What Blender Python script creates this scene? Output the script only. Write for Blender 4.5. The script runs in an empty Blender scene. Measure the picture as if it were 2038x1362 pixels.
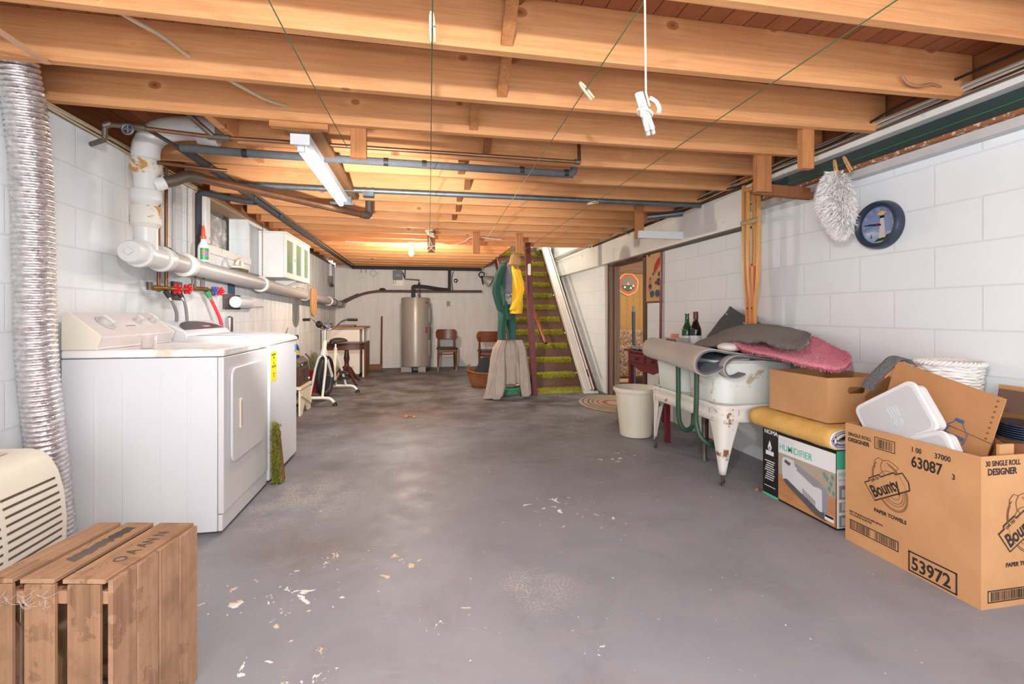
import bpy, math, random
from mathutils import Matrix, Vector, Euler, noise as mnoise
R = math.radians
rnd = random.Random(7)
SC = bpy.context.scene
COL = SC.collection
PI = math.pi
ROOTM = {}

# ---------------------------------------------------------------- mesh collector
class MB:
    def __init__(s, M=None):
        s.v = []; s.f = []; s.M = M
    def add(s, vs, fs, M=None):
        b = len(s.v)
        for p in vs:
            p = Vector(p)
            if M is not None: p = M @ p
            if s.M is not None: p = s.M @ p
            s.v.append(p)
        s.f += [tuple(i + b for i in f) for f in fs]
        return s
    def box(s, x0, x1, y0, y1, z0, z1, M=None):
        vs = [(x, y, z) for z in (z0, z1) for y in (y0, y1) for x in (x0, x1)]
        return s.add(vs, [(0, 2, 3, 1), (4, 5, 7, 6), (0, 1, 5, 4), (2, 6, 7, 3), (0, 4, 6, 2), (1, 3, 7, 5)], M)
    def cbox(s, c, d, M=None):
        return s.box(c[0] - d[0] / 2, c[0] + d[0] / 2, c[1] - d[1] / 2, c[1] + d[1] / 2, c[2] - d[2] / 2, c[2] + d[2] / 2, M)
    def beam(s, p, q, w, h, up=(0, 0, 1)):
        """a rectangular bar from p to q, w wide across and h along up"""
        p = Vector(p); q = Vector(q); d = (q - p); L = d.length; d.normalize()
        u = Vector(up); a = d.cross(u)
        if a.length < 1e-4: a = d.cross(Vector((1, 0, 0)))
        a.normalize(); u = a.cross(d).normalized()
        vs = []
        for t in (0, L):
            for sa, su in ((-1, -1), (1, -1), (1, 1), (-1, 1)):
                vs.append(p + d * t + a * (sa * w / 2) + u * (su * h / 2))
        return s.add(vs, [(0, 3, 2, 1), (4, 5, 6, 7), (0, 1, 5, 4), (1, 2, 6, 5), (2, 3, 7, 6), (3, 0, 4, 7)])
    def tube(s, pts, r, n=12, caps=True, closed=False):
        pts = [Vector(p) for p in pts]; m = len(pts)
        rr = r if isinstance(r, (list, tuple)) else [r] * m
        tang = []
        for i in range(m):
            a = pts[i - 1] if (i > 0 or closed) else pts[i]
            b = pts[(i + 1) % m] if (i < m - 1 or closed) else pts[i]
            t = (b - a)
            tang.append(t.normalized() if t.length > 1e-9 else Vector((0, 0, 1)))
        ref = Vector((0, 0, 1)) if abs(tang[0].z) < .9 else Vector((1, 0, 0))
        x = tang[0].cross(ref).normalized(); vs = []
        for i in range(m):
            t = tang[i]; x = (x - t * x.dot(t))
            if x.length < 1e-6: x = t.cross(ref)
            x.normalize(); y = t.cross(x)
            for k in range(n):
                a = 2 * PI * k / n
                vs.append(pts[i] + (x * math.cos(a) + y * math.sin(a)) * rr[i])
        fs = []
        for i in range(m if closed else m - 1):
            j = (i + 1) % m
            for k in range(n):
                k2 = (k + 1) % n
                fs.append((i * n + k, i * n + k2, j * n + k2, j * n + k))
        if caps and not closed:
            fs.append(tuple(range(n - 1, -1, -1))); fs.append(tuple((m - 1) * n + k for k in range(n)))
        return s.add(vs, fs)
    def cyl(s, p, q, r, r2=None, n=20):
        return s.tube([p, q], [r, r if r2 is None else r2], n)
    def lathe(s, prof, n=28, M=None, caps=True):
        vs = []; fs = []; m = len(prof)
        for r, z in prof:
            for k in range(n):
                a = 2 * PI * k / n; vs.append((r * math.cos(a), r * math.sin(a), z))
        for i in range(m - 1):
            for k in range(n):
                k2 = (k + 1) % n
                fs.append((i * n + k, i * n + k2, (i + 1) * n + k2, (i + 1) * n + k))
        if caps:
            if prof[0][0] > 1e-5: fs.append(tuple(range(n - 1, -1, -1)))
            if prof[-1][0] > 1e-5: fs.append(tuple((m - 1) * n + k for k in range(n)))
        return s.add(vs, fs, M)
    def prism(s, poly, h0, h1, M=None, plane='xy'):
        """extrude a 2-D polygon; plane 'xy' along z, 'yz' along x, 'xz' along y"""
        n = len(poly)
        def p3(a, b, h):
            return (a, b, h) if plane == 'xy' else ((h, a, b) if plane == 'yz' else (a, h, b))
        vs = [p3(a, b, h0) for a, b in poly] + [p3(a, b, h1) for a, b in poly]
        fs = [tuple(range(n - 1, -1, -1)), tuple(range(n, 2 * n))]
        fs += [(i, (i + 1) % n, n + (i + 1) % n, n + i) for i in range(n)]
        return s.add(vs, fs, M)
    def ball(s, c, r, nu=16, nv=10, M=None):
        rx, ry, rz = r if isinstance(r, (tuple, list)) else (r, r, r)
        vs = [(c[0], c[1], c[2] - rz)]; fs = []
        for i in range(1, nv):
            ph = -PI / 2 + PI * i / nv
            for k in range(nu):
                a = 2 * PI * k / nu
                vs.append((c[0] + rx * math.cos(ph) * math.cos(a), c[1] + ry * math.cos(ph) * math.sin(a), c[2] + rz * math.sin(ph)))
        vs.append((c[0], c[1], c[2] + rz)); t = len(vs) - 1
        for k in range(nu):
            k2 = (k + 1) % nu
            fs.append((0, 1 + k2, 1 + k)); fs.append((t, t - nu + k, t - nu + k2))
            for i in range(nv - 2):
                a = 1 + i * nu
                fs.append((a + k, a + k2, a + nu + k2, a + nu + k))
        return s.add(vs, fs, M)
    def sheet(s, fn, nu, nv, M=None, closeu=False):
        vs = [fn(i / nu, j / nv) for j in range(nv + 1) for i in range(nu + (0 if closeu else 1))]
        w = nu if closeu else nu + 1; fs = []
        for j in range(nv):
            for i in range(nu):
                i2 = (i + 1) % w
                fs.append((j * w + i, j * w + i2, (j + 1) * w + i2, (j + 1) * w + i))
        return s.add(vs, fs, M)
    def torus(s, c, r, t, M=None, n=28, m=10, axis='z'):
        pts = []
        for k in range(n):
            a = 2 * PI * k / n
            u, v = r * math.cos(a), r * math.sin(a)
            pts.append({'z': (c[0] + u, c[1] + v, c[2]), 'x': (c[0], c[1] + u, c[2] + v), 'y': (c[0] + u, c[1], c[2] + v)}[axis])
        if M is not None: pts = [M @ Vector(p) for p in pts]
        return s.tube(pts, t, m, closed=True)
    def build(s, name, mat, parent=None, bevel=0.0, seg=2, smooth=True, w=False, solid=0.0, sub=0, ang=38, solid_off=0.0):
        vs = s.v
        o = None; loc = Vector((0, 0, 0))
        if parent is None:
            xs = [p.x for p in vs]; ys = [p.y for p in vs]; zs = [p.z for p in vs]
            loc = Vector(((min(xs) + max(xs)) / 2, (min(ys) + max(ys)) / 2, min(zs)))
            vs = [p - loc for p in vs]
        elif w:
            I = ROOTM[parent.name].inverted()
            vs = [I @ p for p in vs]
        me = bpy.data.meshes.new(name)
        me.from_pydata([tuple(p) for p in vs], [], s.f); me.validate(); me.update()
        if smooth:
            for p in me.polygons: p.use_smooth = True
            me.set_sharp_from_angle(angle=R(ang))
        ms = mat if isinstance(mat, (list, tuple)) else [mat]
        for m in ms: me.materials.append(m)
        o = bpy.data.objects.new(name, me); COL.objects.link(o)
        if parent is None:
            o.location = loc; ROOTM[o.name] = Matrix.Translation(loc)
        else:
            o.parent = parent; ROOTM[o.name] = ROOTM[parent.name]
        if bevel:
            b = o.modifiers.new('Bevel', 'BEVEL'); b.width = bevel; b.segments = seg; b.limit_method = 'ANGLE'; b.angle_limit = R(40)
            b.harden_normals = False
        if solid:
            q = o.modifiers.new('Solid', 'SOLIDIFY'); q.thickness = solid; q.offset = solid_off
        if sub:
            q = o.modifiers.new('Sub', 'SUBSURF'); q.levels = sub; q.render_levels = sub
        return o

def tag(o, label, cat, group=None):
    o['label'] = label; o['category'] = cat
    if group: o['group'] = group
    return o
def structure(o, label=None):
    o['kind'] = 'structure'
    if label: o['label'] = label
    return o
def thing(name, label, cat, loc=(0, 0, 0), rz=0.0, group=None, rx=0.0, ry=0.0):
    o = bpy.data.objects.new(name, None); COL.objects.link(o)
    o.empty_display_size = .05
    o.location = loc; o.rotation_euler = (R(rx), R(ry), R(rz))
    ROOTM[o.name] = Matrix.Translation(Vector(loc)) @ Euler((R(rx), R(ry), R(rz))).to_matrix().to_4x4()
    return tag(o, label, cat, group)
def copy_tree(o, parent=None):
    c = o.copy(); COL.objects.link(c); c.parent = parent
    for ch in list(o.children): copy_tree(ch, c)
    return c
def label_part(o, t): o['label'] = t; return o
def arc(c, r, a0, a1, n, plane='xz'):
    out = []
    for i in range(n + 1):
        a = R(a0 + (a1 - a0) * i / n); u, v = r * math.cos(a), r * math.sin(a)
        out.append({'xz': (c[0] + u, c[1], c[2] + v), 'yz': (c[0], c[1] + u, c[2] + v), 'xy': (c[0] + u, c[1] + v, c[2])}[plane])
    return out
def smooth_path(pts, n=8):
    """Catmull-Rom through pts"""
    P = [Vector(p) for p in pts]; out = []
    for i in range(len(P) - 1):
        a = P[max(i - 1, 0)]; b = P[i]; c = P[i + 1]; d = P[min(i + 2, len(P) - 1)]
        for k in range(n):
            t = k / n
            out.append(.5 * ((2 * b) + (c - a) * t + (2 * a - 5 * b + 4 * c - d) * t * t + (3 * b - a - 3 * c + d) * t ** 3))
    out.append(P[-1]); return out
def rrect(x0, x1, y0, y1, r, n=5):
    pts = []
    for cx, cy, a in ((x1 - r, y1 - r, 0), (x0 + r, y1 - r, 90), (x0 + r, y0 + r, 180), (x1 - r, y0 + r, 270)):
        for i in range(n + 1):
            t = R(a + 90 * i / n); pts.append((cx + r * math.cos(t), cy + r * math.sin(t)))
    return pts
def nz(p, s=1.0): return mnoise.noise(Vector(p) * s)

# ---------------------------------------------------------------- materials
def lin(c):
    out = []
    for x in c:
        x = x / 255.0
        out.append(x / 12.92 if x <= .04045 else ((x + .055) / 1.055) ** 2.4)
    return (out[0], out[1], out[2], 1.0)
class NT:
    """small node helper"""
    def __init__(s, name):
        s.m = bpy.data.materials.new(name); s.m.use_nodes = True
        s.t = s.m.node_tree; s.b = s.t.nodes['Principled BSDF']; s.tc = None
    def n(s, ty, **kw):
        x = s.t.nodes.new(ty)
        for k, v in kw.items(): setattr(x, k, v)
        return x
    def l(s, a, b): s.t.links.new(a, b)
    def coord(s, scale=(1, 1, 1), rand=False, kind='Object', rot=(0, 0, 0)):
        tc = s.n('ShaderNodeTexCoord'); mp = s.n('ShaderNodeMapping')
        mp.inputs['Scale'].default_value = scale; mp.inputs['Rotation'].default_value = rot
        s.l(tc.outputs[kind], mp.inputs['Vector'])
        if rand:
            oi = s.n('ShaderNodeObjectInfo'); mu = s.n('ShaderNodeMath', operation='MULTIPLY'); mu.inputs[1].default_value = 37.0
            cb = s.n('ShaderNodeCombineXYZ'); s.l(oi.outputs['Random'], mu.inputs[0])
            for i in range(3): s.l(mu.outputs[0], cb.inputs[i])
            s.l(cb.outputs[0], mp.inputs['Location'])
        return mp.outputs[0]
    def noise(s, vec, scale=5, detail=4, rough=.55, dist=0.0):
        x = s.n('ShaderNodeTexNoise'); x.inputs['Scale'].default_value = scale; x.inputs['Detail'].default_value = detail
        x.inputs['Roughness'].default_value = rough; x.inputs['Distortion'].default_value = dist
        s.l(vec, x.inputs['Vector']); return x.outputs['Fac']
    def ramp(s, fac, stops):
        x = s.n('ShaderNodeValToRGB'); cr = x.color_ramp
        while len(cr.elements) < len(stops): cr.elements.new(.5)
        for e, (p, c) in zip(cr.elements, stops):
            e.position = p; e.color = c if len(c) == 4 else (c[0], c[1], c[2], 1)
        s.l(fac, x.inputs[0]); return x.outputs[0]
    def bw(s, fac, a, b): return s.ramp(fac, [(a, (0, 0, 0, 1)), (b, (1, 1, 1, 1))])
    def mix(s, fac, a, b, mode='MIX'):
        x = s.n('ShaderNodeMix', data_type='RGBA', blend_type=mode)
        for i, v in ((0, fac), (6, a), (7, b)):
            if hasattr(v, 'links') or hasattr(v, 'is_output'): s.l(v, x.inputs[i])
            else: x.inputs[i].default_value = v
        return x.outputs[2]
    def math(s, op, a, b=0.0):
        x = s.n('ShaderNodeMath', operation=op)
        for i, v in ((0, a), (1, b)):
            if hasattr(v, 'is_output'): s.l(v, x.inputs[i])
            else: x.inputs[i].default_value = v
        return x.outputs[0]
    def color(s, v):
        if hasattr(v, 'is_output'): s.l(v, s.b.inputs['Base Color'])
        else: s.b.inputs['Base Color'].default_value = v
    def set(s, **kw):
        for k, v in kw.items():
            i = s.b.inputs[k]
            if hasattr(v, 'is_output'): s.l(v, i)
            else: i.default_value = v
    def bump(s, h, strength=.3, dist=.01):
        x = s.n('ShaderNodeBump'); x.inputs['Strength'].default_value = strength; x.inputs['Distance'].default_value = dist
        s.l(h, x.inputs['Height']); s.l(x.outputs[0], s.b.inputs['Normal'])
def plain(name, c, rough=.5, metal=0.0, var=.06, scale=9, bump=0.0, bscale=60, c2=None, spec=None, coat=0):
    k = NT(name); v = k.coord()
    a = lin(c)
    if c2 is not None: b = lin(c2)
    else: b = tuple(max(0, x * (1 - 2.2 * var)) for x in a[:3]) + (1,)
    f = k.noise(v, scale, 5)
    k.color(k.mix(k.bw(f, .32, .68), b, a)); k.set(Roughness=rough, Metallic=metal)
    if spec is not None: k.b.inputs['Specular IOR Level'].default_value = spec
    if coat: k.b.inputs['Coat Weight'].default_value = coat
    if bump: k.bump(k.noise(v, bscale, 3), bump, .004)
    return k.m
def worn(name, c, spots, amount=.6, scale=7, rough=.5, metal=0.0, bump=.1):
    """paint with worn or rusty spots of their own shape; amount = noise level above which the spot shows"""
    k = NT(name); v = k.coord()
    f = k.noise(v, scale, 8, .65); g = k.noise(v, 3, 3)
    base = k.mix(k.bw(g, .3, .7), tuple(x * .9 for x in lin(c)[:3]) + (1,), lin(c))
    m = k.bw(f, amount, amount + .05)
    k.color(k.mix(m, base, lin(spots))); k.set(Roughness=rough, Metallic=metal)
    if bump: k.bump(f, bump, .003)
    return k.m
def wood(name, c1, c2, dark, axis='x', scale=1.0, rough=.6, knots=True, rings=1.0, bump=.15, stain=0.0, grain=.35, spec=.3):
    k = NT(name)
    st = {'x': (.9, 14, 14), 'y': (14, .9, 14), 'z': (14, 14, .9)}[axis]
    v = k.coord(tuple(scale * q for q in st), rand=True)
    f = k.noise(v, 1.6, 6, .6, 1.2 * rings); g = k.noise(v, 7, 4, .7)
    col = k.mix(k.bw(f, .3, .72), lin(c2), lin(c1))
    col = k.mix(k.math('MULTIPLY', k.bw(g, .45, .75), grain), col, lin(dark))
    vb = k.coord((.8, .8, .8), rand=True)
    col = k.mix(k.math('MULTIPLY', k.bw(k.noise(vb, 2.2, 2), .5, .75), .28), col, lin(dark))
    if knots:
        st2 = {'x': (3.0, 4.4, 4.4), 'y': (4.4, 3.0, 4.4), 'z': (4.4, 4.4, 3.0)}[axis]
        vk = k.coord(tuple(scale * q for q in st2), rand=True)
        vo = k.n('ShaderNodeTexVoronoi'); vo.inputs['Scale'].default_value = 1.0; vo.inputs['Randomness'].default_value = 1
        k.l(vk, vo.inputs['Vector'])
        halo = k.math('SUBTRACT', 1.0, k.bw(vo.outputs['Distance'], .08, .20))
        col = k.mix(k.math('MULTIPLY', halo, .35), col, lin(tuple(min(255, q * 1.1) for q in c1)))
        km = k.math('SUBTRACT', 1.0, k.bw(vo.outputs['Distance'], .075, .095))
        col = k.mix(k.math('MULTIPLY', km, .7), col, lin((dark[0] * .92, dark[1] * .72, dark[2] * .62)))
        kc = k.math('SUBTRACT', 1.0, k.bw(vo.outputs['Distance'], .025, .05))
        col = k.mix(k.math('MULTIPLY', kc, .6), col, lin(tuple(q * .5 for q in dark)))
    st3 = {'x': (.7, 46, 46), 'y': (46, .7, 46), 'z': (46, 46, .7)}[axis]
    fine = k.noise(k.coord(tuple(scale * q for q in st3), rand=True), 1.3, 4, .6, .8)
    col = k.mix(k.math('MULTIPLY', k.bw(fine, .46, .70), grain * .8), col, lin(tuple(q * .82 for q in dark)))
    if stain:
        sn = k.noise(k.coord((3.2, 3.2, 3.2), rand=True), 2.0, 8, .68)
        col = k.mix(k.math('MULTIPLY', k.bw(sn, .50, .66), stain), col, lin(tuple(q * .62 for q in dark)))
        col = k.mix(k.math('MULTIPLY', k.bw(sn, .44, .30), stain * .5), col, lin(tuple(min(255, q * 1.12) for q in c1)))
    k.color(col); k.set(Roughness=rough); k.b.inputs['Specular IOR Level'].default_value = spec
    if bump: k.bump(g, bump, .002)
    return k.m
def carpet(name, c, c2, scale=220, bump=.9, dist=.006):
    k = NT(name); v = k.coord()
    f = k.noise(v, scale, 3, .7); g = k.noise(v, 6, 3)
    col = k.mix(k.bw(f, .35, .65), lin(c2), lin(c)); col = k.mix(k.math('MULTIPLY', k.bw(g, .4, .7), .25), col, lin(c2))
    k.color(col); k.set(Roughness=.95); k.b.inputs['Specular IOR Level'].default_value = .1
    k.b.inputs['Sheen Weight'].default_value = .2
    k.bump(f, bump, dist); return k.m
def glow(name, c, strength):
    k = NT(name); k.color(lin(c)); k.b.inputs['Emission Color'].default_value = lin(c); k.b.inputs['Emission Strength'].default_value = strength
    return k.m
def clear(name, c, rough=.15, trans=1.0, ior=1.45, alpha=1.0):
    k = NT(name); k.color(lin(c)); k.set(Roughness=rough, IOR=ior, Alpha=alpha); k.b.inputs['Transmission Weight'].default_value = trans
    return k.m

def text(parent, body, loc, u, v, size, mat, name='lettering', align='LEFT', bold=0.0, sx=1.0, shear=0.0, ext=.0004, w=False, space=1.0):
    cu = bpy.data.curves.new(name, 'FONT'); cu.body = body; cu.size = size; cu.align_x = align; cu.extrude = ext; cu.offset = bold * size
    cu.shear = shear; cu.space_character = space; cu.resolution_u = 3
    tmp = bpy.data.objects.new('tmp_text', cu); COL.objects.link(tmp)
    dg = bpy.context.evaluated_depsgraph_get(); dg.update()
    me = bpy.data.meshes.new_from_object(tmp.evaluated_get(dg))
    bpy.data.objects.remove(tmp); bpy.data.curves.remove(cu)
    me.materials.clear(); me.materials.append(mat); me.name = name
    o = bpy.data.objects.new(name, me); COL.objects.link(o)
    u = Vector(u).normalized(); n = u.cross(Vector(v)).normalized(); v2 = n.cross(u)
    M = Matrix((u * sx, v2, n)).transposed().to_4x4(); M.translation = Vector(loc)
    if parent is not None:
        if w: M = ROOTM[parent.name].inverted() @ M
        o.parent = parent
    o.matrix_local = M
    return o
EXPOSURE = 1.0
WORLD = 2.1
TUBE = 1.6
BULB = 22.0
LAMPS = [
 ('flash', 'POINT', (-.04, .15, 1.83), 54, (.95, .98, 1.0), .03),
 ('flash_low', 'POINT', (.1, -.35, 1.15), 18, (.95, .98, 1.0), .06),
 ('added_fill_spot', 'SPOT', (-.30, 1.9, 1.32), 190, (1.0, .97, .93), .04, (1.60, 0, 0), 1.5),  # added fill lamp, unseen inside the room, brightens the far end
 ('bulb_light', 'POINT', (-.145, 6.6, 1.84), 58, (1, .84, .66), .03),
 ('tube_light', 'AREA', (-.622, 3.27, 1.928), 7, (1, .97, .93), .06, (0, 0, 0), 1.2),
 ('stair_light', 'POINT', (1.9, 8.3, 3.9), 50, (1, .95, .85), .1),
 ('den_light', 'POINT', (4.2, 6.6, 1.9), 30, (1, .9, .75), .1),
]
# ================================================================ CAMERA
F_PX, VPX, HOR, CAM_H = 940.0, 840.0, 626.0, 1.09
cam = bpy.data.cameras.new('camera'); camo = bpy.data.objects.new('camera', cam); COL.objects.link(camo)
cam.sensor_width = 36.0; cam.lens = 36.0 * F_PX / 2038.0; cam.shift_y = (HOR - 681.0) / 2038.0; cam.clip_start = .02
yaw = math.atan((1019 - VPX) / F_PX)
camo.location = (0, 0, CAM_H); camo.rotation_euler = (R(90), 0, -yaw)
SC.camera = camo
SC.view_settings.view_transform = 'Standard'; SC.view_settings.look = 'None'; SC.view_settings.gamma = 1.0
SC.view_settings.use_curve_mapping = False
SC.view_settings.exposure = EXPOSURE

# ================================================================ SETTING
XL, XR, YB, YF = -1.70, 2.49, 9.90, -1.6          # left / right / back walls, open side behind the camera
WT = 2.032                                        # top of the block work
JB, JH, JW = 2.07, 0.19, 0.038                    # joist underside, depth, thickness

def block_mat(name, ua, off=(0.0, 0.0), base=(225, 230, 233), joint=(202, 206, 210), dirt=None, dirt_amt=.0):
    k = NT(name)
    tc = k.n('ShaderNodeTexCoord'); geo = k.n('ShaderNodeNewGeometry'); sp = k.n('ShaderNodeSeparateXYZ'); k.l(geo.outputs['Position'], sp.inputs[0])
    cb = k.n('ShaderNodeCombineXYZ'); k.l(k.math('ADD', sp.outputs[ua], off[0]), cb.inputs[0]); k.l(k.math('ADD', sp.outputs['Z'], off[1]), cb.inputs[1])
    br = k.n('ShaderNodeTexBrick'); br.offset = .5; br.squash = 1
    br.inputs['Scale'].default_value = 1.0; br.inputs['Brick Width'].default_value = .4064; br.inputs['Row Height'].default_value = .2032
    br.inputs['Mortar Size'].default_value = .0045; br.inputs['Mortar Smooth'].default_value = .35; br.inputs['Bias'].default_value = 0
    k.l(cb.outputs[0], br.inputs['Vector'])
    ns = k.noise(geo.outputs['Position'], 90, 4, .6); nb = k.noise(geo.outputs['Position'], 1.7, 4, .55)
    b = lin(base)
    col = k.mix(k.bw(nb, .35, .7), b, tuple(x * .93 for x in b[:3]) + (1,))
    if dirt is not None:
        mrd = k.n('ShaderNodeMapRange'); mrd.inputs[1].default_value = 3.6; mrd.inputs[2].default_value = 7.0; mrd.inputs[3].default_value = .3; mrd.inputs[4].default_value = 1.6
        spd = k.n('ShaderNodeSeparateXYZ'); k.l(geo.outputs['Position'], spd.inputs[0]); k.l(spd.outputs['Y'], mrd.inputs[0])
        mp = k.n('ShaderNodeMapping'); mp.inputs['Scale'].default_value = (5, 5, .7); k.l(geo.outputs['Position'], mp.inputs['Vector'])
        st = k.noise(mp.outputs[0], 2.2, 7, .65)
        col = k.mix(k.math('MULTIPLY', k.math('MULTIPLY', k.bw(st, .40, .75), dirt_amt), mrd.outputs[0]), col, lin(dirt))
    col = k.mix(k.math('MULTIPLY', br.outputs['Fac'], .55), col, lin(joint))
    k.color(col); k.set(Roughness=.62); k.b.inputs['Specular IOR Level'].default_value = .35
    h = k.math('ADD', k.math('MULTIPLY', k.math('SUBTRACT', 1.0, br.outputs['Fac']), 1.0), k.math('MULTIPLY', ns, .22))
    k.bump(h, .45, .004)
    return k.m
m_wl = block_mat('left_block_paint', 'Y', (.12, 0), dirt=(158, 144, 134), dirt_amt=.42)
m_wr = block_mat('right_block_paint', 'Y', (.33, 0))
m_wb = block_mat('back_block_paint', 'X', (.1, 0), base=(222, 218, 214), dirt=(186, 170, 156), dirt_amt=.22)
m_plaster = plain('plaster_white', (228, 224, 214), .7, var=.04, scale=2)

# floor paint: grey enamel, chipped to a pale undercoat, darker and browner towards the back, rust at the drain
def floor_mat():
    k = NT('floor_enamel'); geo = k.n('ShaderNodeNewGeometry'); P = geo.outputs['Position']
    a = k.noise(P, .9, 6, .6); b = k.noise(P, 6, 8, .65); c = k.noise(P, 60, 3); d = k.noise(P, 2.6, 9, .68, .6)
    col = k.mix(k.bw(a, .35, .65), lin((138, 140, 148)), lin((153, 154, 161)))
    col = k.mix(k.math('MULTIPLY', k.bw(b, .48, .7), .32), col, lin((164, 152, 150)))
    col = k.mix(k.math('MULTIPLY', k.bw(d, .50, .66), .38), col, lin((122, 118, 122)))
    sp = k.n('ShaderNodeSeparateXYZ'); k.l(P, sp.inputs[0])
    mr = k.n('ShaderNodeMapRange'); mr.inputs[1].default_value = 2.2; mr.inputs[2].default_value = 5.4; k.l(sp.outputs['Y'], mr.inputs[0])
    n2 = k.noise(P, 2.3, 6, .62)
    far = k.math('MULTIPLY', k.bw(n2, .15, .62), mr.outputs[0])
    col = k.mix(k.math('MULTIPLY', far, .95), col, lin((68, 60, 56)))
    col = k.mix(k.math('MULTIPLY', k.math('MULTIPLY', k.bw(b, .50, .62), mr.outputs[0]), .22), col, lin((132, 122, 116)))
    def near(cx, cy, r0, r1, ax=1.0):
        s_ = k.n('ShaderNodeMapping'); s_.inputs['Scale'].default_value = (ax, 1, 1); k.l(P, s_.inputs['Vector'])
        d = k.n('ShaderNodeVectorMath', operation='DISTANCE'); k.l(s_.outputs[0], d.inputs[0]); d.inputs[1].default_value = (cx * ax, cy, 0)
        m = k.n('ShaderNodeMapRange'); m.inputs[1].default_value = r0; m.inputs[2].default_value = r1; m.inputs[3].default_value = 1; m.inputs[4].default_value = 0
        k.l(d.outputs['Value'], m.inputs[0]); return m.outputs[0]
    # brown damp stain and pale scuffed zone by the machines
    col = k.mix(k.math('MULTIPLY', k.math('MULTIPLY', near(-.51, 2.37, .1, .45), k.bw(d, .35, .6)), .55), col, lin((128, 112, 102)))
    sc = k.noise(P, 110, 6, .8)
    col = k.mix(k.math('MULTIPLY', k.math('MULTIPLY', k.math('MAXIMUM', near(-.72, 3.0, .05, .6), near(.44, 1.83, .04, .20, 1.0)), k.bw(sc, .50, .56)), k.bw(b, .40, .55)), col, lin((204, 198, 184)))
    mp = k.n('ShaderNodeMapping'); mp.inputs['Rotation'].default_value = (0, 0, .7); mp.inputs['Scale'].default_value = (1.2, 8, 1); k.l(P, mp.inputs['Vector'])
    s = k.noise(mp.outputs[0], 3.2, 9, .72, .5)
    col = k.mix(k.math('MULTIPLY', k.bw(s, .58, .74), .18), col, lin((192, 186, 182)))
    # chips down to the pale undercoat
    chip = k.noise(P, 15, 7, .62, .5)
    zone = None
    for args in ((-.48, 1.96, .02, .32), (-.44, 2.20, .0, .2), (-.11, 2.15, .0, .2), (.11, 1.66, .0, .14), (.71, 2.60, .0, .32), (1.0, 2.40, .0, .16), (-.45, 1.54, .0, .28), (.58, 1.51, .0, .12), (1.47, 3.39, .0, .3), (-.75, 1.98, 0, .22)):
        z_ = near(*args); zone = z_ if zone is None else k.math('MAXIMUM', zone, z_)
    thr = k.math('ADD', chip, k.math('MULTIPLY', zone, .125))
    cm = k.bw(thr, .700, .706)
    cc = k.mix(k.bw(k.noise(P, 4, 2), .44, .52), lin((226, 202, 168)), lin((244, 242, 240)))
    col = k.mix(cm, col, cc)
    chip2 = k.bw(k.math('ADD', k.noise(P, 44, 3, .5), k.math('MULTIPLY', zone, .05)), .735, .742)
    col = k.mix(k.math('MULTIPLY', chip2, .85), col, lin((232, 230, 228)))
    spk = k.bw(k.noise(P, 85, 2, .5), .76, .78)
    col = k.mix(k.math('MULTIPLY', spk, .5), col, lin((70, 66, 66)))
    # drain rust
    dr = k.math('MULTIPLY', near(-.12, 5.14, .05, .85), k.bw(k.noise(P, 4, 6, .6), .3, .7))
    col = k.mix(k.math('MULTIPLY', dr, .55), col, lin((134, 92, 72)))
    k.color(col)
    k.set(Roughness=k.ramp(b, [(.3, (.42, .42, .42)), (.7, (.62, .62, .62))]))
    k.b.inputs['Specular IOR Level'].default_value = .28
    h = k.math('ADD', k.math('MULTIPLY', c, .15), k.math('MULTIPLY', cm, -.5))
    k.bump(h, .25, .004)
    return k.m
m_floor = floor_mat()
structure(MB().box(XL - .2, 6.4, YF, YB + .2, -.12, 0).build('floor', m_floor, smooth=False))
structure(MB().box(XL - .2, XL, YF, 4.22, 0, WT).box(XL - .2, XL, 5.10, YB + .2, 0, WT).box(XL - .2, XL, 4.22, 5.10, 0, 1.645).build('wall_left', m_wl, smooth=False))
structure(MB().box(XL, 6.4, YB, YB + .2, 0, 4.6).build('wall_back', m_wb, smooth=False))
DY0, DY1, DZ = 4.99, 6.0, 1.755      # doorway in the right wall (clear opening)
structure(MB().box(XR, XR + .12, YF, DY0, 0, 2.26).box(XR, XR + .12, DY1, YB, 0, 4.6).box(XR, XR + .12, DY0, DY1, DZ, 2.26).build('wall_right', m_wr, smooth=False))
# subfloor seen between the joists: boards running lengthwise
def board_mat(name, ax, wdt, c1, c2, dk, seam=.012):
    k = NT(name); geo = k.n('ShaderNodeNewGeometry'); sp = k.n('ShaderNodeSeparateXYZ'); k.l(geo.outputs['Position'], sp.inputs[0])
    u = k.math('DIVIDE', sp.outputs[ax], wdt); fr = k.math('FRACT', u); fl = k.math('FLOOR', u)
    wn = k.n('ShaderNodeTexWhiteNoise', noise_dimensions='1D'); k.l(fl, wn.inputs['W'])
    mp = k.n('ShaderNodeMapping'); mp.inputs['Scale'].default_value = (9, .8, 9) if ax == 'X' else (.8, 9, 9) if ax == 'Y' else (9, 9, .8)
    k.l(geo.outputs['Position'], mp.inputs['Vector'])
    g = k.noise(mp.outputs[0], 2.5, 6, .65)
    col = k.mix(k.bw(g, .35, .7), lin(c1), lin(c2)); col = k.mix(k.math('MULTIPLY', wn.outputs['Value'], .45), col, lin(dk))
    e = k.math('LESS_THAN', fr, seam * 2 / 1.0 * .5 / wdt * .1)
    col = k.mix(k.math('MULTIPLY', e, .85), col, lin((40, 22, 14))); k.color(col); k.set(Roughness=.7)
    return k.m
m_sub = board_mat('subfloor_boards', 'X', .098, (176, 112, 72), (158, 94, 58), (128, 70, 44), seam=.05)
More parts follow.
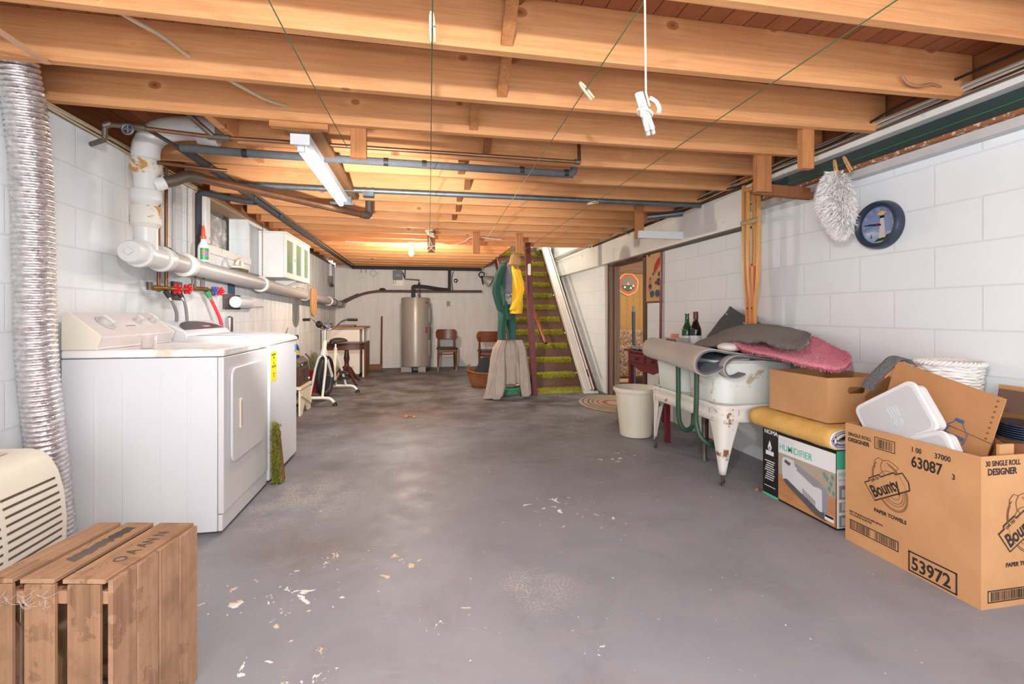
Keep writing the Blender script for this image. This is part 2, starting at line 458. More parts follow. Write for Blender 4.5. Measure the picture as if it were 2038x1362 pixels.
structure(MB().box(XL - .2, XR + .2, YF, 6.66, JB + JH, JB + JH + .03).box(XL - .2, 1.30, 6.66, YB, JB + JH, JB + JH + .03).build('ceiling', m_sub, smooth=False))
# upper stair well
structure(MB().box(1.24, 1.30, 6.66, YB, JB + JH + .03, 4.6).box(1.24, XR, 6.60, 6.66, JB + JH + .03, 4.6).build('wall_stairwell', m_plaster, smooth=False))
structure(MB().box(1.24, XR + .2, 6.60, YB + .2, 4.6, 4.65).build('ceiling_stairwell', m_plaster, smooth=False))

# joists
m_joist = wood('fir_joist', (221, 164, 114), (205, 143, 93), (168, 106, 68), 'x', rough=.72, spec=.15, grain=.26, bump=.08)
ORD = ['first', 'second', 'third', 'fourth', 'fifth', 'sixth', 'seventh', 'eighth', 'ninth', 'tenth', 'eleventh', 'twelfth', 'thirteenth', 'fourteenth', 'fifteenth', 'sixteenth', 'seventeenth', 'eighteenth', 'nineteenth', 'twentieth', 'twenty-first', 'twenty-second', 'twenty-third']
def joist(yc, x0, x1, sag=.016):
    b = MB(); n = 14
    def dz(x):
        t = (x - XL) / (XR - XL); return -sag * 4 * t * (1 - t)
    ring = []
    vs = []
    for i in range(n + 1):
        x = x0 + (x1 - x0) * i / n; z = dz(x)
        vs += [(x, yc - JW / 2, JB + z), (x, yc + JW / 2, JB + z), (x, yc + JW / 2, JB + JH), (x, yc - JW / 2, JB + JH)]
    fs = [(0, 1, 2, 3), tuple(4 * n + q for q in (3, 2, 1, 0))]
    for i in range(n):
        for q in range(4):
            fs.append((4 * i + q, 4 * (i + 1) + q, 4 * (i + 1) + (q + 1) % 4, 4 * i + (q + 1) % 4))
    return b.add(vs, fs)
JY = [2.13 + .4064 * k for k in range(-2, 20)]
for i, yc in enumerate(JY):
    x1 = 2.44 if yc < 6.7 else 1.26
    if yc > YB - .03: yc = YB - .03
    o = joist(yc, -1.03 if i == 4 else (XL + .04 if i > 3 else XL - .02), x1).build('ceiling_joist', m_joist, bevel=.002, seg=1)
    if i < 12: tag(o, 'bare wooden ceiling joist, %s visible counting away from the camera' % ORD[i], 'joist', 'ceiling joists')
    else: tag(o, 'short wooden ceiling joist left of the stair opening, %s counting from the back wall' % ORD[21 - i], 'joist', 'ceiling joists')
for yc in (.911, .504, .098, -.308, -.715, -1.12): structure(joist(yc, XL - .02, 2.44).build('ceiling_joist', m_joist, bevel=.002, seg=1))
o = MB().box(1.26, 1.30, 6.62, YB - .02, JB, JB + JH).build('stair_trimmer', m_joist, bevel=.002, seg=1)
tag(o, 'wooden trimmer edging the stair opening at the joist ends', 'joist')

# sill plate and header on the left wall
m_plate = wood('sill_plate', (176, 150, 118), (160, 132, 100), (120, 92, 66), 'y', knots=False)
structure(MB().box(XL - .2, XL - .004, YF, YB, WT, JB).build('trim_1', m_plate, smooth=False))
m_rim = wood('rim_board', (164, 108, 66), (140, 88, 52), (92, 56, 34), 'y')
structure(MB().box(XL - .2, XL - .12, YF, YB, JB, JB + JH).build('trim_2', m_rim, smooth=False))

structure(MB().box(XR - .03, XR - .002, YF, 6.6, JB + .001, JB + JH).build('trim_8', m_rim, smooth=False))

# window in the left wall
m_winframe = plain('window_steel', (52, 50, 50), .5)
m_winwood = worn('window_wood', (208, 206, 206), (150, 144, 140), .62, 12)
k = NT('window_glass'); v = k.coord(); f = k.noise(v, 9, 5, .7, .6)
k.color(k.ramp(f, [(.3, lin((92, 84, 78))), (.5, lin((150, 140, 132))), (.68, lin((236, 232, 228)))])); k.set(Roughness=.12); k.b.inputs['Coat Weight'].default_value = .5
m_winglass = k.m
win = MB().box(XL - .19, XL - .165, 4.235, 4.265, 1.66, 2.03).box(XL - .19, XL - .165, 5.055, 5.085, 1.66, 2.03).box(XL - .19, XL - .165, 4.265, 5.055, 1.66, 1.69).box(XL - .19, XL - .165, 4.265, 5.055, 2.0, 2.03).build('window_1', m_winframe)
structure(win)
MB().box(XL - .182, XL - .176, 4.26, 5.06, 1.685, 2.005).build('pane', m_winglass, win, w=True, smooth=False)
MB().box(XL - .01, XL + .012, 4.17, 5.16, 1.585, 1.655).build('sill_board', m_winwood, win, bevel=.003, w=True)
MB().box(XL - .004, XL + .012, 4.15, 4.225, 1.66, 2.03).build('side_board', m_winwood, win, bevel=.003, w=True)

# girder along the right wall: open steel beam near, boxed in white further on
m_bgreen = plain('beam_green', (44, 62, 64), .45, var=.1)
m_bwhite = worn('beam_white', (226, 226, 222), (176, 168, 158), .64, 5, .45)
m_rust = worn('beam_rust', (150, 96, 60), (222, 190, 158), .54, 30, .8, bump=.4)
BX = 2.40
bm = thing('steel_beam', 'dark green steel beam with rusty lower edge along the top of the right wall', 'beam', (BX, .6, 1.92))
MB().box(BX + .05, BX + .062, YF, 3.16, 1.935, 2.05).build('web', m_bgreen, bm, w=True)
MB().box(BX, BX + .09, YF, 3.16, 1.915, 1.933).build('lower_flange', m_rust, bm, bevel=.003, w=True)
MB().box(BX - .01, BX + .09, YF, 3.16, 2.035, 2.07).build('upper_flange', m_bwhite, bm, bevel=.004, w=True)
structure(MB().box(BX + .03, XR, YF, 3.16, 1.87, 1.913).build('trim_3', plain('ledge_grey', (196, 195, 196), .6), smooth=False))
structure(MB().box(BX, XR + .02, 3.19, YB, 1.765, 2.05).build('trim_4', m_bwhite, bevel=.004))
structure(MB().box(BX + .012, XR + .02, 3.22, 4.9, 1.752, 1.764).build('trim_5', plain('brown_strip', (104, 84, 70), .7), smooth=False))

# doorway: brown casing and the panelled room behind
m_case = wood('door_casing', (112, 82, 62), (98, 70, 52), (66, 46, 34), 'z', knots=False)
d = MB()
d.box(XR - .02, XR + .13, DY1 - .02, DY1 + .05, 0, DZ).box(XR - .02, XR + .13, DY0 - .05, DY0 + .02, 0, DZ).box(XR - .02, XR + .13, DY0 - .05, DY1 + .05, DZ - .02, DZ + .012)
structure(d.build('door_1', m_case, bevel=.004))
structure(MB().box(XR + .04, XR + .07, DY1 - .04, DY1 - .02, 0, DZ - .02).box(XR + .04, XR + .07, DY0 + .02, DY0 + .05, 0, DZ - .02).build('trim_6', m_case, bevel=.003))
m_panel = board_mat('wall_panelling', 'X', .13, (182, 134, 70), (168, 120, 60), (140, 96, 46), seam=.04)
structure(MB().box(XR + .12, 6.4, 8.3, 8.36, 0, 1.95).build('wall_den', m_panel, smooth=False))
structure(MB().box(XR + .12, 6.4, 4.0, 8.3, 2.12, 2.15).build('ceiling_den', m_plaster, smooth=False))
structure(MB().box(XR + .12, 6.4, 8.2, 8.3, 1.86, 2.12).box(6.3, 6.4, 4, 8.3, 0, 2.12).build('trim_7', wood('den_beam', (140, 102, 72), (120, 84, 58), (70, 46, 32), 'x', knots=False), smooth=False))

# ================================================================ LIGHT
w = bpy.data.worlds.new('world'); SC.world = w; w.use_nodes = True
w.node_tree.nodes['Background'].inputs[0].default_value = (.94, .97, 1.0, 1); w.node_tree.nodes['Background'].inputs[1].default_value = WORLD
def lamp(name, ty, loc, e, col=(1, 1, 1), size=.1, rot=(0, 0, 0), sy=None):
    L = bpy.data.lights.new(name, ty); L.energy = e; L.color = col
    if ty == 'AREA':
        L.size = size
        if sy: L.shape = 'RECTANGLE'; L.size_y = sy
    else: L.shadow_soft_size = size
    if ty == 'SPOT': L.spot_size = sy; L.spot_blend = .7
    o = bpy.data.objects.new(name, L); COL.objects.link(o); o.location = loc; o.rotation_euler = rot
    return o
for a in LAMPS: lamp(*a)
# ================================================================ LEFT SIDE : appliances
m_white = plain('appliance_white', (219, 220, 223), .3, var=.01, scale=3)
m_whitefront = plain('appliance_front', (214, 213, 215), .28, var=.01, scale=3)
m_cream = plain('cream_plastic', (230, 222, 204), .45, var=.02)
m_dark = plain('dark_gap', (38, 37, 38), .6)
m_black = plain('black_rubber', (24, 24, 25), .6)
m_chrome = plain('chrome', (205, 205, 205), .18, 1.0, var=.02)
m_knob = plain('knob_clear_grey', (206, 200, 196), .25)
k = NT('dryer_top_stained'); v = k.coord(); f = k.noise(v, 7, 6, .6)
k.color(k.mix(k.math('MULTIPLY', k.bw(f, .52, .62), .6), lin((236, 235, 234)), lin((206, 180, 140)))); k.set(Roughness=.22); m_stain = k.m

DX0, DX1, DY_0, DY_1 = -1.66, -.965, 2.565, 3.245
dry = thing('dryer', 'white front-loading clothes dryer nearest the camera with cream-ended sloping console', 'dryer', (-1.31, 2.9, 0))
MB().box(DX0, DX1 - .03, DY_0, DY_1, .015, .878).build('cabinet_body', m_white, dry, bevel=.004, w=True)
b = MB().box(DX1 - .028, DX1, DY_0, DY_1, .10, .878).box(DX1 - .028, DX1 - .006, DY_0, DY_1, .015, .096)
b.build('front_panel', m_whitefront, dry, bevel=.005, w=True)
MB().box(DX0, DX1 + .002, DY_0 - .002, DY_1 + .002, .881, .92).build('top_panel', m_stain, dry, bevel=.008, seg=3, w=True)
b = MB()
for x in (-1.52, -1.40, -1.24, -1.12):
    b.box(x - .006, x + .006, DY_0 - .0025, DY_0, .06, .80)
b.build('side_ribs', m_white, dry, bevel=.002, w=True)
door = MB().prism(rrect(DY_0 + .075, DY_1 - .115, .325, .815, .05), DX1, DX1 + .014, plane='yz').build('door', m_whitefront, dry, bevel=.006, seg=3, w=True)
MB().prism(rrect(2.725, 2.755, .485, .645, .006), DX1 + .0142, DX1 + .022, plane='yz').build('handle', m_cream, door, bevel=.003, w=True)
MB().prism(rrect(2.735, 2.748, .50, .63, .004), DX1 + .0222, DX1 + .0235, plane='yz').build('handle_recess', plain('recess_cream', (190, 176, 150), .5), door, w=True)
prof = [(-1.657, .921), (-1.657, 1.085), (-1.645, 1.096), (-1.628, 1.098), (-1.502, .987), (-1.498, .978), (-1.518, .93), (-1.514, .921)]
con = MB().prism(prof, DY_0 + .012, DY_1 - .012, plane='xz').build('console', plain('console_face', (222, 216, 216), .2, var=.02), dry, bevel=.003, w=True)
for y0, y1 in ((DY_0, DY_0 + .012), (DY_1 - .012, DY_1)):
    MB().prism([(a - (.002 if a < -1.6 else -.003), c + (.003 if c > .93 else 0)) for a, c in prof], y0, y1, plane='xz').build('end_cap', m_cream, con, bevel=.002, w=True)
sl = Vector((.126, 0, -.111)).normalized(); nrm = Vector((.111, 0, .126)).normalized()
def console_pt(t, y, h=0): return Vector((-1.628, y, 1.098)) + sl * (t * .168) + nrm * h
def knob(y, t, r, part):
    c = console_pt(t, y); M = Matrix((sl, Vector((0, 1, 0)), nrm)).transposed().to_4x4(); M.translation = c
    o = MB().lathe([(r * 1.45, .001), (r * 1.5, .004), (r * 1.3, .005), (r, .006), (r * .92, .026), (r * .5, .028), (0, .028)], 28, M).build(part, m_knob, con, w=True)
    MB().cbox((0, 0, .03), (r * 1.9, r * .45, .012), M).build('grip', m_white, o, bevel=.002, w=True)
knob(2.72, .48, .032, 'timer_knob'); knob(3.005, .42, .016, 'selector_knob'); knob(3.15, .42, .016, 'selector_knob')
M = Matrix((Vector((0, 1, 0)), -sl, nrm)).transposed().to_4x4()
b = MB()
for i in range(7): b.cbox((2.86 + .012 * i + .003, .0, .0), (.008, .006 if i % 3 else .009, .0008), Matrix.Identity(4))
b.v = [console_pt(.62, p.x, .0008) + sl * p.y + nrm * p.z for p in b.v]
b.build('print', plain('print_grey', (150, 146, 150), .5), con, w=True, smooth=False)['kind'] = 'stuff'

cup = MB().lathe([(.0, .003), (.030, .003), (.032, .006), (.037, .064), (.0385, .064), (.0345, .0), (0, .0)], 28).build('plastic_cup', clear('clear_plastic', (246, 246, 248), .05, 1.0, 1.25))
cup.location = (-1.347, 2.66, .9205); tag(cup, 'small clear plastic cup standing on the dryer top before its console', 'cup')

WX0, WX1, WY0, WY1 = -1.62, -.955, 3.262, 3.925
was = thing('washing_machine', 'white top-loading washing machine with yellow energy sticker beyond the dryer', 'washing machine', (-1.29, 3.59, 0))
MB().box(WX0, WX1 - .004, WY0, WY1, .02, .89).build('cabinet_body', m_white, was, bevel=.012, seg=3, w=True)
# top: low dome running to the rounded front lip
tp = [(-1.44, .89), (-1.44, .952), (-1.30, .957), (-1.15, .953), (-1.05, .945), (-.985, .934), (-.958, .922), (-.950, .905), (-.952, .89)]
MB().prism(tp, WY0 - .002, WY1 + .002, plane='xz').build('top_panel', m_white, was, bevel=.01, seg=3, w=True)
MB().prism([(a, c) for a, c in ((-1.42, .9545), (-1.30, .9585), (-1.15, .9545), (-1.06, .947), (-1.06, .951), (-1.15, .959), (-1.30, .963), (-1.42, .959))], WY0 + .09, WY1 - .07, plane='xz').build('lid', m_whitefront, was, bevel=.004, w=True)
cp = [(-1.62, .89), (-1.62, 1.03), (-1.60, 1.048), (-1.57, 1.047), (-1.45, .985), (-1.432, .965), (-1.43, .89)]
wc = MB().prism(cp, WY0, WY1, plane='xz').build('console', m_white, was, bevel=.01, seg=3, w=True)
s2 = (Vector((-1.45, 0, .985)) - Vector((-1.57, 0, 1.047))).normalized(); n2 = Vector((-s2.z, 0, s2.x))
M = Matrix((Vector((0, 1, 0)), -s2, n2)).transposed().to_4x4(); M.translation = Vector((-1.508, 3.593, 1.0155))
pl = [(-.24, -.052)] + [(.30 * math.cos(R(a)), -.052 + .108 * math.sin(R(a))) for a in range(0, 181, 12)]
MB().prism(pl, .0, .003, M).build('control_panel', plain('control_dark', (74, 70, 74), .3), wc, w=True)
b = MB()
for i in range(6): b.cbox((.03 + .017 * i, -.022 + (.003 if i == 0 else 0), .0034), (.011, .014 if i % 2 else .018, .0006), M)
b.build('print', plain('print_light', (206, 206, 210), .4), wc, w=True, smooth=False)['kind'] = 'stuff'
lab = MB().box(WX1 - .0035, WX1 - .0025, 3.285, 3.405, .655, .845).build('energy_label', plain('label_yellow', (240, 214, 30), .5, var=.01), was, w=True)
m_ink = plain('ink_black', (28, 26, 26), .6, var=0)
text(was, 'EnergyGuide', (WX1 - .002, 3.293, .822), (0, 1, 0), (0, 0, 1), .017, m_ink, w=True, bold=.01)
b = MB()
for z, wd in ((.80, .02), (.765, .012), (.75, .09), (.742, .09), (.70, .05), (.68, .012)):
    b.box(WX1 - .0024, WX1 - .0018, 3.345 - wd / 2, 3.345 + wd / 2, z, z + (.004 if wd > .03 else .012))
b.build('label_print', m_ink, was, w=True)['kind'] = 'stuff'
MB().box(WX1 - .004, WX1 - .0025, 3.87, 3.895, .80, .86).build('blue_tag', plain('tag_blue', (70, 120, 180), .5), was, w=True)

# mossy green shag scrap on a board, stood between the machines
m_moss = carpet('shag_green', (176, 172, 48), (94, 92, 20), 60, 1.0, .02)
msp = thing('carpet_scrap', 'green shag carpet scrap on a board leaning between dryer and washing machine', 'carpet scrap', (-.92, 3.29, 0))
MB().prism([(-.95, 0), (-.885, 0), (-.875, .02), (-.905, .33), (-.92, .385), (-.945, .40), (-.952, .38)], 3.285, 3.30, plane='xz').build('backing_board', wood('scrap_board', (150, 104, 70), (120, 84, 56), (80, 54, 36), 'z', knots=False), msp, w=True)
def shag(b, p0, p1, pw, n, L, rg, up=(0, 0, 1), spread=.6, wid=.004):
    """loose pile: thin blades rooted over the parallelogram p0 + s(p1-p0) + t*pw"""
    p0 = Vector(p0); p1 = Vector(p1); pw = Vector(pw); up = Vector(up)
    vs = []; fs = []
    for i in range(n):
        q = p0 + (p1 - p0) * rg.random() + pw * rg.random()
        d = (up + Vector((rg.uniform(-1, 1), rg.uniform(-1, 1), rg.uniform(-1, 1))) * spread).normalized() * L * rg.uniform(.6, 1.2)
        a = Vector((rg.uniform(-1, 1), rg.uniform(-1, 1), rg.uniform(-1, 1))).normalized() * wid
        k0 = len(vs); vs += [q - a, q + a, q + d * .6 + a * .8, q + d + Vector((0, 0, -.15 * L))]; fs.append((k0, k0 + 1, k0 + 2, k0 + 3))
    b.add(vs, fs)
b = MB().prism([(-.948, .008), (-.89, .008), (-.91, .33), (-.925, .39), (-.945, .40)], 3.262, 3.285, plane='xz')
shag(b, (-.946, 3.262, .01), (-.946, 3.262, .39), (.055, 0, 0), 900, .02, rnd, up=(0, -1, -.2), spread=.7)
b.build('pile', m_moss, msp, smooth=False, w=True)

# aluminium flexible duct
k = NT('foil_crinkled'); v = k.coord(); f = k.noise(v, 42, 4, .6, .3)
k.color(k.mix(k.bw(f, .35, .65), lin((196, 190, 190)), lin((232, 226, 226)))); k.set(Metallic=.85, Roughness=k.ramp(f, [(.3, (.24,) * 3), (.7, (.42,) * 3)]))
k.bump(f, .5, .008); m_foil = k.m
path = smooth_path([(-1.66, 2.20, 2.20), (-1.62, 2.24, 2.16), (-1.615, 2.265, 2.09), (-1.612, 2.31, 1.85), (-1.612, 2.335, 1.55), (-1.612, 2.345, 1.2), (-1.613, 2.36, .9), (-1.616, 2.40, .6), (-1.62, 2.44, .38), (-1.62, 2.46, .22), (-1.615, 2.47, .1), (-1.61, 2.475, .003)], 16)
# resample at even steps, one ridge every 22 mm
cum = [0.0]
for a_, b_ in zip(path, path[1:]): cum.append(cum[-1] + (b_ - a_).length)
def at_len(s_):
    for i_ in range(len(path) - 1):
        if s_ <= cum[i_ + 1] + 1e-9: return path[i_].lerp(path[i_ + 1], (s_ - cum[i_]) / max(1e-9, cum[i_ + 1] - cum[i_]))
    return path[-1]
pp = []; rr = []; st = .0055; n_ = int(cum[-1] / st)
PRO = (.0, .62, .80, .55)
for i in range(n_ + 1):
    pp.append(at_len(i * st)); tight = 1.0
    rr.append(.062 + .009 * PRO[i % 4] + .0015 * nz((i * .05, 3, 1)))
o = MB().tube(pp, rr, 40).build('flexible_duct', m_foil, ang=75); tag(o, 'silver corrugated flexible duct rising by the left wall beside the dryer', 'duct')

# dehumidifier
deh = thing('dehumidifier', 'cream dehumidifier with louvered front standing at the left edge below the silver duct', 'dehumidifier', (-1.5, 1.95, 0))
pf = [(-1.675, .02), (-1.36, .02), (-1.348, .10), (-1.335, .22), (-1.333, .32), (-1.342, .42), (-1.362, .50), (-1.385, .545), (-1.41, .572), (-1.45, .585), (-1.64, .59), (-1.675, .57)]
MB().prism(pf, 1.55, 2.10, plane='xz').build('housing', m_cream, deh, bevel=.012, seg=3, w=True)
b = MB()
pfl = pf[1:8]
def face_at(z):
    for (a, c), (a2, c2) in zip(pfl, pfl[1:]):
        if c <= z <= c2: return a + (a2 - a) * (z - c) / (c2 - c)
    return pfl[-1][0]
for i in range(14):
    z = .115 + i * .0275
    for y0, y1 in ((1.59, 1.81), (1.83, 2.065)):
        b.add([(face_at(z) + .0015, y0, z), (face_at(z) + .0015, y1, z), (face_at(z + .008) + .0015, y1, z + .008), (face_at(z + .008) + .0015, y0, z + .008)], [(0, 1, 2, 3)])
b.build('louver_slots', plain('slot_dark', (92, 80, 66), .8), deh, w=True, smooth=False)
MB().box(-1.58, -1.47, 1.64, 2.02, .5875, .5925).build('control_panel', plain('panel_cream2', (214, 206, 190), .4), deh, bevel=.002, w=True)
for y in (1.75, 1.83): MB().lathe([(.022, .592), (.02, .606), (0, .606)], 20, Matrix.Translation((-1.52, y, 0))).build('knob', m_white, deh, w=True)

# wooden crate stood on end
m_crate = wood('crate_slat', (166, 130, 102), (140, 106, 80), (112, 76, 54), 'z', rough=.85, scale=.9, bump=.6, stain=.75, grain=.6)
m_crate2 = wood('crate_top_slat', (166, 132, 102), (140, 108, 80), (112, 78, 54), 'y', rough=.85, scale=.9, bump=.6, stain=.7, grain=.6)
m_stencil = plain('stencil_grey', (96, 84, 74), .9, var=.2)
cr = thing('wooden_crate', 'weathered slatted wooden crate stood on end on the floor at bottom left', 'crate', (-.69, 1.42, 0), -11.6)
# local frame: x to the right (0 = right face), y away (0 = centre), z up
HX, HY_, HZ = .305, .149, .464
rg = random.Random(3)
bw = 2 * HY_ / 4
for i in range(4):
    y = -HY_ + bw * (i + .5)
    MB().box(-.012, 0, y - bw / 2 + .001, y + bw / 2 - .001 - (.004 if i == 1 else 0), 0, HZ - .004 - rg.uniform(0, .004)).build('side_board', m_crate, cr, bevel=.0015, seg=1)
for i in range(4):
    y = -HY_ + bw * (i + .5)
    MB().box(-HX, -HX + .01, y - bw / 2 + .004, y + bw / 2 - .004, 0, HZ - .012).build('side_board', m_crate, cr, bevel=.0015, seg=1)
for i, (x0, x1) in enumerate(((-.012 - .104, -.014), (-.218, -.136), (-.305, -.236))):
    o = MB().box(x0, x1, -HY_ - .004, HY_ + .004, HZ - .011, HZ).build('top_slat', m_crate2, cr, bevel=.0015, seg=1)
    if i == 0: text(cr, 'O A AN N', (x0 + .075, -.075, HZ + .0008), (0, 1, 0), (-1, 0, 0), .046, m_stencil, sx=.8)
    if i == 1:
        pts = []
        n_ = 24
        for q in range(n_ + 1): pts.append((x0 + .058 + .012 * nz((q * .6, 1, 1)) + .006 * nz((q * 2.1, 3, 1)), -.075 + .19 * q / n_))
        for q in range(n_, -1, -1): pts.append((x0 + .026 + .010 * nz((q * .7, 9, 1)) + .005 * nz((q * 1.9, 5, 1)), -.065 + .185 * q / n_))
        MB().prism(pts, HZ + .0003, HZ + .0008).build('ink_smear', m_stencil, cr, smooth=False)
m_crate3 = wood('crate_end_slat', (150, 114, 86), (126, 94, 70), (104, 70, 50), 'z', rough=.85, scale=.9, bump=.6, stain=.75, grain=.6)
for sy in (-1, 1):
    for x0, x1 in ((-.104, -.026), (-.207, -.134), (-.302, -.236)):
        MB().box(x0, x1, sy * HY_ - .005, sy * HY_ + .005, 0, HZ - .012).build('end_slat', m_crate3, cr, bevel=.0015, seg=1)
for z0 in (.03, .40):
    for sy in (-1, 1):
        MB().box(-HX + .01, -.012, sy * (HY_ - .018) - .012, sy * (HY_ - .018) + .012, z0, z0 + .03).build('batten', m_crate, cr, bevel=.001, seg=1)
b = MB()
rg2 = random.Random(4)
for i in range(34):
    p = Vector((-.14 - .16 * rg2.random(), -HY_ - .008 - .01 * rg2.random(), HZ - .03 - .02 * rg2.random()))
    q = p + Vector((rg2.uniform(-.03, .05), rg2.uniform(-.01, .006), rg2.uniform(-.02, .012)))
    b.tube(smooth_path([p, p.lerp(q, .5) + Vector((0, -.004, -.008)), q], 4), .0004, 4)
o = b.build('cobweb', plain('cobweb_white', (176, 170, 164), .9), cr)
# ================================================================ PIPES ON THE LEFT WALL AND CEILING
m_pipe = worn('pipe_white', (212, 211, 209), (188, 150, 92), .66, 9, .35)
m_pipeg = worn('pipe_grey_white', (178, 174, 174), (170, 160, 150), .64, 6, .45)
m_hub = worn('pipe_hub_rusty', (214, 210, 200), (178, 132, 66), .54, 10, .45, bump=.3)
m_copper = plain('copper_brown', (140, 100, 76), .42, .75, var=.12, scale=14)
m_copperd = plain('copper_tarnished', (112, 100, 90), .5, .6, var=.14, scale=12)
m_brass = plain('brass_tarnished', (142, 108, 58), .45, .7, var=.15, scale=30)
m_foam = plain('foam_black', (56, 56, 60), .85, var=.08, scale=30, bump=.3, bscale=150)
m_foamg = plain('foam_grey', (84, 86, 90), .85, var=.08, scale=30, bump=.3, bscale=150)
m_galv = plain('galvanised', (106, 113, 116), .45, .55, var=.12, scale=20)
m_redp = plain('handle_red', (196, 28, 40), .35, var=.05)
m_bluep = plain('handle_blue', (58, 74, 150), .4)
m_greenp = plain('fitting_green', (50, 132, 84), .45)

PXX = -1.55
def dz(y): return 1.430 - (y - 3.0) * .0215
dp = thing('drain_pipe', 'thick white cast-iron drain pipe running down and along the left wall', 'drain pipe', (PXX, 3.04, 1.43))
# vertical stack with hubs
MB().cyl((PXX, 3.04, 1.44), (PXX, 3.04, 2.02), .058, n=28).build('stack', m_pipe, dp, w=True)
def hub(z, h, r=.078): return MB().lathe([(.058, z - .02), (r * .93, z), (r, z + .006), (r, z + h), (r * .96, z + h + .006), (.058, z + h + .01)], 28, Matrix.Translation((PXX, 3.04, 0)))
hub(1.60, .10, .075).build('hub', m_hub, dp, w=True)
hub(1.735, .055, .076).build('hub', m_pipe, dp, w=True)
hub(1.905, .06, .078).build('hub', m_hub, dp, w=True)
# upper bend towards the joists
b = MB().tube(smooth_path([(PXX, 3.04, 1.97), (PXX + .005, 3.045, 2.06), (PXX + .05, 3.055, 2.13), (PXX + .13, 3.07, 2.17), (-1.30, 3.08, 2.185), (-1.22, 3.09, 2.185)], 6), [.068] * 30 + [.064], 28)
b.build('bend', m_pipe, dp, w=True)
MB().tube([(-1.31, 3.10, 2.19), (-1.305, 3.10, 2.19), (-1.20, 3.115, 2.187), (-1.195, 3.115, 2.187)], [.066, .086, .086, .07], 28).build('hub', m_pipe, dp, w=True)
# horizontal run
MB().cyl((PXX, 3.10, dz(3.1)), (PXX, YB - .01, dz(YB)), .058, n=28).build('pipe_run', m_pipeg, dp, w=True)
MB().tube([(PXX, 2.955, dz(2.9)), (PXX, 3.20, dz(3.2))], [.064, .064], 28).build('tee', m_pipe, dp, w=True)
def coup(y, L=.07, r=.078, m=None):
    z = dz(y)
    MB().tube([(PXX, y - L / 2 - .012, z), (PXX, y - L / 2, z), (PXX, y - L / 2 + .012, z), (PXX, y + L / 2, z), (PXX, y + L / 2 + .03, z)], [.059, r, r, r * .92, .059], 28).build('hub', m or m_pipe, dp, w=True)
for y, m in ((3.225, m_pipe), (3.515, m_hub), (5.02, m_pipe), (6.80, m_pipe), (8.42, m_pipe)): coup(y, m=m)
z = dz(2.95)
MB().tube([(PXX, 2.885, z), (PXX, 2.895, z), (PXX, 2.96, z), (PXX, 2.965, z), (PXX, 2.995, z), (PXX, 3.0, z)], [.056, .062, .062, .078, .078, .064], 32).build('cleanout_plug', m_pipe, dp, w=True)
MB().cbox((PXX, 2.878, z), (.034, .02, .034), Matrix.Translation((PXX, 0, z)) @ Matrix.Rotation(R(45), 4, 'Y') @ Matrix.Translation((-PXX, 0, -z))).build('plug_nut', m_pipe, dp, bevel=.004, w=True)
for y in (8.9, 9.5):
    MB().torus((PXX, y, dz(y)), .061, .006, axis='y').build('band', m_black, dp, w=True)
MB().tube([(PXX - .03, 9.86, dz(9.8) + .02), (PXX + .05, 9.87, dz(9.8) - .0)], [.07, .07], 24).build('wall_collar', m_pipeg, dp, w=True)
b = MB()
for y in (3.43, 5.13, 6.9):
    b.tube([(PXX - .01, y, dz(y) + .06), (PXX - .06, y, dz(y) + .10), (XL + .002, y, dz(y) + .12)], .004, 6)
b.build('strap_hangers', m_galv, dp, w=True)['kind'] = 'stuff'
# short white stub and brown copper drain leaving the stack
cd = thing('copper_drain', 'brown copper drain pipe with elbow running from the white stack under the joists', 'pipe', (-1.47, 3.1, 1.86))
MB().tube([(PXX + .04, 3.045, 1.83), (PXX + .085, 3.07, 1.855)], [.04, .036], 20).build('white_collar', m_pipe, cd, w=True)
b = MB().tube(smooth_path([(-1.475, 3.07, 1.855), (-1.44, 3.10, 1.875), (-1.40, 3.14, 1.91), (-1.37, 3.17, 1.925), (-1.33, 3.215, 1.925)], 6), .033, 18)
b.build('elbow', m_copperd, cd, w=True)
MB().cyl((-1.36, 3.18, 1.925), (-.46, 4.16, 1.928), .0275, n=20).build('pipe_run', m_copper, cd, w=True)
MB().tube(smooth_path([(-.50, 4.115, 1.928), (-.455, 4.165, 1.93), (-.445, 4.19, 1.96), (-.445, 4.20, 2.06)], 5), .031, 18).build('end_elbow', m_copperd, cd, w=True)

# copper supply with gate valve
cs = thing('copper_supply', 'tarnished copper water pipe with small valve wheel crossing in front of the white bend', 'pipe', (-1.60, 2.75, 1.98))
MB().tube([(XL + .005, 2.83, 1.978), (-1.585, 2.74, 1.975), (-1.575, 2.73, 1.98), (-1.575, 2.73, 2.04), (-1.565, 2.73, 2.052), (-1.48, 2.74, 2.052)], .0125, 12).build('riser', m_copperd, cs, w=True)
MB().tube([(-1.48, 2.74, 2.052), (-1.10, 2.80, 2.045), (.955, 2.83, 2.045)], .0115, 12).build('pipe_run', m_copper, cs, w=True)
for p, q in (((-1.58, 2.725, 2.04), (-1.55, 2.735, 2.058)), ((-1.50, 2.737, 2.052), (-1.40, 2.75, 2.052)), ((-1.13, 2.795, 2.046), (-1.02, 2.80, 2.045)), ((.94, 2.83, 2.045), (.97, 2.83, 2.045))):
    MB().cyl(p, q, .017, n=14).build('fitting', m_copperd, cs, w=True)
vv = MB().cyl((-1.46, 2.735, 2.04), (-1.45, 2.69, 2.02), .011, n=10).build('valve_stem', m_copperd, cs, w=True)
MB().torus((-1.447, 2.682, 2.017), .024, .006, axis='y', n=20, m=8).tube([(-1.471, 2.682, 2.017), (-1.423, 2.682, 2.017)], .004, 6).tube([(-1.447, 2.682, 1.993), (-1.447, 2.682, 2.041)], .004, 6).build('valve_wheel', m_galv, vv, w=True)
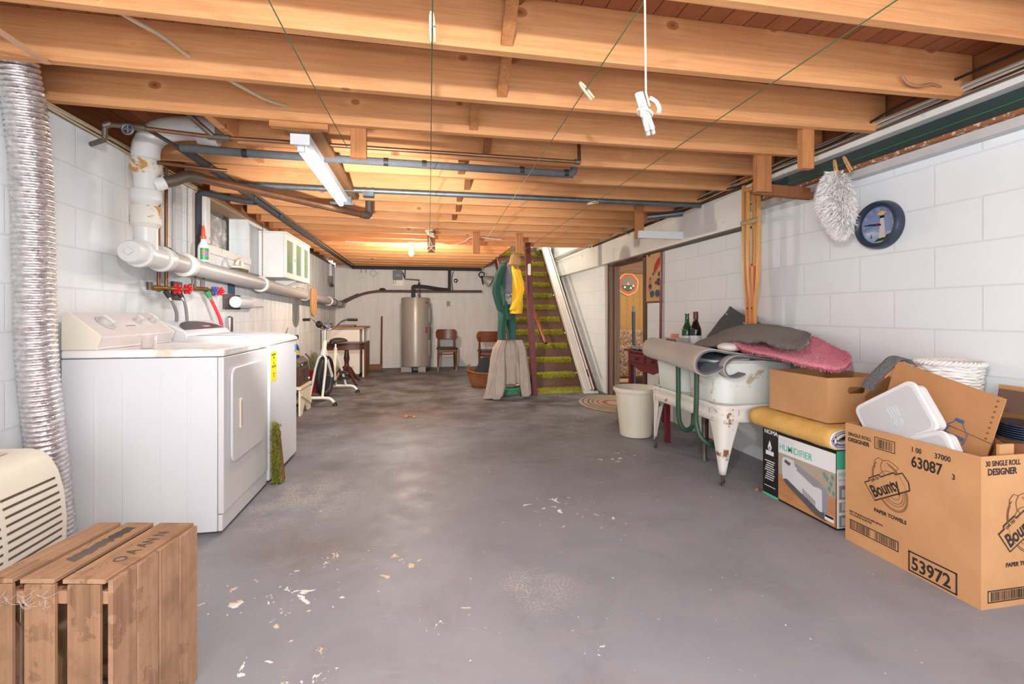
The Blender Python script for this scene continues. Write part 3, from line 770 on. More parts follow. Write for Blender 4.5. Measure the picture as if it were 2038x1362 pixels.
MB().tube([(-1.10, 2.795, 2.046), (-1.15, 2.76, 2.09), (-1.20, 2.70, 2.14)], .014, 10).build('branch', m_copperd, cs, w=True)
MB().cyl((-1.205, 2.70, 2.14), (-1.16, 2.68, 2.19), .022, n=12).build('branch_fitting', m_copperd, cs, w=True)
MB().tube([(.96, 2.83, 2.045), (.975, 2.85, 2.06), (.975, 2.86, 2.20)], .0115, 10).build('drop_leg', m_copper, cs, w=True)
ds = MB().tube([(-1.40, 2.75, 2.05), (-1.325, 3.29, 2.035), (-1.29, 4.1, 2.035), (-1.28, 9.7, 2.03)], .011, 8).build('thin_pipe', plain('pipe_dull', (74, 64, 58), .7))
tag(ds, 'thin tarnished pipe running lengthwise under the joists beside the black foam pipe', 'pipe')

# black foam covered pipes
fp = thing('foam_pipe', 'grey foam insulated pipe crossing below the joists with taped joints', 'insulated pipe', (-1.3, 3.0, 2.02))
b = MB().tube(smooth_path([(-1.335, 2.965, 2.03), (-1.0, 2.975, 2.025), (0, 2.985, 2.02), (.90, 3.0, 2.018), (.955, 3.0, 2.02), (.985, 3.0, 2.035), (.99, 3.0, 2.065)], 8), .0235, 18)
b.build('foam_sleeve', m_foamg, fp, w=True)
for x in (-1.02, .0, -.23, .62, .92): MB().cyl((x, 2.985 + x * .013, 2.0225), (x + .028, 2.985 + x * .013, 2.0225), .0252, n=18).build('tape_band', m_black, fp, w=True)
f2 = thing('foam_pipe', 'black foam insulated pipe running lengthwise under the joists to the back wall', 'insulated pipe', (-1.3, 5, 2.02))
MB().tube(smooth_path([(-1.335, 2.965, 2.03), (-1.325, 3.2, 2.025), (-1.32, 3.6, 2.02), (-1.33, 4.4, 2.02), (-1.34, 6, 2.02), (-1.35, 9.70, 2.02)], 6), .024, 16).build('foam_sleeve', m_foam, f2, w=True)
for y in (3.25, 3.36, 4.05, 4.75): MB().cyl((-1.322, y, 2.0235), (-1.322, y + .03, 2.0235), .0255, n=16).build('tape_band', m_black, f2, w=True)
f3 = thing('foam_pipe', 'black foam insulated pipe dropping down the left wall beside the window', 'insulated pipe', (-1.64, 3.88, 1.3))
MB().tube(smooth_path([(-1.63, 3.88, 1.42), (-1.63, 3.88, 1.6), (-1.63, 3.88, 1.94), (-1.625, 3.885, 1.985), (-1.59, 3.92, 2.0), (-1.48, 4.05, 2.0), (-1.40, 4.14, 2.0), (-1.345, 4.18, 2.01)], 6), .022, 16).build('foam_sleeve', m_foam, f3, w=True)
MB().cyl((-1.355, 4.17, 2.008), (-1.335, 4.19, 2.012), .025, n=14).build('tape_band', m_black, f3, w=True)
f4 = thing('foam_pipe', 'black insulated pipe along the top of the back wall with one drop', 'insulated pipe', (.4, 9.75, 2.0))
MB().cyl((-1.35, 9.72, 2.02), (1.2, 9.72, 2.02), .034, n=16).build('foam_sleeve', m_foam, f4, w=True)
MB().tube(smooth_path([(.55, 9.76, 2.02), (.55, 9.78, 1.98), (.55, 9.80, 1.7), (.55, 9.80, 1.55)], 4), .028, 14).build('drop_sleeve', m_foam, f4, w=True)
for x in (-1.18, -1.09): MB().cyl((x, 9.72, 2.0), (x, 9.72, 1.91), .006, n=8).build('hanger', m_galv, f4, w=True)

# galvanised conduit across the joists
cn = thing('conduit', 'grey steel conduit crossing the room below the joists to the right wall', 'conduit', (-1.3, 3.72, 2.03))
MB().tube([(-1.32, 3.74, 2.035), (-.5, 3.73, 2.03), (2.36, 3.70, 2.03)], .0205, 16).build('pipe_run', m_galv, cn, w=True)
for x in (-.44, -.38): MB().cyl((x, 3.73, 2.031), (x + .02, 3.73, 2.031), .0235, n=16).build('coupling', m_galv, cn, w=True)
o = MB().cyl((2.12, 4.2, 2.02), (2.40, 4.05, 2.04), .03, n=14).build('short_conduit', m_galv); tag(o, 'short dark pipe stub under the joists by the right beam', 'pipe')
lp = MB().tube([(-1.47, 3.0, 1.95), (-1.30, 3.2, 1.985), (-1.2, 3.24, 1.99)], .0115, 10).build('branch_pipe', m_copper); tag(lp, 'short brown copper pipe just above the copper drain elbow', 'pipe')

# risers down the wall to the taps
for i, (y, z0, z1, r, lb) in enumerate(((3.37, 1.235, 2.05, .0105, 'thin brown copper riser behind the white stack'), (3.46, 1.235, 2.05, .0105, 'brown copper riser just beyond the white stack'))):
    o = MB().cyl((-1.645, y, z0), (-1.645, y, z1), r, n=10).build('copper_riser', m_copper); tag(o, lb + ' feeding the red taps', 'pipe')
o = MB().cyl((-1.675, 3.62, 1.45), (-1.675, 3.62, 2.04), .011, n=10).build('steel_rod', m_pipeg); tag(o, 'off-white conduit on the left wall between copper riser and window', 'conduit')
ch = thing('chain', 'thin chain hanging on the left wall between stack and window', 'chain', (-1.66, 3.76, 1.45))
b = MB()
for i in range(46):
    z = 1.44 + i * .0125; b.torus((-1.655, 3.765 + .0, z), .0055, .0012, n=8, m=4, axis='x' if i % 2 else 'y')
b.build('links', m_galv, ch, w=True)['kind'] = 'stuff'
def tap(name, label, x, y, z, specs):
    t = thing(name, label, 'tap', (x, y, z))
    MB().tube([(x - .05, y - .07, z), (x - .01, y - .02, z), (x, y + .015, z)], .016, 12).build('valve_body', m_brass, t, w=True)
    MB().cyl((x - .055, y - .09, z - .012), (x - .055, y - .09, z + .035), .017, n=12).build('inlet', m_copperd, t, w=True)
    for (hx, hy, hz, m, r) in specs:
        MB().cyl((x, hy - .05, z), (hx, hy, hz), .008, n=8).build('stem', m_brass, t, w=True)
        b = MB()
        for k in range(6):
            a = R(60 * k); b.ball((hx, hy, hz), (.013, .008, .013), 10, 6, Matrix.Translation((math.cos(a) * r, 0, math.sin(a) * r)))
        b.lathe([(r, -.006), (r, .006)], 18, Matrix.Translation((hx, hy, hz)) @ Matrix.Rotation(R(90), 4, 'X'))
        b.build('handle', m, t, w=True)
    return t
t1 = tap('tap', 'brass washer tap with two red wheel handles on the left wall', -1.60, 3.38, 1.255, [(-1.575, 3.445, 1.255, m_redp, .024), (-1.575, 3.585, 1.262, m_redp, .024)])
MB().tube([(-1.60, 3.44, 1.262), (-1.61, 3.58, 1.265)], .013, 10).build('second_body', m_brass, t1, w=True)
MB().box(-1.64, -1.62, 3.50, 3.62, 1.185, 1.31).build('backplate', m_dark, t1, bevel=.003, w=True)
t2 = tap('tap', 'brass tap with blue and red wheel handles above the red hose', -1.60, 3.93, 1.28, [(-1.575, 4.01, 1.275, m_bluep, .020), (-1.575, 4.115, 1.272, m_redp, .024)])
MB().cyl((-1.60, 4.05, 1.262), (-1.60, 4.06, 1.24), .014, n=10).build('side_outlet', m_brass, t2, w=True)
MB().cyl((-1.645, 4.0, 1.28), (-1.645, 4.0, 1.42), .008, n=8).build('feed_pipe', m_copperd, t2, w=True)
MB().cyl((-1.645, 3.86, 1.28), (-1.645, 3.86, 1.42), .008, n=8).build('feed_pipe', m_copperd, t2, w=True)
m_hoseg = plain('hose_grey', (122, 120, 120), .5)
def hose(name, label, pts, r, m, cm):
    h = thing(name, label, 'hose', pts[0])
    MB().tube(smooth_path(pts, 8), r, 14).build('tube', m, h, w=True)
    p, q = Vector(pts[0]), Vector(pts[1]); d = (q - p).normalized()
    MB().tube([p - d * .022, p + d * .025], [r * 1.75, r * 1.5], 14).build('connector', cm, h, w=True)
    MB().tube([p + d * .025, p + d * .045], [r * 1.3, r * 1.2], 14).build('ferrule', m_chrome, h, w=True)
hose('washer_hose', 'grey washer hose below the first red tap handle', [(-1.595, 3.37, 1.22), (-1.575, 3.385, 1.17), (-1.56, 3.405, 1.10), (-1.565, 3.41, 1.03), (-1.59, 3.40, .94), (-1.63, 3.40, .86)], .0095, m_hoseg, m_dark)
hose('washer_hose', 'grey washer hose below the second red tap handle', [(-1.595, 3.53, 1.225), (-1.575, 3.54, 1.18), (-1.565, 3.55, 1.10), (-1.565, 3.55, 1.02), (-1.59, 3.54, .94), (-1.635, 3.53, .86)], .0095, m_hoseg, m_dark)
hose('garden_hose', 'bright red hose hanging from the green-fitted tap behind the washing machine', [(-1.595, 3.95, 1.245), (-1.575, 3.975, 1.185), (-1.545, 4.03, 1.06), (-1.535, 4.05, .97), (-1.54, 4.06, .88)], .0125, plain('hose_red', (206, 52, 66), .35), m_greenp)

# things standing on the big pipe or fixed to the wall
sb = thing('spray_bottle', 'white spray bottle with orange nozzle and green label standing on the drain pipe', 'spray bottle', (-1.55, 3.765, dz(3.765) + .056))
MB().lathe([(.0, 0), (.034, 0), (.037, .006), (.037, .09), (.033, .115), (.02, .14), (.016, .155), (.016, .165), (0, .165)], 24).build('bottle', m_white, sb)
MB().lathe([(.0175, .163), (.019, .165), (.019, .185), (.013, .19), (.012, .22), (.010, .235), (.006, .262), (0, .262)], 18).build('nozzle', plain('nozzle_orange', (236, 82, 40), .4), sb)
lb = MB().sheet(lambda u, v: (.0375 * math.cos(R(-100 + 110 * u)), .0375 * math.sin(R(-100 + 110 * u)), .012 + .085 * v), 16, 2).build('label', plain('label_green', (46, 140, 74), .4), sb)
MB().sheet(lambda u, v: (.0379 * math.cos(R(-80 + 85 * u)), .0379 * math.sin(R(-80 + 85 * u)), .03 + .03 * v + .02 * (1 - u)), 16, 2).build('label_band', plain('label_orange', (232, 96, 62), .4), lb)
MB().sheet(lambda u, v: (.0383 * math.cos(R(-60 + 48 * u)), .0383 * math.sin(R(-60 + 48 * u)), .043 + .022 * v), 10, 2).build('label_spot', plain('label_violet', (120, 104, 180), .4), lb)
sh = MB().box(XL + .002, -1.56, 4.36, 4.96, 1.452, 1.47).build('wall_shelf', plain('shelf_grey', (120, 112, 104), .7), bevel=.003); tag(sh, 'small grey wooden ledge below the window carrying a brush', 'shelf')
br = thing('scrub_brush', 'cream-handled scrub brush lying on the grey ledge below the window', 'brush', (-1.62, 4.66, 1.471))
MB().box(-.035, .035, -.11, .13, 0, .03).build('bristles', plain('bristle_dark', (98, 88, 80), .9, bump=.6, bscale=200), br, bevel=.006)
MB().prism(rrect(-.04, .04, -.13, .13, .035), .03, .048).build('back', m_cream, br, bevel=.006)
MB().tube(arc((0, 0, .045), .07, 10, 170, 14, 'yz'), .013, 12).build('handle', m_cream, br)
rh = thing('paper_roll_holder', 'white roll and tray on a dark board on the left wall above the washer', 'roll holder', (XL, 4.7, 1.2))
MB().box(0, .018, -.21, .16, -.065, .068).build('backboard', plain('board_dark', (88, 76, 70), .7), rh, bevel=.003)
MB().cyl((.075, -.13, .0), (.075, .20, .0), .05, n=24).build('roll', m_white, rh)
MB().box(.02, .115, .20, .52, -.04, .038).build('tray', m_white, rh, bevel=.012)
o = MB().box(XL + .001, XL + .004, 4.60, 4.76, 1.27, 1.37).build('blue_tape', plain('tape_blue', (84, 108, 134), .7)); tag(o, 'small blue square patch on the left wall below the drain pipe', 'tape')
cn2 = thing('spray_can', 'silver spray can behind the washing machine against the left wall', 'can', (-1.665, 4.55, .9))
MB().cyl((-1.665, 4.55, .02), (-1.665, 4.55, .985), .016, n=12).build('pole', m_pipeg, cn2, w=True)
MB().lathe([(.0, .92), (.027, .92), (.028, .93), (.028, 1.06), (.02, 1.07), (.012, 1.074), (.0, 1.074)], 20, Matrix.Translation((-1.665, 4.55, 0))).build('can_body', m_chrome, cn2, w=True)

# white wall cabinet
cb = thing('wall_cabinet', 'white wall cabinet with green glass panels hung on the left wall past the window', 'cabinet', (-1.56, 5.95, 1.48))
m_cab = worn('cabinet_white', (232, 231, 228), (206, 198, 186), .66, 8, .5)
Y0c, Y1c, Z0c, Z1c, XF = 5.40, 6.50, 1.485, 1.955, -1.43
MB().box(XL + .004, XF - .02, Y0c, Y1c, Z0c, Z1c).build('carcass', m_cab, cb, bevel=.003, w=True)
MB().box(XL + .005, XF - .03, Y0c - .003, Y0c, Z0c + .05, Z1c - .05).build('side_panel', m_cab, cb, bevel=.002, w=True)
m_gg = plain('green_glass', (126, 160, 142), .25, var=.05)
wds = [(Y0c, 5.78), (5.785, 6.15), (6.155, Y1c)]
for i, (a, b_) in enumerate(wds):
    f = MB()
    for (y0, y1, z0, z1) in ((a, a + .06, Z0c, Z1c), (b_ - .06, b_, Z0c, Z1c), (a + .06, b_ - .06, Z0c, Z0c + .06), (a + .06, b_ - .06, Z1c - .06, Z1c)):
        f.box(XF - .019, XF, y0, y1, z0, z1)
    d = f.build('door', m_cab, cb, bevel=.003, w=True)
    MB().box(XF - .014, XF - .008, a + .055, b_ - .055, Z0c + .055, Z1c - .055).build('glass_panel', m_gg, d, w=True)
    if i < 2: MB().ball((XF + .012, b_ - .03, 1.70), (.012, .01, .016), 12, 8).build('knob', m_white, d, w=True)
MB().box(XL + .004, XF + .01, Y0c - .01, Y1c + .01, Z1c, Z1c + .02).build('top_board', m_cab, cb, bevel=.003, w=True)
MB().prism([(XL + .01, Z0c - .001), (XF - .02, Z0c - .001), (XL + .01, Z0c - .11)], 5.95, 5.98, plane='xz').build('bracket', m_cab, cb, w=True)
MB().prism([(XL + .01, Z0c - .001), (XF - .02, Z0c - .001), (XL + .01, Z0c - .07)], 6.3, 6.33, plane='xz').build('bracket', m_cab, cb, w=True)
b = MB()
for i in range(40): b.torus((-1.645, 5.36, 1.50 + i * .0145), .006, .0014, n=8, m=4, axis='x' if i % 2 else 'y')
o = b.build('chain', m_copperd); tag(o, 'rusty chain hanging from the ceiling past the side of the white cabinet', 'chain')

mt = thing('straw_whisk', 'tan woven straw slipper shape hanging from the drain pipe', 'straw slipper', (-1.465, 6.87, 1.06))
k = NT('woven_straw'); v = k.coord((1, 1, 1)); wv = k.n('ShaderNodeTexWave'); wv.wave_type = 'BANDS'; wv.bands_direction = 'Z'; wv.inputs['Scale'].default_value = 55; wv.inputs['Distortion'].default_value = 1.2
k.l(v, wv.inputs['Vector']); k.color(k.mix(wv.outputs['Fac'], lin((168, 122, 76)), lin((212, 166, 112)))); k.set(Roughness=.85); k.bump(wv.outputs['Fac'], .6, .004); m_straw = k.m
pts = [(-.10, .38), (-.115, .2), (-.115, .09)] + [(.115 * math.cos(R(a)), .10 + .10 * math.sin(R(a))) for a in range(190, 351, 12)] + [(.115, .09), (.11, .2), (.095, .37), (.0, .375)]
MB().prism([(a * 1.35, c) for a, c in pts], -.015, .02, plane='yz').build('body', m_straw, mt, bevel=.012, seg=3)
MB().tube([(0, .02, .37), (-.02, .02, .42), (-.09, .03, .45)], .003, 6).build('loop', m_straw, mt)
jb = thing('wall_socket', 'grey wall socket box with white conduit at the far end of the left wall', 'socket', (XL + .005, 9.35, 1.73))
MB().box(0, .05, -.17, .0, -.06, .07).build('box', plain('socket_grey', (120, 112, 106), .5, .3), jb, bevel=.006)
MB().box(0, .02, .10, .25, -.05, .07).build('switch_plate', m_cream, jb, bevel=.004)
MB().cyl((.025, -.10, .07), (.025, -.10, .30), .03, n=12).build('conduit', m_pipe, jb)
MB().cyl((.045, -.12, -.10), (.045, -.02, -.10), .03, n=10).build('plug', m_dark, jb)

# fluorescent fixture hung on a board under the joists
fx = thing('fluorescent_light', 'fluorescent tube light on a brown board screwed under the joists', 'light', (-.6, 3.25, 2.0))
m_brd = wood('old_board', (150, 104, 66), (126, 84, 52), (78, 50, 32), 'y', knots=False)
MB().box(-.685, -.505, 2.56, 4.0, 2.022, 2.045).build('board', m_brd, fx, w=True, bevel=.002)
MB().box(-.75, -.47, 2.535, 2.575, 2.03, 2.075).build('nailer', wood('nailer', (206, 146, 92), (186, 124, 74), (140, 84, 48), 'x', knots=False), fx, bevel=.003, w=True)
ch_ = MB().prism([(-.665, 2.02), (-.57, 2.02), (-.575, 1.985), (-.595, 1.975), (-.64, 1.975), (-.66, 1.985)], 2.60, 3.90, plane='xz').build('channel', m_white, fx, bevel=.002, w=True)
MB().box(-.665, -.57, 2.592, 2.602, 1.965, 2.02).build('end_plate', m_white, ch_, bevel=.001, w=True)
MB().cyl((-.622, 2.67, 1.952), (-.622, 3.87, 1.952), .0185, n=20).build('tube', glow('tube_glow', (255, 246, 226), TUBE), fx, w=True)
for y in (2.64, 3.88): MB().box(-.64, -.604, y - .012, y + .012, 1.94, 1.98).build('socket', m_white, fx, bevel=.003, w=True)
MB().box(-.71, -.53, 3.905, 3.935, 1.955, 1.975).box(-.60, -.55, 3.90, 3.94, 1.96, 2.02).build('end_bracket', m_galv, fx, w=True)
o = MB().box(-.44, -.36, 3.70, 3.78, 1.985, 2.018).build('pipe_clamp', m_galv); o2 = o; tag(o, 'metal clamp box around the grey conduit beside the light', 'clamp')

# bare bulb
bl = thing('light_bulb', 'glowing bare bulb in a porcelain holder under the far joists', 'light bulb', (-.145, 6.6, 1.94))
MB().lathe([(.0, .13), (.062, .13), (.062, .11), (.045, .095), (.03, .09), (.03, .06), (0, .06)], 24).build('holder', m_white, bl)
MB().lathe([(.0, -.055), (.016, -.05), (.030, -.03), (.034, -.008), (.031, .015), (.02, .04), (.014, .06), (0, .06)], 24).build('bulb', glow('bulb_glow', (255, 214, 150), BULB), bl)
MB().tube(smooth_path([(.03, 0, .08), (.07, -.01, .07), (.06, 0, .03), (.03, 0, .02)], 6), .003, 6).build('pull_cord', m_copper, bl)
# ================================================================ RIGHT SIDE
m_tub = worn('tub_enamel', (226, 230, 224), (190, 176, 150), .62, 6, .4)
m_tubleg = worn('tub_stand_rusty', (226, 222, 212), (128, 84, 56), .60, 12, .55, bump=.3)
m_steel_d = plain('caster_steel', (110, 100, 92), .5, .7, var=.2, scale=30)
m_greenhose = plain('hose_green', (46, 82, 58), .45, var=.1)

tb = thing('washtub', 'white double washtub on rusty tapered legs with two green drain hoses', 'washtub', (2.13, 3.12, 0))
TX0, TX1, TY0, TY1 = 1.845, 2.43, 2.665, 3.585
def basin(y0, y1):
    b = MB(); n = 40
    def ring(x0, x1, ya, yb, z, r):
        return [(x, y, z) for x, y in rrect(x0, x1, ya, yb, r, 7)]
    R_ = []
    prof = [(.030, .43, .09), (.022, .47, .10), (.012, .50, .10), (.010, .515, .10), (.006, .52, .10), (.0, .66, .10), (-.004, .70, .10), (-.006, .705, .10), (-.004, .735, .10), (-.006, .775, .10), (-.016, .782, .10), (-.016, .794, .10), (-.002, .796, .10), (.006, .785, .09), (.05, .50, .07), (.09, .46, .05)]
    vs = []; m = 0
    for d, z, r in prof:
        q = ring(TX0 + .012 + d, TX1 - .012 - d, y0 + d, y1 - d, z, r); m = len(q); vs += q
    fs = []
    for i in range(len(prof) - 1):
        for k in range(m): fs.append((i * m + k, i * m + (k + 1) % m, (i + 1) * m + (k + 1) % m, (i + 1) * m + k))
    fs.append(tuple(range(m - 1, -1, -1))); fs.append(tuple((len(prof) - 1) * m + k for k in range(m)))
    return b.add(vs, fs)
basin(TY0 + .03, 3.105).build('basin', m_tub, tb, w=True)
basin(3.145, TY1 - .02).build('basin', m_tub, tb, w=True)
b = MB()
fr = rrect(TX0, TX1, TY0, TY1, .06, 7); fi = rrect(TX0 + .012, TX1 - .012, TY0 + .012, TY1 - .012, .05, 7); m = len(fr); vs = []
for z, ofs in ((.405, 0), (.415, .0), (.42, -.003), (.445, -.003), (.45, 0), (.485, 0), (.49, -.003), (.505, -.003), (.51, 0), (.515, .0)):
    cx, cy = (TX0 + TX1) / 2, (TY0 + TY1) / 2
    vs += [(x + (ofs if x < cx else -ofs), y + (ofs if y < cy else -ofs), z) for x, y in fr]
L_ = 10; fs = []
for i in range(L_ - 1):
    for k in range(m): fs.append((i * m + k, i * m + (k + 1) % m, (i + 1) * m + (k + 1) % m, (i + 1) * m + k))
b.add(vs, fs); b.build('stand_frame', m_tubleg, tb, w=True, solid=.006, solid_off=1)
def tubleg(sx, sy):
    x0 = TX0 if sx < 0 else TX1; y0 = TY0 if sy < 0 else TY1
    def P3(u, z):     # u in [-1,1] around the corner
        t = max(0.0, min(1.0, (z - .05) / .36)); w_ = .022 + .105 * t ** 1.25; rr = .055 if t > .3 else .05
        a = (u + 1) / 2
        ins = (1 - t) * .012
        c = .012 + .045 * t
        # quarter round between two flanges
        if u < -.35: q = (u + 1) / .65; dx, dy = c + (w_ - c) * (1 - q), 0.0
        elif u > .35: q = (u - .35) / .65; dx, dy = 0.0, c + (w_ - c) * q
        else:
            an = R(90 * (u + .35) / .7); dx = c - c * math.sin(an); dy = c - c * math.cos(an)
        sxx = -1 if sx < 0 else 1; syy = -1 if sy < 0 else 1
        off = .004 if z < .52 and z > .38 else 0
        return (x0 - sxx * (dx + ins - off), y0 - syy * (dy + ins - off), z)
    b = MB().sheet(lambda u, v: P3(-1 + 2 * u, .075 + (.515 - .075) * v), 18, 12)
    lg = b.build('leg', m_tubleg, tb, w=True, solid=.004, sub=0)
    cx = x0 + (.026 if sx < 0 else -.026); cy = y0 + (.026 if sy < 0 else -.026)
    MB().tube([(cx, cy, .09), (cx, cy, .05), (cx, cy, .03)], [.009, .008, .008], 10).build('caster_stem', m_steel_d, lg, w=True)
    MB().torus((cx, cy + .004, .021), .0165, .0048, axis='y', n=22, m=8).tube([(cx - .02, cy + .004, .021), (cx + .02, cy + .004, .021)], .004, 6).tube([(cx, cy - .012, .021), (cx, cy + .02, .021)], .005, 8).build('caster', m_steel_d, lg, w=True)
    for z in (.425, .49):
        MB().ball((x0 + (.075 if sx < 0 else -.075), y0 + (-.004 if sy < 0 else .004), z), (.009, .006, .009), 10, 6).build('bolt', m_rust, lg, w=True)
        MB().ball((x0 + (-.004 if sx < 0 else .004), y0 + (.085 if sy < 0 else -.085), z), (.006, .009, .009), 10, 6).build('bolt', m_rust, lg, w=True)
for s in ((-1, -1), (-1, 1), (1, -1), (1, 1)): tubleg(*s)
MB().tube(smooth_path([(1.80, 3.099, .728), (1.80, 3.098, .70), (1.80, 3.097, .66), (1.80, 3.095, .55), (1.80, 3.095, .42), (1.805, 3.09, .33), (1.83, 3.08, .275), (1.87, 3.08, .265), (1.91, 3.09, .30), (1.93, 3.11, .40), (1.94, 3.12, .45)], 8), .0165, 14).build('drain_hose', m_greenhose, tb, w=True)
MB().tube(smooth_path([(1.79, 2.862, .728), (1.795, 2.861, .70), (1.797, 2.86, .66), (1.797, 2.865, .5), (1.797, 2.87, .38), (1.805, 2.84, .29), (1.84, 2.815, .245), (1.90, 2.82, .22), (1.99, 2.88, .215), (2.1, 2.95, .23)], 8), .0165, 14).build('drain_hose', m_greenhose, tb, w=True)
MB().tube([(2.02, 3.12, .45), (2.02, 3.12, .06), (2.02, 3.12, .03)], [.018, .018, .03], 12).build('drain_pipe', m_steel_d, tb, w=True)

# carpets piled on the tub
m_cback = carpet('carpet_backing', (196, 184, 172), (168, 156, 146), 160, .4, .003)
m_cblue = carpet('carpet_bluegrey', (124, 128, 138), (90, 94, 106), 240, .8)
m_cgrey = carpet('carpet_greybrown', (142, 132, 122), (104, 96, 90), 200, .9, .008)
m_cdark = carpet('carpet_charcoal', (84, 84, 86), (58, 58, 60), 120, .5)
m_pink = carpet('rug_pink', (244, 158, 172), (214, 110, 130), 120, 1.0, .012)
rl = thing('carpet_roll', 'beige-backed grey carpet folded into a roll along the front of the washtub', 'carpet', (1.9, 3.1, .7))
base = [(2.40, .805), (2.2, .82), (2.046, .835), (1.87, .856), (1.766, .87), (1.691, .852), (1.647, .807), (1.654, .745), (1.698, .717), (1.766, .724), (1.828, .748), (1.865, .778), (1.91, .800), (2.02, .806)]
path = smooth_path([(a, 0, c) for a, c in base], 6); NP = len(path) - 1
def rollpt(u, v, d=0.0):
    i = int(round(u * NP)); p = path[min(NP, i)]; a = path[max(0, i - 1)]; b_ = path[min(NP, i + 1)]; t = (b_ - a).normalized()
    y = 2.63 + 1.02 * v
    w_ = max(0, min(1, (2.0 - p.x) / .3))
    return (p.x + t.z * -d * -1 * -1 + .15 * v * w_ + .008 * nz((u * 5, v * 6, 1)), y + .010 * nz((u * 9, 3, v)), p.z + t.x * d + .025 * v + .006 * nz((u * 4, v * 5, 9)))
MB().sheet(lambda u, v: rollpt(u, v), NP, 26).build('backing_layer', m_cback, rl, w=True, solid=.006, solid_off=0)
MB().sheet(lambda u, v: (lambda q: (q[0], q[1] - .004, q[2]))(rollpt(u, v, .0085)), NP, 26).build('pile', m_cblue, rl, w=True, solid=.009, solid_off=0)
base2 = [(2.40, .785), (2.2, .80), (2.046, .82), (1.922, .833), (1.862, .806), (1.836, .766), (1.842, .722), (1.88, .695), (1.935, .693), (1.985, .712)]
path2 = smooth_path([(a, 0, c) for a, c in base2], 6); N2 = len(path2) - 1
def fold2(u, v, d=0.0):
    i = int(round(u * N2)); p = path2[min(N2, i)]; a = path2[max(0, i - 1)]; b_ = path2[min(N2, i + 1)]; t = (b_ - a).normalized()
    return (p.x - t.z * d, 2.622 + .066 * v + .004 * nz((u * 8, 1, 1)), p.z + t.x * d)
MB().sheet(lambda u, v: fold2(u, v), N2, 3).build('inner_fold', m_cback, rl, w=True, solid=.005, solid_off=0)
MB().sheet(lambda u, v: fold2(u, v, .008), N2, 3).build('inner_pile', m_cblue, rl, w=True, solid=.008, solid_off=0)
b = MB(); rg = random.Random(11)
for i in range(9):
    t = rg.random(); p = Vector(rollpt(.62 + .38 * t, 0)); b.tube(smooth_path([p, p + Vector((rg.uniform(-.01, .03), -.01, rg.uniform(-.02, -.005))), p + Vector((rg.uniform(-.02, .05), -.012, rg.uniform(-.05, -.02)))], 4), .0009, 4)
b.build('loose_threads', m_cback, rl, w=True)['kind'] = 'stuff'

gr = thing('folded_carpet', 'thick grey-brown carpet piece draped on top of the pile on the washtub', 'carpet', (2.15, 2.9, .86))
def curve_of(pts):
    q = smooth_path(pts, 8); n_ = len(q) - 1
    def f(u):
        t = max(0, min(1, u)) * n_; i = min(n_ - 1, int(t)); return q[i].lerp(q[i + 1], t - i)
    return f
GF = curve_of([(1.95, 3.20, .850), (1.93, 2.97, .874), (1.93, 2.80, .895), (1.95, 2.717, .930), (1.955, 2.551, .928), (1.95, 2.402, .912), (1.95, 2.267, .914), (1.955, 2.175, .924), (1.975, 2.135, .958)])
GB = curve_of([(2.36, 3.55, .885), (2.37, 3.44, .926), (2.38, 3.319, .976), (2.38, 3.143, 1.007), (2.38, 2.931, 1.019), (2.38, 2.743, 1.01), (2.38, 2.62, .991), (2.37, 2.57, .982), (2.36, 2.53, .972)])
def gpt(u, v):
    p = GF(u).lerp(GB(u), v)
    z = p.z + .040 * math.sin(PI * v) * math.sin(PI * min(1, u + .15)) + .008 * nz((u * 5, v * 4, 2)) + .004 * nz((u * 22, v * 14, 7))
    z += .030 * math.exp(-((u - .60) / .07) ** 2) * (1 - v) ** 2
    return (p.x, p.y + .008 * nz((u * 12, v * 12, 5)), z)
MB().sheet(gpt, 60, 26).build('pile', m_cgrey, gr, w=True, solid=.022, solid_off=-1, sub=1)
b = MB(); rg = random.Random(5)
for i in range(700):
    s_ = rg.random()
    u, v = (rg.random(), 0) if s_ < .45 else ((1, rg.random()) if s_ < .8 else (rg.random(), 1))
    p = Vector(gpt(u, v)); p.z -= rg.random() * .02
    d = Vector((rg.uniform(-1, .1) if v == 0 else rg.uniform(-.4, .4), rg.uniform(-1, .2) if u == 1 else rg.uniform(-.3, .3), rg.uniform(-.4, .5))).normalized() * .010
    a = Vector((rg.uniform(-1, 1), rg.uniform(-1, 1), rg.uniform(-1, 1))).normalized() * .003
    b.add([p - a, p + a, p + d], [(0, 1, 2)])
b.build('edge_fibres', plain('fibre_blue', (98, 100, 108), .95), gr, w=True, smooth=False)['kind'] = 'stuff'

pk = thing('bath_rug', 'shaggy pink bath rug hanging over the near end of the washtub pile', 'rug', (2.2, 2.5, .8))
PF = curve_of([(1.97, 2.735, .912), (1.95, 2.60, .876), (1.96, 2.42, .858), (1.985, 2.28, .838), (2.04, 2.17, .815), (2.12, 2.125, .800), (2.20, 2.13, .808), (2.27, 2.16, .832), (2.33, 2.23, .85)])
PB = curve_of([(2.1, 2.75, .915), (2.2, 2.7, .93), (2.36, 2.65, .95), (2.37, 2.573, .955), (2.38, 2.52, .945), (2.385, 2.47, .93), (2.385, 2.41, .905), (2.38, 2.36, .88), (2.37, 2.30, .86)])
def ppt(u, v):
    p = PF(u).lerp(PB(u), v); p = Vector(p)
    p.z += .012 * math.sin(PI * v) * u + .008 * nz((p.x * 8, p.y * 8, 3)); return p
MB().sheet(lambda u, v: tuple(ppt(u, v)), 48, 16).build('backing', m_pink, pk, w=True, solid=.016, solid_off=0)
b = MB(); rg = random.Random(8); vs = []; fs = []
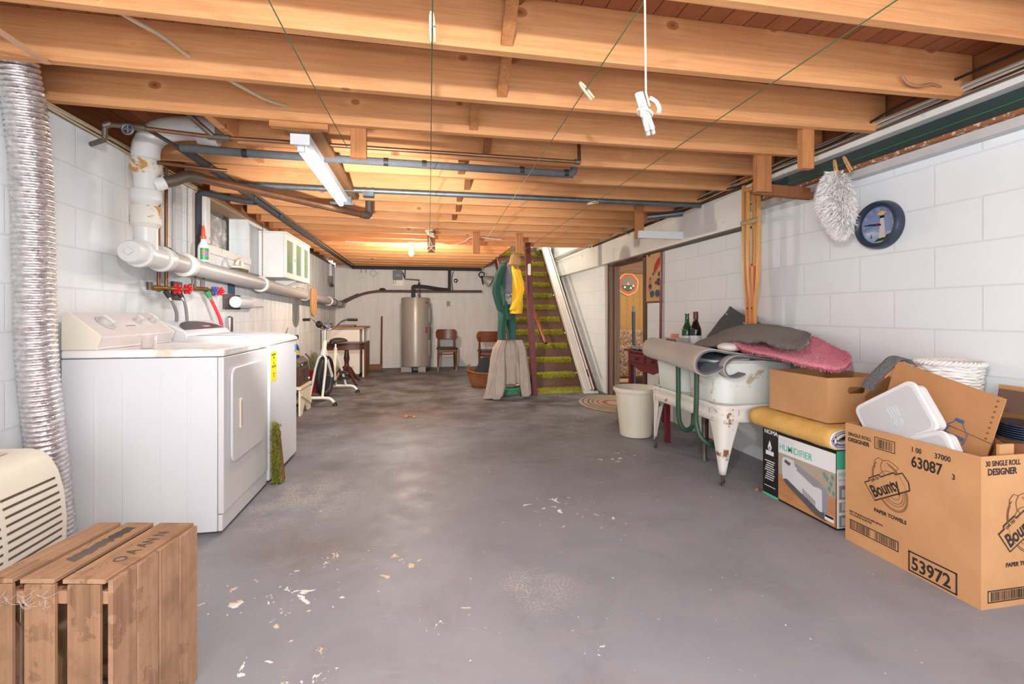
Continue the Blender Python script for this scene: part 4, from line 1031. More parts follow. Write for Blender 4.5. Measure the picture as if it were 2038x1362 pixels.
for i in range(13000):
    u, v = rg.random(), rg.random() ** 1.3
    p = ppt(u, v)
    d = Vector((rg.uniform(-1, 1) * .7 - .25, rg.uniform(-1, 1) * .7 - .2, rg.uniform(.1, 1.0))).normalized() * rg.uniform(.012, .021)
    if v < .05: p.z -= rg.random() * .016; d = (Vector((-.6, -.5, rg.uniform(-.9, .4))) + Vector((rg.uniform(-.5, .5), rg.uniform(-.5, .5), 0))).normalized() * .018
    q = Vector((rg.uniform(-1, 1), rg.uniform(-1, 1), rg.uniform(-1, 1))).normalized() * .0022
    k0 = len(vs); vs += [p - q, p + q, p + d * .65 + q * .8, p + d]; fs.append((k0, k0 + 1, k0 + 2, k0 + 3))
b.add(vs, fs); b.build('shag', m_pink, pk, w=True, smooth=False)['kind'] = 'stuff'

dk = thing('carpet_offcut', 'dark charcoal carpet offcut propped pointing up against the wall behind the washtub', 'carpet', (2.4, 3.2, .9))
def dpt(u, v):
    # triangle: base from (3.56,.90) to (2.62,.90), apex (3.42,1.15)
    yb = 3.56 - .98 * u; yt = 3.43 - .30 * u * 0; y = yb + (3.42 - yb) * v; z = .90 + .25 * v - .0 * u
    x = 2.33 + .115 * v + .012 * nz((u * 3, v * 3, 1)) - .02 * math.sin(PI * u) * (1 - v)
    return (x, y + .006 * nz((u * 20, v * 20, 3)), z + .006 * nz((u * 16, v * 16, 8)))
MB().sheet(dpt, 24, 16).build('backing', m_cdark, dk, w=True, solid=.010)
b = MB()
for y, z in ((3.40, 1.10), (3.16, 1.03)): b.tube([(2.405 - (1.15 - z) * .3, y, z), (2.40 - (1.15 - z) * .3, y - .03, z - .012)], .0025, 5)
b.build('staple_marks', m_white, dk, w=True)['kind'] = 'stuff'
MB().sheet(lambda u, v: (2.322 + .02 * v, 3.54 - .2 * u, .90 + .035 * v * (1 - u)), 6, 3).build('pale_patch', m_cback, dk, w=True)
o = MB().ball((1.955, 2.745, .878), (.07, .075, .030), 24, 14).build('white_cushion', plain('cushion_white', (226, 220, 214), .8, var=.05)); tag(o, 'small white pad poking out below the pink rug on the washtub', 'pad')

# bottles
def bottle(name, label, x, y, z, h, r, m, extra=None):
    t = thing(name, label, 'bottle', (x, y, z))
    MB().lathe([(0, 0), (r * .95, 0), (r, .006), (r, h * .48), (r * .93, h * .56), (r * .6, h * .68), (r * .42, h * .76), (r * .38, h * .96), (r * .42, h * .965), (r * .42, h), (0, h)], 28).build('glass', m, t)
    MB().lathe([(r * 1.01, h * .10), (r * 1.01, h * .36)], 28, caps=False).build('label', m_white, t)
    if extra: MB().lathe([(r * .45, h * .80), (r * .45, h * 1.003), (0, h * 1.005)], 20).build('capsule', extra, t)
    return t
m_gbot = plain('glass_green', (30, 78, 40), .08, var=.1); m_dbot = plain('glass_dark', (26, 24, 22), .08, var=.05)
bottle('wine_bottle', 'dark wine bottle with red neck band at the back of the washtub', 2.29, 3.66, .797, .315, .046, m_dbot, plain('capsule_red', (96, 40, 44), .4))
bottle('wine_bottle', 'green glass bottle beside the dark bottle behind the rolled carpet', 2.27, 3.76, .797, .30, .043, m_gbot)

# dark red side table with drawers, things on it
m_red = wood('red_stain', (122, 44, 54), (104, 34, 44), (70, 22, 30), 'y', rough=.4, knots=False, bump=.05)
rt = thing('side_table', 'dark red wooden side table with two knobbed drawers behind the washtub', 'side table', (2.22, 4.08, 0))
RX0, RX1, RY0, RY1 = 2.03, 2.43, 3.68, 4.44
MB().box(RX0 - .03, RX1, RY0 - .03, RY1 + .03, .725, .745).build('tabletop', m_red, rt, bevel=.005, w=True)
for x in (RX0 + .02, RX1 - .02):
    for y in (RY0 + .025, RY1 - .025): MB().box(x - .02, x + .02, y - .02, y + .02, 0, .725).build('leg', m_red, rt, bevel=.003, w=True)
ap = [(RY0 + .04, .725), (RY1 - .04, .725), (RY1 - .04, .60)]
n_ = 16
for i in range(n_ + 1):
    t = i / n_; y = RY1 - .045 - (RY1 - RY0 - .09) * t; ap.append((y, .585 - .045 * math.sin(PI * t) ** 2 * (1 if .25 < t < .75 else .45) + .012 * math.cos(4 * PI * t)))
ap.append((RY0 + .04, .60))
MB().prism(ap, RX0 + .006, RX0 + .024, plane='yz').build('apron', m_red, rt, bevel=.002, w=True)
MB().box(RX0 + .02, RX1 - .02, RY0 + .01, RY0 + .03, .60, .725).build('side_apron', m_red, rt, w=True)
for y0, y1 in ((3.75, 4.05), (4.07, 4.38)):
    d = MB().box(RX0 - .006, RX0 + .010, y0, y1, .625, .708).build('drawer', m_red, rt, bevel=.004, w=True)
    MB().lathe([(.010, 0), (.008, .008), (.018, .018), (.016, .026), (0, .028)], 18, Matrix.Translation((RX0 - .006, (y0 + y1) / 2, .667)) @ Matrix.Rotation(R(-90), 4, 'Y')).build('knob', wood('knob_wood', (120, 62, 46), (96, 46, 36), (60, 26, 22), 'x', knots=False), d, w=True)
k = NT('newsprint'); v = k.coord(); f = k.noise(v, 60, 5, .8); k.color(k.mix(k.bw(f, .42, .6), lin((118, 108, 122)), lin((226, 222, 226)))); k.set(Roughness=.9); m_news = k.m
def cpt(u, v):
    x = 2.02 + .26 * v; y = 4.46 - .50 * u
    return (x + .01 * nz((u * 8, v * 8, 2)), y, .752 + .035 * abs(nz((u * 6, v * 5, 4))) + .03 * (1 - u) * abs(nz((u * 9, v * 9, 1))))
o = MB().sheet(cpt, 26, 16).build('crumpled_newspaper', m_news, smooth=False, solid=.001); tag(o, 'crumpled newspaper lying on the dark red side table', 'newspaper')
m_card = NT('cardboard'); v = m_card.coord((1, 1, 1)); f = m_card.noise(v, 4, 5, .6); g = m_card.noise(m_card.coord((160, 160, 2)), 1, 2)
m_card.color(m_card.mix(m_card.bw(f, .3, .7), lin((190, 140, 94)), lin((204, 154, 106)))); m_card.set(Roughness=.85); m_card.bump(g, .12, .002); m_card = m_card.m
m_cardin = plain('cardboard_inside', (188, 136, 90), .9, var=.06, scale=5)
bx = thing('small_carton', 'small flat open cardboard carton on the dark red side table', 'carton', (2.27, 4.15, .746))
MB().box(-.10, .10, -.17, .17, .003, .01).build('bottom', m_card, bx)
for (a, b1, c, d) in ((-.10, -.094, -.17, .17), (.094, .10, -.17, .17), (-.094, .094, -.17, -.164), (-.094, .094, .164, .17)): MB().box(a, b1, c, d, .01, .075).build('wall', m_card, bx)
gx = thing('glass_dish_box', 'striped glass box with coral rim standing behind the rolled carpet', 'box', (2.20, 3.80, .745))
MB().box(-.06, .06, -.10, .12, .0, .14).build('box_body', plain('dish_grey', (186, 182, 178), .3), gx, bevel=.004)
for i, y in enumerate((-.075, -.04, -.005, .03, .065)): MB().torus((-.062, y, .115), .013, .004, axis='x', n=16, m=6).build('ring', plain('ring_brown', (120, 72, 52), .5), gx)
MB().box(-.07, .0, -.03, -.005, .13, .175).build('coral_clip', plain('coral', (226, 140, 118), .5), gx, bevel=.004)

# waste bin, yellow scrubber in a jar, braided rug
m_bin = plain('bin_cream', (228, 220, 200), .45, var=.04, scale=4)
bn = thing('waste_bin', 'cream plastic waste bin standing on the floor before the washtub', 'bin', (1.895, 3.98, 0))
MB().lathe([(0, .0), (.128, .0), (.136, .006), (.139, .02), (.178, .385), (.184, .388), (.185, .40), (.198, .404), (.2, .43), (.194, .436), (.186, .43), (.172, .40), (.130, .02), (0, .015)], 48).build('bucket', m_bin, bn)
o_ = MB().prism([(-.03, -.012), (.03, -.012), (.045, .004), (-.045, .004)], .415, .43, Matrix.Translation((-.187, -.0, 0)) @ Matrix.Rotation(R(90), 4, 'Z')).build('lip_handle', m_bin, bn, bevel=.003)
ys = thing('scrubber_jar', 'clear jar with a yellow scrubber standing on the floor beside the cream bin', 'jar', (1.99, 4.49, 0))
MB().lathe([(0, .002), (.055, .002), (.062, .01), (.064, .12), (.052, .15), (.05, .17), (.047, .17), (.049, .148), (.06, .118), (.058, .012), (0, .008)], 24).build('glass', clear('jar_glass', (240, 244, 240), .03, 1, 1.2), ys)
b = MB().ball((0, 0, .055), (.045, .045, .04), 16, 10); 
b.build('scrubber', plain('scrubber_yellow', (222, 196, 58), .8, bump=.8, bscale=90), ys)
k = NT('braided_rug'); tc = k.n('ShaderNodeTexCoord'); mp = k.n('ShaderNodeMapping'); mp.inputs['Scale'].default_value = (1 / .42, 1 / .58, 0); k.l(tc.outputs['Object'], mp.inputs['Vector'])
ln = k.n('ShaderNodeVectorMath', operation='LENGTH'); k.l(mp.outputs[0], ln.inputs[0])
dd = ln.outputs['Value']
tan_, red_, grn_, drk_ = lin((178, 156, 130)), lin((158, 76, 60)), lin((120, 118, 104)), lin((98, 76, 66))
rp = k.n('ShaderNodeValToRGB'); rp.color_ramp.interpolation = 'CONSTANT'
stops = [(0, tan_), (.22, red_), (.34, tan_), (.44, red_), (.50, tan_), (.58, grn_), (.64, tan_), (.70, drk_), (.75, tan_), (.86, drk_), (.90, tan_)]
while len(rp.color_ramp.elements) < len(stops): rp.color_ramp.elements.new(.5)
for e, (p, c) in zip(rp.color_ramp.elements, stops): e.position = p; e.color = c
k.l(dd, rp.inputs[0]); wv = k.n('ShaderNodeTexWave'); wv.inputs['Scale'].default_value = 30; wv.inputs['Distortion'].default_value = 2; k.l(tc.outputs['Object'], wv.inputs['Vector'])
k.color(k.mix(k.math('MULTIPLY', wv.outputs['Fac'], .3), rp.outputs[0], drk_)); k.set(Roughness=.95)
k.bump(k.math('SINE', k.math('MULTIPLY', dd, 75.0)), .8, .006)
n_ = 72; pts = [(.42 * math.cos(2 * PI * i / n_), .58 * math.sin(2 * PI * i / n_)) for i in range(n_)]
o = MB().prism(pts, 0, .012).build('braided_rug', k.m, bevel=.004); o.location = (2.30, 5.42, .0005); o.rotation_euler = (0, 0, R(-6)); tag(o, 'oval braided rug in tan and red rings before the doorway', 'rug')

# ---------------------------------------------------------------- boxes at the right
hb = thing('humidifier_box', 'printed black and white humidifier carton on the floor under the yellow mat', 'box', (2.25, 2.29, 0))
HX0, HX1, HYa, HYb, HZ_ = 2.05, 2.44, 2.03, 2.555, .40
m_blk = plain('print_black', (24, 22, 24), .35, var=.02)
MB().box(HX0, HX1, HYa, HYb, 0, HZ_).build('carton', m_blk, hb, bevel=.002, w=True)
def face(y0, y1, z0, z1, h, m, name, pts=None, parent=None):
    """flat print on the side that faces the room"""
    b = MB().add([(HX0 - h, y1, z0), (HX0 - h, y0, z0), (HX0 - h, y0, z1), (HX0 - h, y1, z1)], [(0, 1, 2, 3)]) if pts is None else MB().add([(HX0 - h, y, z) for y, z in pts], [tuple(range(len(pts)))])
    return b.build(name, m, parent or hb, w=True, smooth=False)
m_pw = plain('print_white', (232, 232, 232), .35, var=.01); m_teal = plain('print_teal', (78, 190, 158), .4, var=.01)
m_pwood = wood('print_wood', (206, 152, 106), (188, 132, 86), (160, 104, 66), 'y', rough=.4, knots=False, bump=0); m_pbeige = plain('print_beige', (176, 164, 146), .4, var=.02)
m_pg1 = plain('print_grey_light', (214, 214, 218), .35, var=.01); m_pg2 = plain('print_grey', (150, 150, 158), .35); m_pg3 = plain('print_grey_dark', (92, 92, 98), .35)
m_pleaf = plain('print_leaf', (110, 150, 136), .4)
YB_, YP = 2.555, 2.425      # black strip then picture
face(HYa + .004, YP, .285, .385, .0006, m_pw, 'title_panel')
face(HYa + .004, YP, .10, .285, .0006, m_pbeige, 'picture_wall')
face(HYa + .004, YP, .012, .16, .0009, m_pwood, 'picture_floor')
face(YP, YB_, .0, .012, .0008, m_teal, 'teal_edge')
ap = [(2.395, .255), (2.385, .268), (2.35, .272), (2.31, .268), (2.12, .205), (2.085, .18), (2.078, .15), (2.083, .03), (2.10, .02), (2.16, .025), (2.36, .115), (2.39, .14), (2.397, .2)]
face(0, 0, 0, 0, .0012, m_pg1, 'picture_humidifier', pts=ap)
face(0, 0, 0, 0, .0014, m_pg2, 'picture_shade', pts=[(2.305, .265), (2.12, .205), (2.085, .18), (2.078, .15), (2.083, .03), (2.115, .022), (2.118, .17), (2.29, .235), (2.30, .24)])
face(0, 0, 0, 0, .0016, m_pg3, 'picture_base', pts=[(2.39, .14), (2.36, .115), (2.16, .025), (2.10, .02), (2.085, .028), (2.085, .065), (2.13, .055), (2.36, .15)])
face(0, 0, 0, 0, .0016, m_pg3, 'picture_display', pts=[(2.372, .258), (2.33, .247), (2.338, .228), (2.378, .24)])
face(0, 0, 0, 0, .0016, m_pg2, 'picture_vent', pts=[(2.275, .245), (2.13, .20), (2.125, .178), (2.17, .172), (2.29, .222)])
b = MB()
for i in range(8):
    for j in range(3):
        y = 2.245 - i * .011; z = .135 - i * .005 + j * -.012; b.add([(HX0 - .0019, y, z), (HX0 - .0019, y - .008, z - .003), (HX0 - .0019, y - .008, z - .010), (HX0 - .0019, y, z - .007)], [(0, 1, 2, 3)])
b.build('picture_grille', m_pg3, hb, w=True, smooth=False)['kind'] = 'stuff'
b = MB()
for (y, z) in ((2.085, .245), (2.06, .225), (2.10, .26), (2.05, .26), (2.07, .195), (2.045, .18)): b.add([(HX0 - .0011, y + .014, z), (HX0 - .0011, y, z - .02), (HX0 - .0011, y - .008, z + .002), (HX0 - .0011, y + .004, z + .014)], [(0, 1, 2, 3)])
b.build('picture_leaves', m_pleaf, hb, w=True, smooth=False)['kind'] = 'stuff'
U, V = (0, -1, 0), (0, 0, 1)
text(hb, 'CONSOLE', (HX0 - .0012, 2.415, .352), U, V, .024, m_pg1, w=True)
text(hb, 'HUMIDIFIER', (HX0 - .0012, 2.417, .305), U, V, .052, m_teal, w=True, sx=.86, bold=.005)
text(hb, 'NOMA', (HX0 - .0006, 2.54, .372), U, V, .036, m_pw, w=True, bold=.02)
b = MB()
for i in range(9):
    z = .205 - i * .0135; b.box(HX0 - .0006, HX0 - .0003, 2.455 + (i % 3) * .005, 2.535 - (i * 7 % 4) * .005, z, z + .0055)
b.box(HX0 - .0006, HX0 - .0003, 2.45, 2.54, .055, .059)
b.build('small_print', m_pw, hb, w=True, smooth=False)['kind'] = 'stuff'
face(0, 0, 0, 0, .0006, m_pw, 'drop_emblem', pts=[(2.495, .335), (2.507, .305), (2.512, .292), (2.505, .275), (2.495, .272), (2.485, .275), (2.478, .292), (2.483, .305)])
text(hb, '8', (HX0 - .0009, 2.502, .279), U, V, .024, m_blk, w=True, bold=.01)
face(2.462, 2.528, .245, .27, .0006, m_pw, 'emblem_plate')
face(2.044, 2.10, .03, .06, .0019, m_pw, 'info_plate'); face(2.046, 2.098, .045, .058, .0022, m_blk, 'info_band')
# near end of the carton
def endp(x0, x1, z0, z1, m, name, h=.0006): return MB().add([(x0, HYa - h, z0), (x1, HYa - h, z0), (x1, HYa - h, z1), (x0, HYa - h, z1)], [(0, 1, 2, 3)]).build(name, m, hb, w=True, smooth=False)
endp(HX0, HX1, .31, .40, m_teal, 'end_teal'); endp(HX0, HX1, .01, .308, m_pw, 'end_white')
for z0, z1 in ((.155, .225), (.09, .14), (.015, .075)): endp(HX0 + .014, HX0 + .12, z0, z1, m_pg2, 'end_picture', .0009)
for z0 in (.165, .097, .022): endp(HX0 + .03, HX0 + .08, z0, z0 + .04, m_pg1, 'end_picture', .0011)
text(hb, 'HUMIDIFIER', (HX0 + .012, HYa - .0009, .272), (1, 0, 0), V, .030, m_teal, w=True, sx=.8)
text(hb, 'IN COMFORT', (HX0 + .012, HYa - .0009, .248), (1, 0, 0), V, .014, m_pg2, w=True)
o = MB().cyl((2.02, 2.57, .012), (2.06, 2.60, .012), .010, n=10).build('wooden_peg', plain('peg_wood', (150, 112, 84), .7)); tag(o, 'short wooden peg on the floor by the humidifier carton', 'peg')

# yellow foam mat folded on the carton
k = NT('mat_yellow'); v = k.coord(); f = k.noise(v, 10, 6, .6); g = k.noise(v, 120, 3)
k.color(k.mix(k.bw(f, .35, .7), lin((212, 162, 84)), lin((226, 184, 106)))); k.set(Roughness=.85); k.bump(g, .5, .006); m_mat = k.m
ym = thing('rolled_mat', 'folded yellow carpet mat with white edge lying on the humidifier carton', 'mat', (2.2, 2.3, .40))
bp = [(2.40, .512), (2.2, .517), (2.07, .515), (2.02, .502), (1.998, .475), (1.996, .445), (2.012, .418), (2.05, .408), (2.2, .406), (2.40, .406)]
pp = smooth_path([(a, 0, c) for a, c in bp], 5); n_ = len(pp) - 1
MB().sheet(lambda u, v: (pp[int(round(u * n_))].x, 2.02 + .59 * v + .006 * nz((u * 6, v, 0)), pp[int(round(u * n_))].z + .003 * nz((u * 5, v * 9, 2))), n_, 16).build('outside', m_mat, ym, w=True, solid=.006, solid_off=1)
def inn(d): return [Vector((p.x + (d if p.x < 2.06 else 0), 0, p.z + (-d if p.z > .46 else d))) for p in pp]
for j, (d, m) in enumerate(((.008, m_white), (.018, plain('mat_lilac', (186, 172, 190), .9, bump=.5, bscale=90)), (.032, m_white))):
    q = inn(d); MB().sheet(lambda u, v: (q[int(round(u * n_))].x, 2.014 + .60 * v, q[int(round(u * n_))].z), n_, 6).build('layer', m, ym, w=True, solid=.008, solid_off=0)

def open_box(t, x0, x1, y0, y1, z0, z1, m, mi, th=.005, skip=()):
    MB().box(x0, x1, y0, y1, z0, z0 + th).build('bottom', m, t, w=True)
    if 'l' not in skip: MB().box(x0, x0 + th, y0, y1, z0 + th, z1).build('side_wall', m, t, w=True)
    if 'r' not in skip: MB().box(x1 - th, x1, y0, y1, z0 + th, z1).build('side_wall', m, t, w=True)
    if 'n' not in skip: MB().box(x0 + th, x1 - th, y0, y0 + th, z0 + th, z1).build('end_wall', m, t, w=True)
    if 'f' not in skip: MB().box(x0 + th, x1 - th, y1 - th, y1, z0 + th, z1).build('end_wall', m, t, w=True)
ob = thing('cardboard_box', 'open brown cardboard box with oval hand hole on top of the yellow mat', 'box', (2.25, 2.31, .522))
OX0, OX1, OY0, OY1, OZ0, OZ1 = 2.07, 2.46, 2.105, 2.52, .523, .758
open_box(ob, OX0, OX1, OY0, OY1, OZ0, OZ1, m_card, m_cardin, skip=('n',))
# near end with a real hand hole
outer = [(OX0 + .005, OZ0 + .005), (OX1 - .005, OZ0 + .005), (OX1 - .005, OZ1), (OX0 + .005, OZ1)]
hole = rrect(2.195, 2.305, .672, .708, .016, 6)
def plate_with_hole(y0, y1):
    b = MB(); n = len(hole); vs = []; fs = []
    cx, cz = 2.25, .69; oc = []
    for (x, z) in hole:
        d = Vector((x - cx, z - cz)); s_ = []
        if d.x > 0: s_.append((OX1 - .005 - cx) / d.x)
        if d.x < 0: s_.append((OX0 + .005 - cx) / d.x)
        if d.y > 0: s_.append((OZ1 - cz) / d.y)
        if d.y < 0: s_.append((OZ0 + .005 - cz) / d.y)
        q = min(s_); oc.append((cx + d.x * q, cz + d.y * q))
    for c in outer:      # snap the nearest ray end to each corner
        i = min(range(n), key=lambda i: (oc[i][0] - c[0]) ** 2 + (oc[i][1] - c[1]) ** 2); oc[i] = c
    for y in (y0, y1):
        vs += [(x, y, z) for x, z in hole] + [(x, y, z) for x, z in oc]
    for i in range(n):
        j = (i + 1) % n
        fs += [(i, j, n + j, n + i), (2 * n + i, 3 * n + i, 3 * n + j, 2 * n + j), (i, 2 * n + i, 2 * n + j, j), (n + i, n + j, 3 * n + j, 3 * n + i)]
    return b.add(vs, fs)
plate_with_hole(OY0, OY0 + .005).build('end_wall', m_card, ob, w=True, smooth=False)

# the big paper towel carton
BX0, BX1, BY0, BY1, BZ = 2.02, 2.475, 1.384, 1.951, .565
bb = thing('paper_towel_carton', 'big open brown paper towel carton with black print at the right edge', 'box', (2.25, 1.67, 0))
open_box(bb, BX0, BX1, BY0, BY1, 0, BZ, m_card, m_cardin)
UL, UN = (0, -1, 0), (1, 0, 0)
XI, YI = BX0 - .0007, BY0 - .0007
m_ink2 = plain('ink_brown_black', (44, 36, 34), .8, var=.03); m_inkl = plain('ink_line', (120, 80, 52), .8, var=.03)
text(bb, 'SINGLE ROLL', (XI, 1.935, .508), UL, V, .022, m_ink2, w=True, bold=.02, sx=.92)
text(bb, 'DESIGNER', (XI, 1.935, .48), UL, V, .026, m_ink2, w=True, bold=.03, sx=.92)
def frame_l(y0, y1, z0, z1, t, name, par, m): # on the left face; y0>y1
    b = MB()
    for (a, b1, c, d) in ((y1, y0, z0, z0 + t), (y1, y0, z1 - t, z1), (y1, y1 + t, z0, z1), (y0 - t, y0, z0, z1)): b.box(XI - .0003, XI, a, b1, c, d)
    return b.build(name, m, par, w=True, smooth=False)
def bars_l(y0, y1, z0, z1, n, par, m, seed=1):
    rg = random.Random(seed); b = MB(); y = y0
    while y > y1 + .003:
        w_ = rg.choice((.0012, .0012, .0024, .0036)); b.box(XI - .0003, XI, y - w_, y, z0, z1); y -= w_ + rg.choice((.0013, .0025, .004))
    o = b.build('barcode_bars', m, par, w=True, smooth=False); o['kind'] = 'stuff'; return o
fb = frame_l(1.80, 1.705, .482, .535, .003, 'barcode_frame', bb, m_ink2); bars_l(1.79, 1.716, .488, .528, 1, fb, m_ink2)
text(bb, '1 00', (XI, 1.637, .514), UL, V, .030, m_ink2, w=True, bold=.015, sx=.8)
text(bb, '37000', (XI, 1.545, .514), UL, V, .030, m_ink2, w=True, bold=.015, sx=.8)
text(bb, '63087', (XI, 1.637, .452), UL, V, .064, m_ink2, w=True, bold=.02, sx=.76)
text(bb, '3', (XI, 1.482, .45), UL, V, .030, m_ink2, w=True, bold=.015, sx=.9)
def logo(par, org, u, v, s):
    """towel roll outline with the slanted word plate; org is its centre"""
    org = Vector(org); u = Vector(u); v = Vector(v); n = u.cross(v)
    def pt(a, b_, h=.0004): return org + u * (a * s) + v * (b_ * s) + n * h
    def line(pts, t, name, m, par2, closed=False):
        o = MB().tube([pt(a, b_, .0006) for a, b_ in pts], t * s, 5, closed=closed).build(name, m, par2, w=True)
        return o
    el = lambda rx, ry, cx, cy, a0, a1, n_=30: [(cx + rx * math.cos(R(a0 + (a1 - a0) * i / n_)), cy + ry * math.sin(R(a0 + (a1 - a0) * i / n_))) for i in range(n_ + 1)]
    rot = lambda pts, a: [(x * math.cos(R(a)) - y * math.sin(R(a)), x * math.sin(R(a)) + y * math.cos(R(a))) for x, y in pts]
    g = line(rot(el(.40, .60, .02, -.02, 100, 420), 28), .008, 'logo_outline', m_inkl, par)
    for (rx, ry, cx, cy, a0, a1) in ((.37, .57, .02, -.02, 110, 415), (.30, .42, .05, -.08, 0, 360), (.24, .34, .06, -.1, 0, 360), (.15, .22, .07, -.12, 0, 360)):
        line(rot(el(rx, ry, cx, cy, a0, a1), 28), .006, 'logo_ring', m_inkl, g)
    line([(-.38, .30), (-.36, .52), (-.26, .62), (-.14, .58), (-.02, .62), (.12, .58), (.26, .50), (.2, .44), (.2, .34), (.22, .24)], .007, 'logo_sheet', m_inkl, g)
    line([(-.14, .58), (-.2, .45), (-.18, .32), (-.08, .22)], .007, 'logo_sheet', m_inkl, g)
    a = 33; ca, sa = math.cos(R(a)), math.sin(R(a))
    def q(x, y, h): return pt(x * ca - y * sa, x * sa + y * ca - .03, h)
    pl = MB().add([q(x, y, .0010) for x, y in ((-.56, -.22), (.50, -.22), (.58, -.05), (.55, .20), (.36, .22), (.34, .27), (-.06, .27), (-.08, .33), (-.42, .33), (-.44, .27), (-.60, .27))], [tuple(range(11))]).build('logo_plate', m_ink2, g, w=True, smooth=False)
    MB().add([q(x, y, .0013) for x, y in ((-.54, -.19), (.48, -.19), (.55, -.04), (.525, .175), (.34, .19), (.32, .24), (-.08, .24), (-.10, .30), (-.40, .30), (-.42, .24), (-.575, .24))], [tuple(range(11))]).build('logo_border', m_card, g, w=True, smooth=False)
    MB().add([q(x, y, .0016) for x, y in ((-.525, -.175), (.465, -.175), (.53, -.04), (.505, .16), (.31, .17), (.3, .21), (-.50, .21), (-.555, .2))], [tuple(range(8))]).build('logo_face', m_card, g, w=True, smooth=False)
    uu = u * ca + v * sa; vv = v * ca - u * sa
    text(par, 'Bounty', q(-.52, -.135, .0018), uu, vv, .40 * s, m_ink2, w=True, bold=.028, sx=.70)
    text(par, 'QUILTED', q(-.40, .222, .0018), uu, vv, .085 * s, m_ink2, w=True, bold=.012, sx=.8)
logo(bb, (XI, 1.735, .335), UL, V, .178)
text(bb, 'PAPER TOWELS', (XI, 1.802, .196), UL, V, .022, m_ink2, w=True, bold=.035, sx=.95)
text(bb, 'PRINT TYPE 30 ROLLS 64 2-PLY SHEETS PER ROLL\n11.0 X 10.4 IN 28 X 26 CM TOTAL', (XI, 1.928, .142), UL, V, .0125, m_ink2, w=True, bold=.01, sx=.62)
fb = frame_l(1.925, 1.69, .062, .108, .004, 'barcode_frame', bb, m_ink2); bars_l(1.918, 1.82, .068, .103, 1, fb, m_ink2, 2); bars_l(1.80, 1.70, .068, .103, 1, fb, m_ink2, 3)
frame_l(1.648, 1.462, .008, .094, .006, 'number_frame', bb, m_ink2)
text(bb, '53972', (XI, 1.636, .022), UL, V, .074, m_ink2, w=True, bold=.02, sx=.82)
text(bb, '30 SINGLE ROLL', (BX0 + .02, YI, .528), UN, V, .028, m_ink2, w=True, bold=.02, sx=.82)
text(bb, 'DESIGNER', (BX0 + .03, YI, .495), UN, V, .034, m_ink2, w=True, bold=.03, sx=.88)
logo(bb, (BX0 + .20, YI, .30), UN, V, .19)
text(bb, 'PAPER TOWELS', (BX0 + .115, YI, .148), UN, V, .022, m_ink2, w=True, bold=.035)
b = MB()
for (a, b1, c, d) in ((BX0 + .03, BX0 + .40, .022, .026), (BX0 + .03, BX0 + .40, .064, .068), (BX0 + .03, BX0 + .034, .022, .068), (BX0 + .396, BX0 + .40, .022, .068)): b.box(a, b1, YI - .0003, YI, c, d)
fb = b.build('barcode_frame', m_ink2, bb, w=True, smooth=False)
b = MB(); x = BX0 + .045; rg = random.Random(6)
while x < BX0 + .385:
    w_ = rg.choice((.0012, .0024, .0036)); b.box(x, x + w_, YI - .0003, YI, .028, .062); x += w_ + rg.choice((.0015, .0028, .004))
b.build('barcode_bars', m_ink2, fb, w=True, smooth=False)['kind'] = 'stuff'

# contents of the carton
def slab(A, Bp, Cp, th, r=.02):
    """rounded rectangle with corners A,B,C (B the shared corner) and thickness th away from the room"""
    A, Bp, Cp = Vector(A), Vector(Bp), Vector(Cp); u = (Bp - A); L = u.length; u.normalize(); v = (A - Bp) * 0 + (Cp - Bp); v -= u * v.dot(u); Hh = v.length; v.normalize()
    n = u.cross(-v).normalized()
    if n.x > 0: n = -n
    M = Matrix((u, v, n)).transposed().to_4x4(); M.translation = A
    return M, L, Hh
m_tup = plain('tupper_milky', (222, 222, 224), .35, var=.02); m_tup.node_tree.nodes['Principled BSDF'].inputs['Subsurface Weight'].default_value = .25
m_tup2 = plain('tupper_panel', (196, 197, 200), .4, var=.02)
def tub_box(name, label, A, Bp, Cp, depth):
    t = thing(name, label, 'container', A)
    M, L, Hh = slab(A, Bp, Cp, depth)
    MB().prism(rrect(.012, L - .012, .012, Hh - .012, .03), -depth, -.012, M).build('container', m_tup, t, bevel=.006, w=True)
    lid = MB().prism(rrect(0, L, 0, Hh, .035), -.014, .004, M).build('lid', m_tup, t, bevel=.005, seg=3, w=True)
    MB().prism(rrect(.018, L - .018, .018, Hh - .018, .025), .0042, .0052, M).build('lid_panel', m_tup2, lid, w=True)
    return t, M, L, Hh, lid
t, M, L, Hh, lid = tub_box('plastic_container', 'larger milky plastic food container with lid tilted in the big carton', (2.05, 1.935, .640), (2.068, 1.672, .815), (2.054, 1.54, .63), .07)
MB().torus((0, 0, 0), .018, .0018, M=M @ Matrix.Translation((L * .55, Hh * .62, .0052)), n=24, m=6).torus((0, 0, 0), .009, .0015, M=M @ Matrix.Translation((L * .55, Hh * .62, .0052)), n=18, m=6).build('embossed_ring', m_tup, lid, w=True)
b = MB()
for i in range(4): b.cbox((L * .55 - .02 + .013 * i, Hh * .42, .0055), (.006, .05, .0012), M)
b.build('embossed_bars', m_tup, lid, w=True)['kind'] = 'stuff'
tp_ = MB().prism(rrect(.03, .13, .0, .024, .002), .0056, .0062, M @ Matrix.Translation((.06, Hh * .80, 0)) @ Matrix.Rotation(R(12), 4, 'Z')).build('tape_label', plain('tape_cream', (226, 218, 184), .6), t, w=True)
tub_box('plastic_container', 'smaller milky plastic container half hidden inside the big carton', (2.045, 1.715, .545), (2.045, 1.525, .635), (2.04, 1.42, .50), .06)
fl = thing('water_carton', 'tilted brown carton printed with a blue water jug inside the big carton', 'carton', (2.2, 1.6, .5))
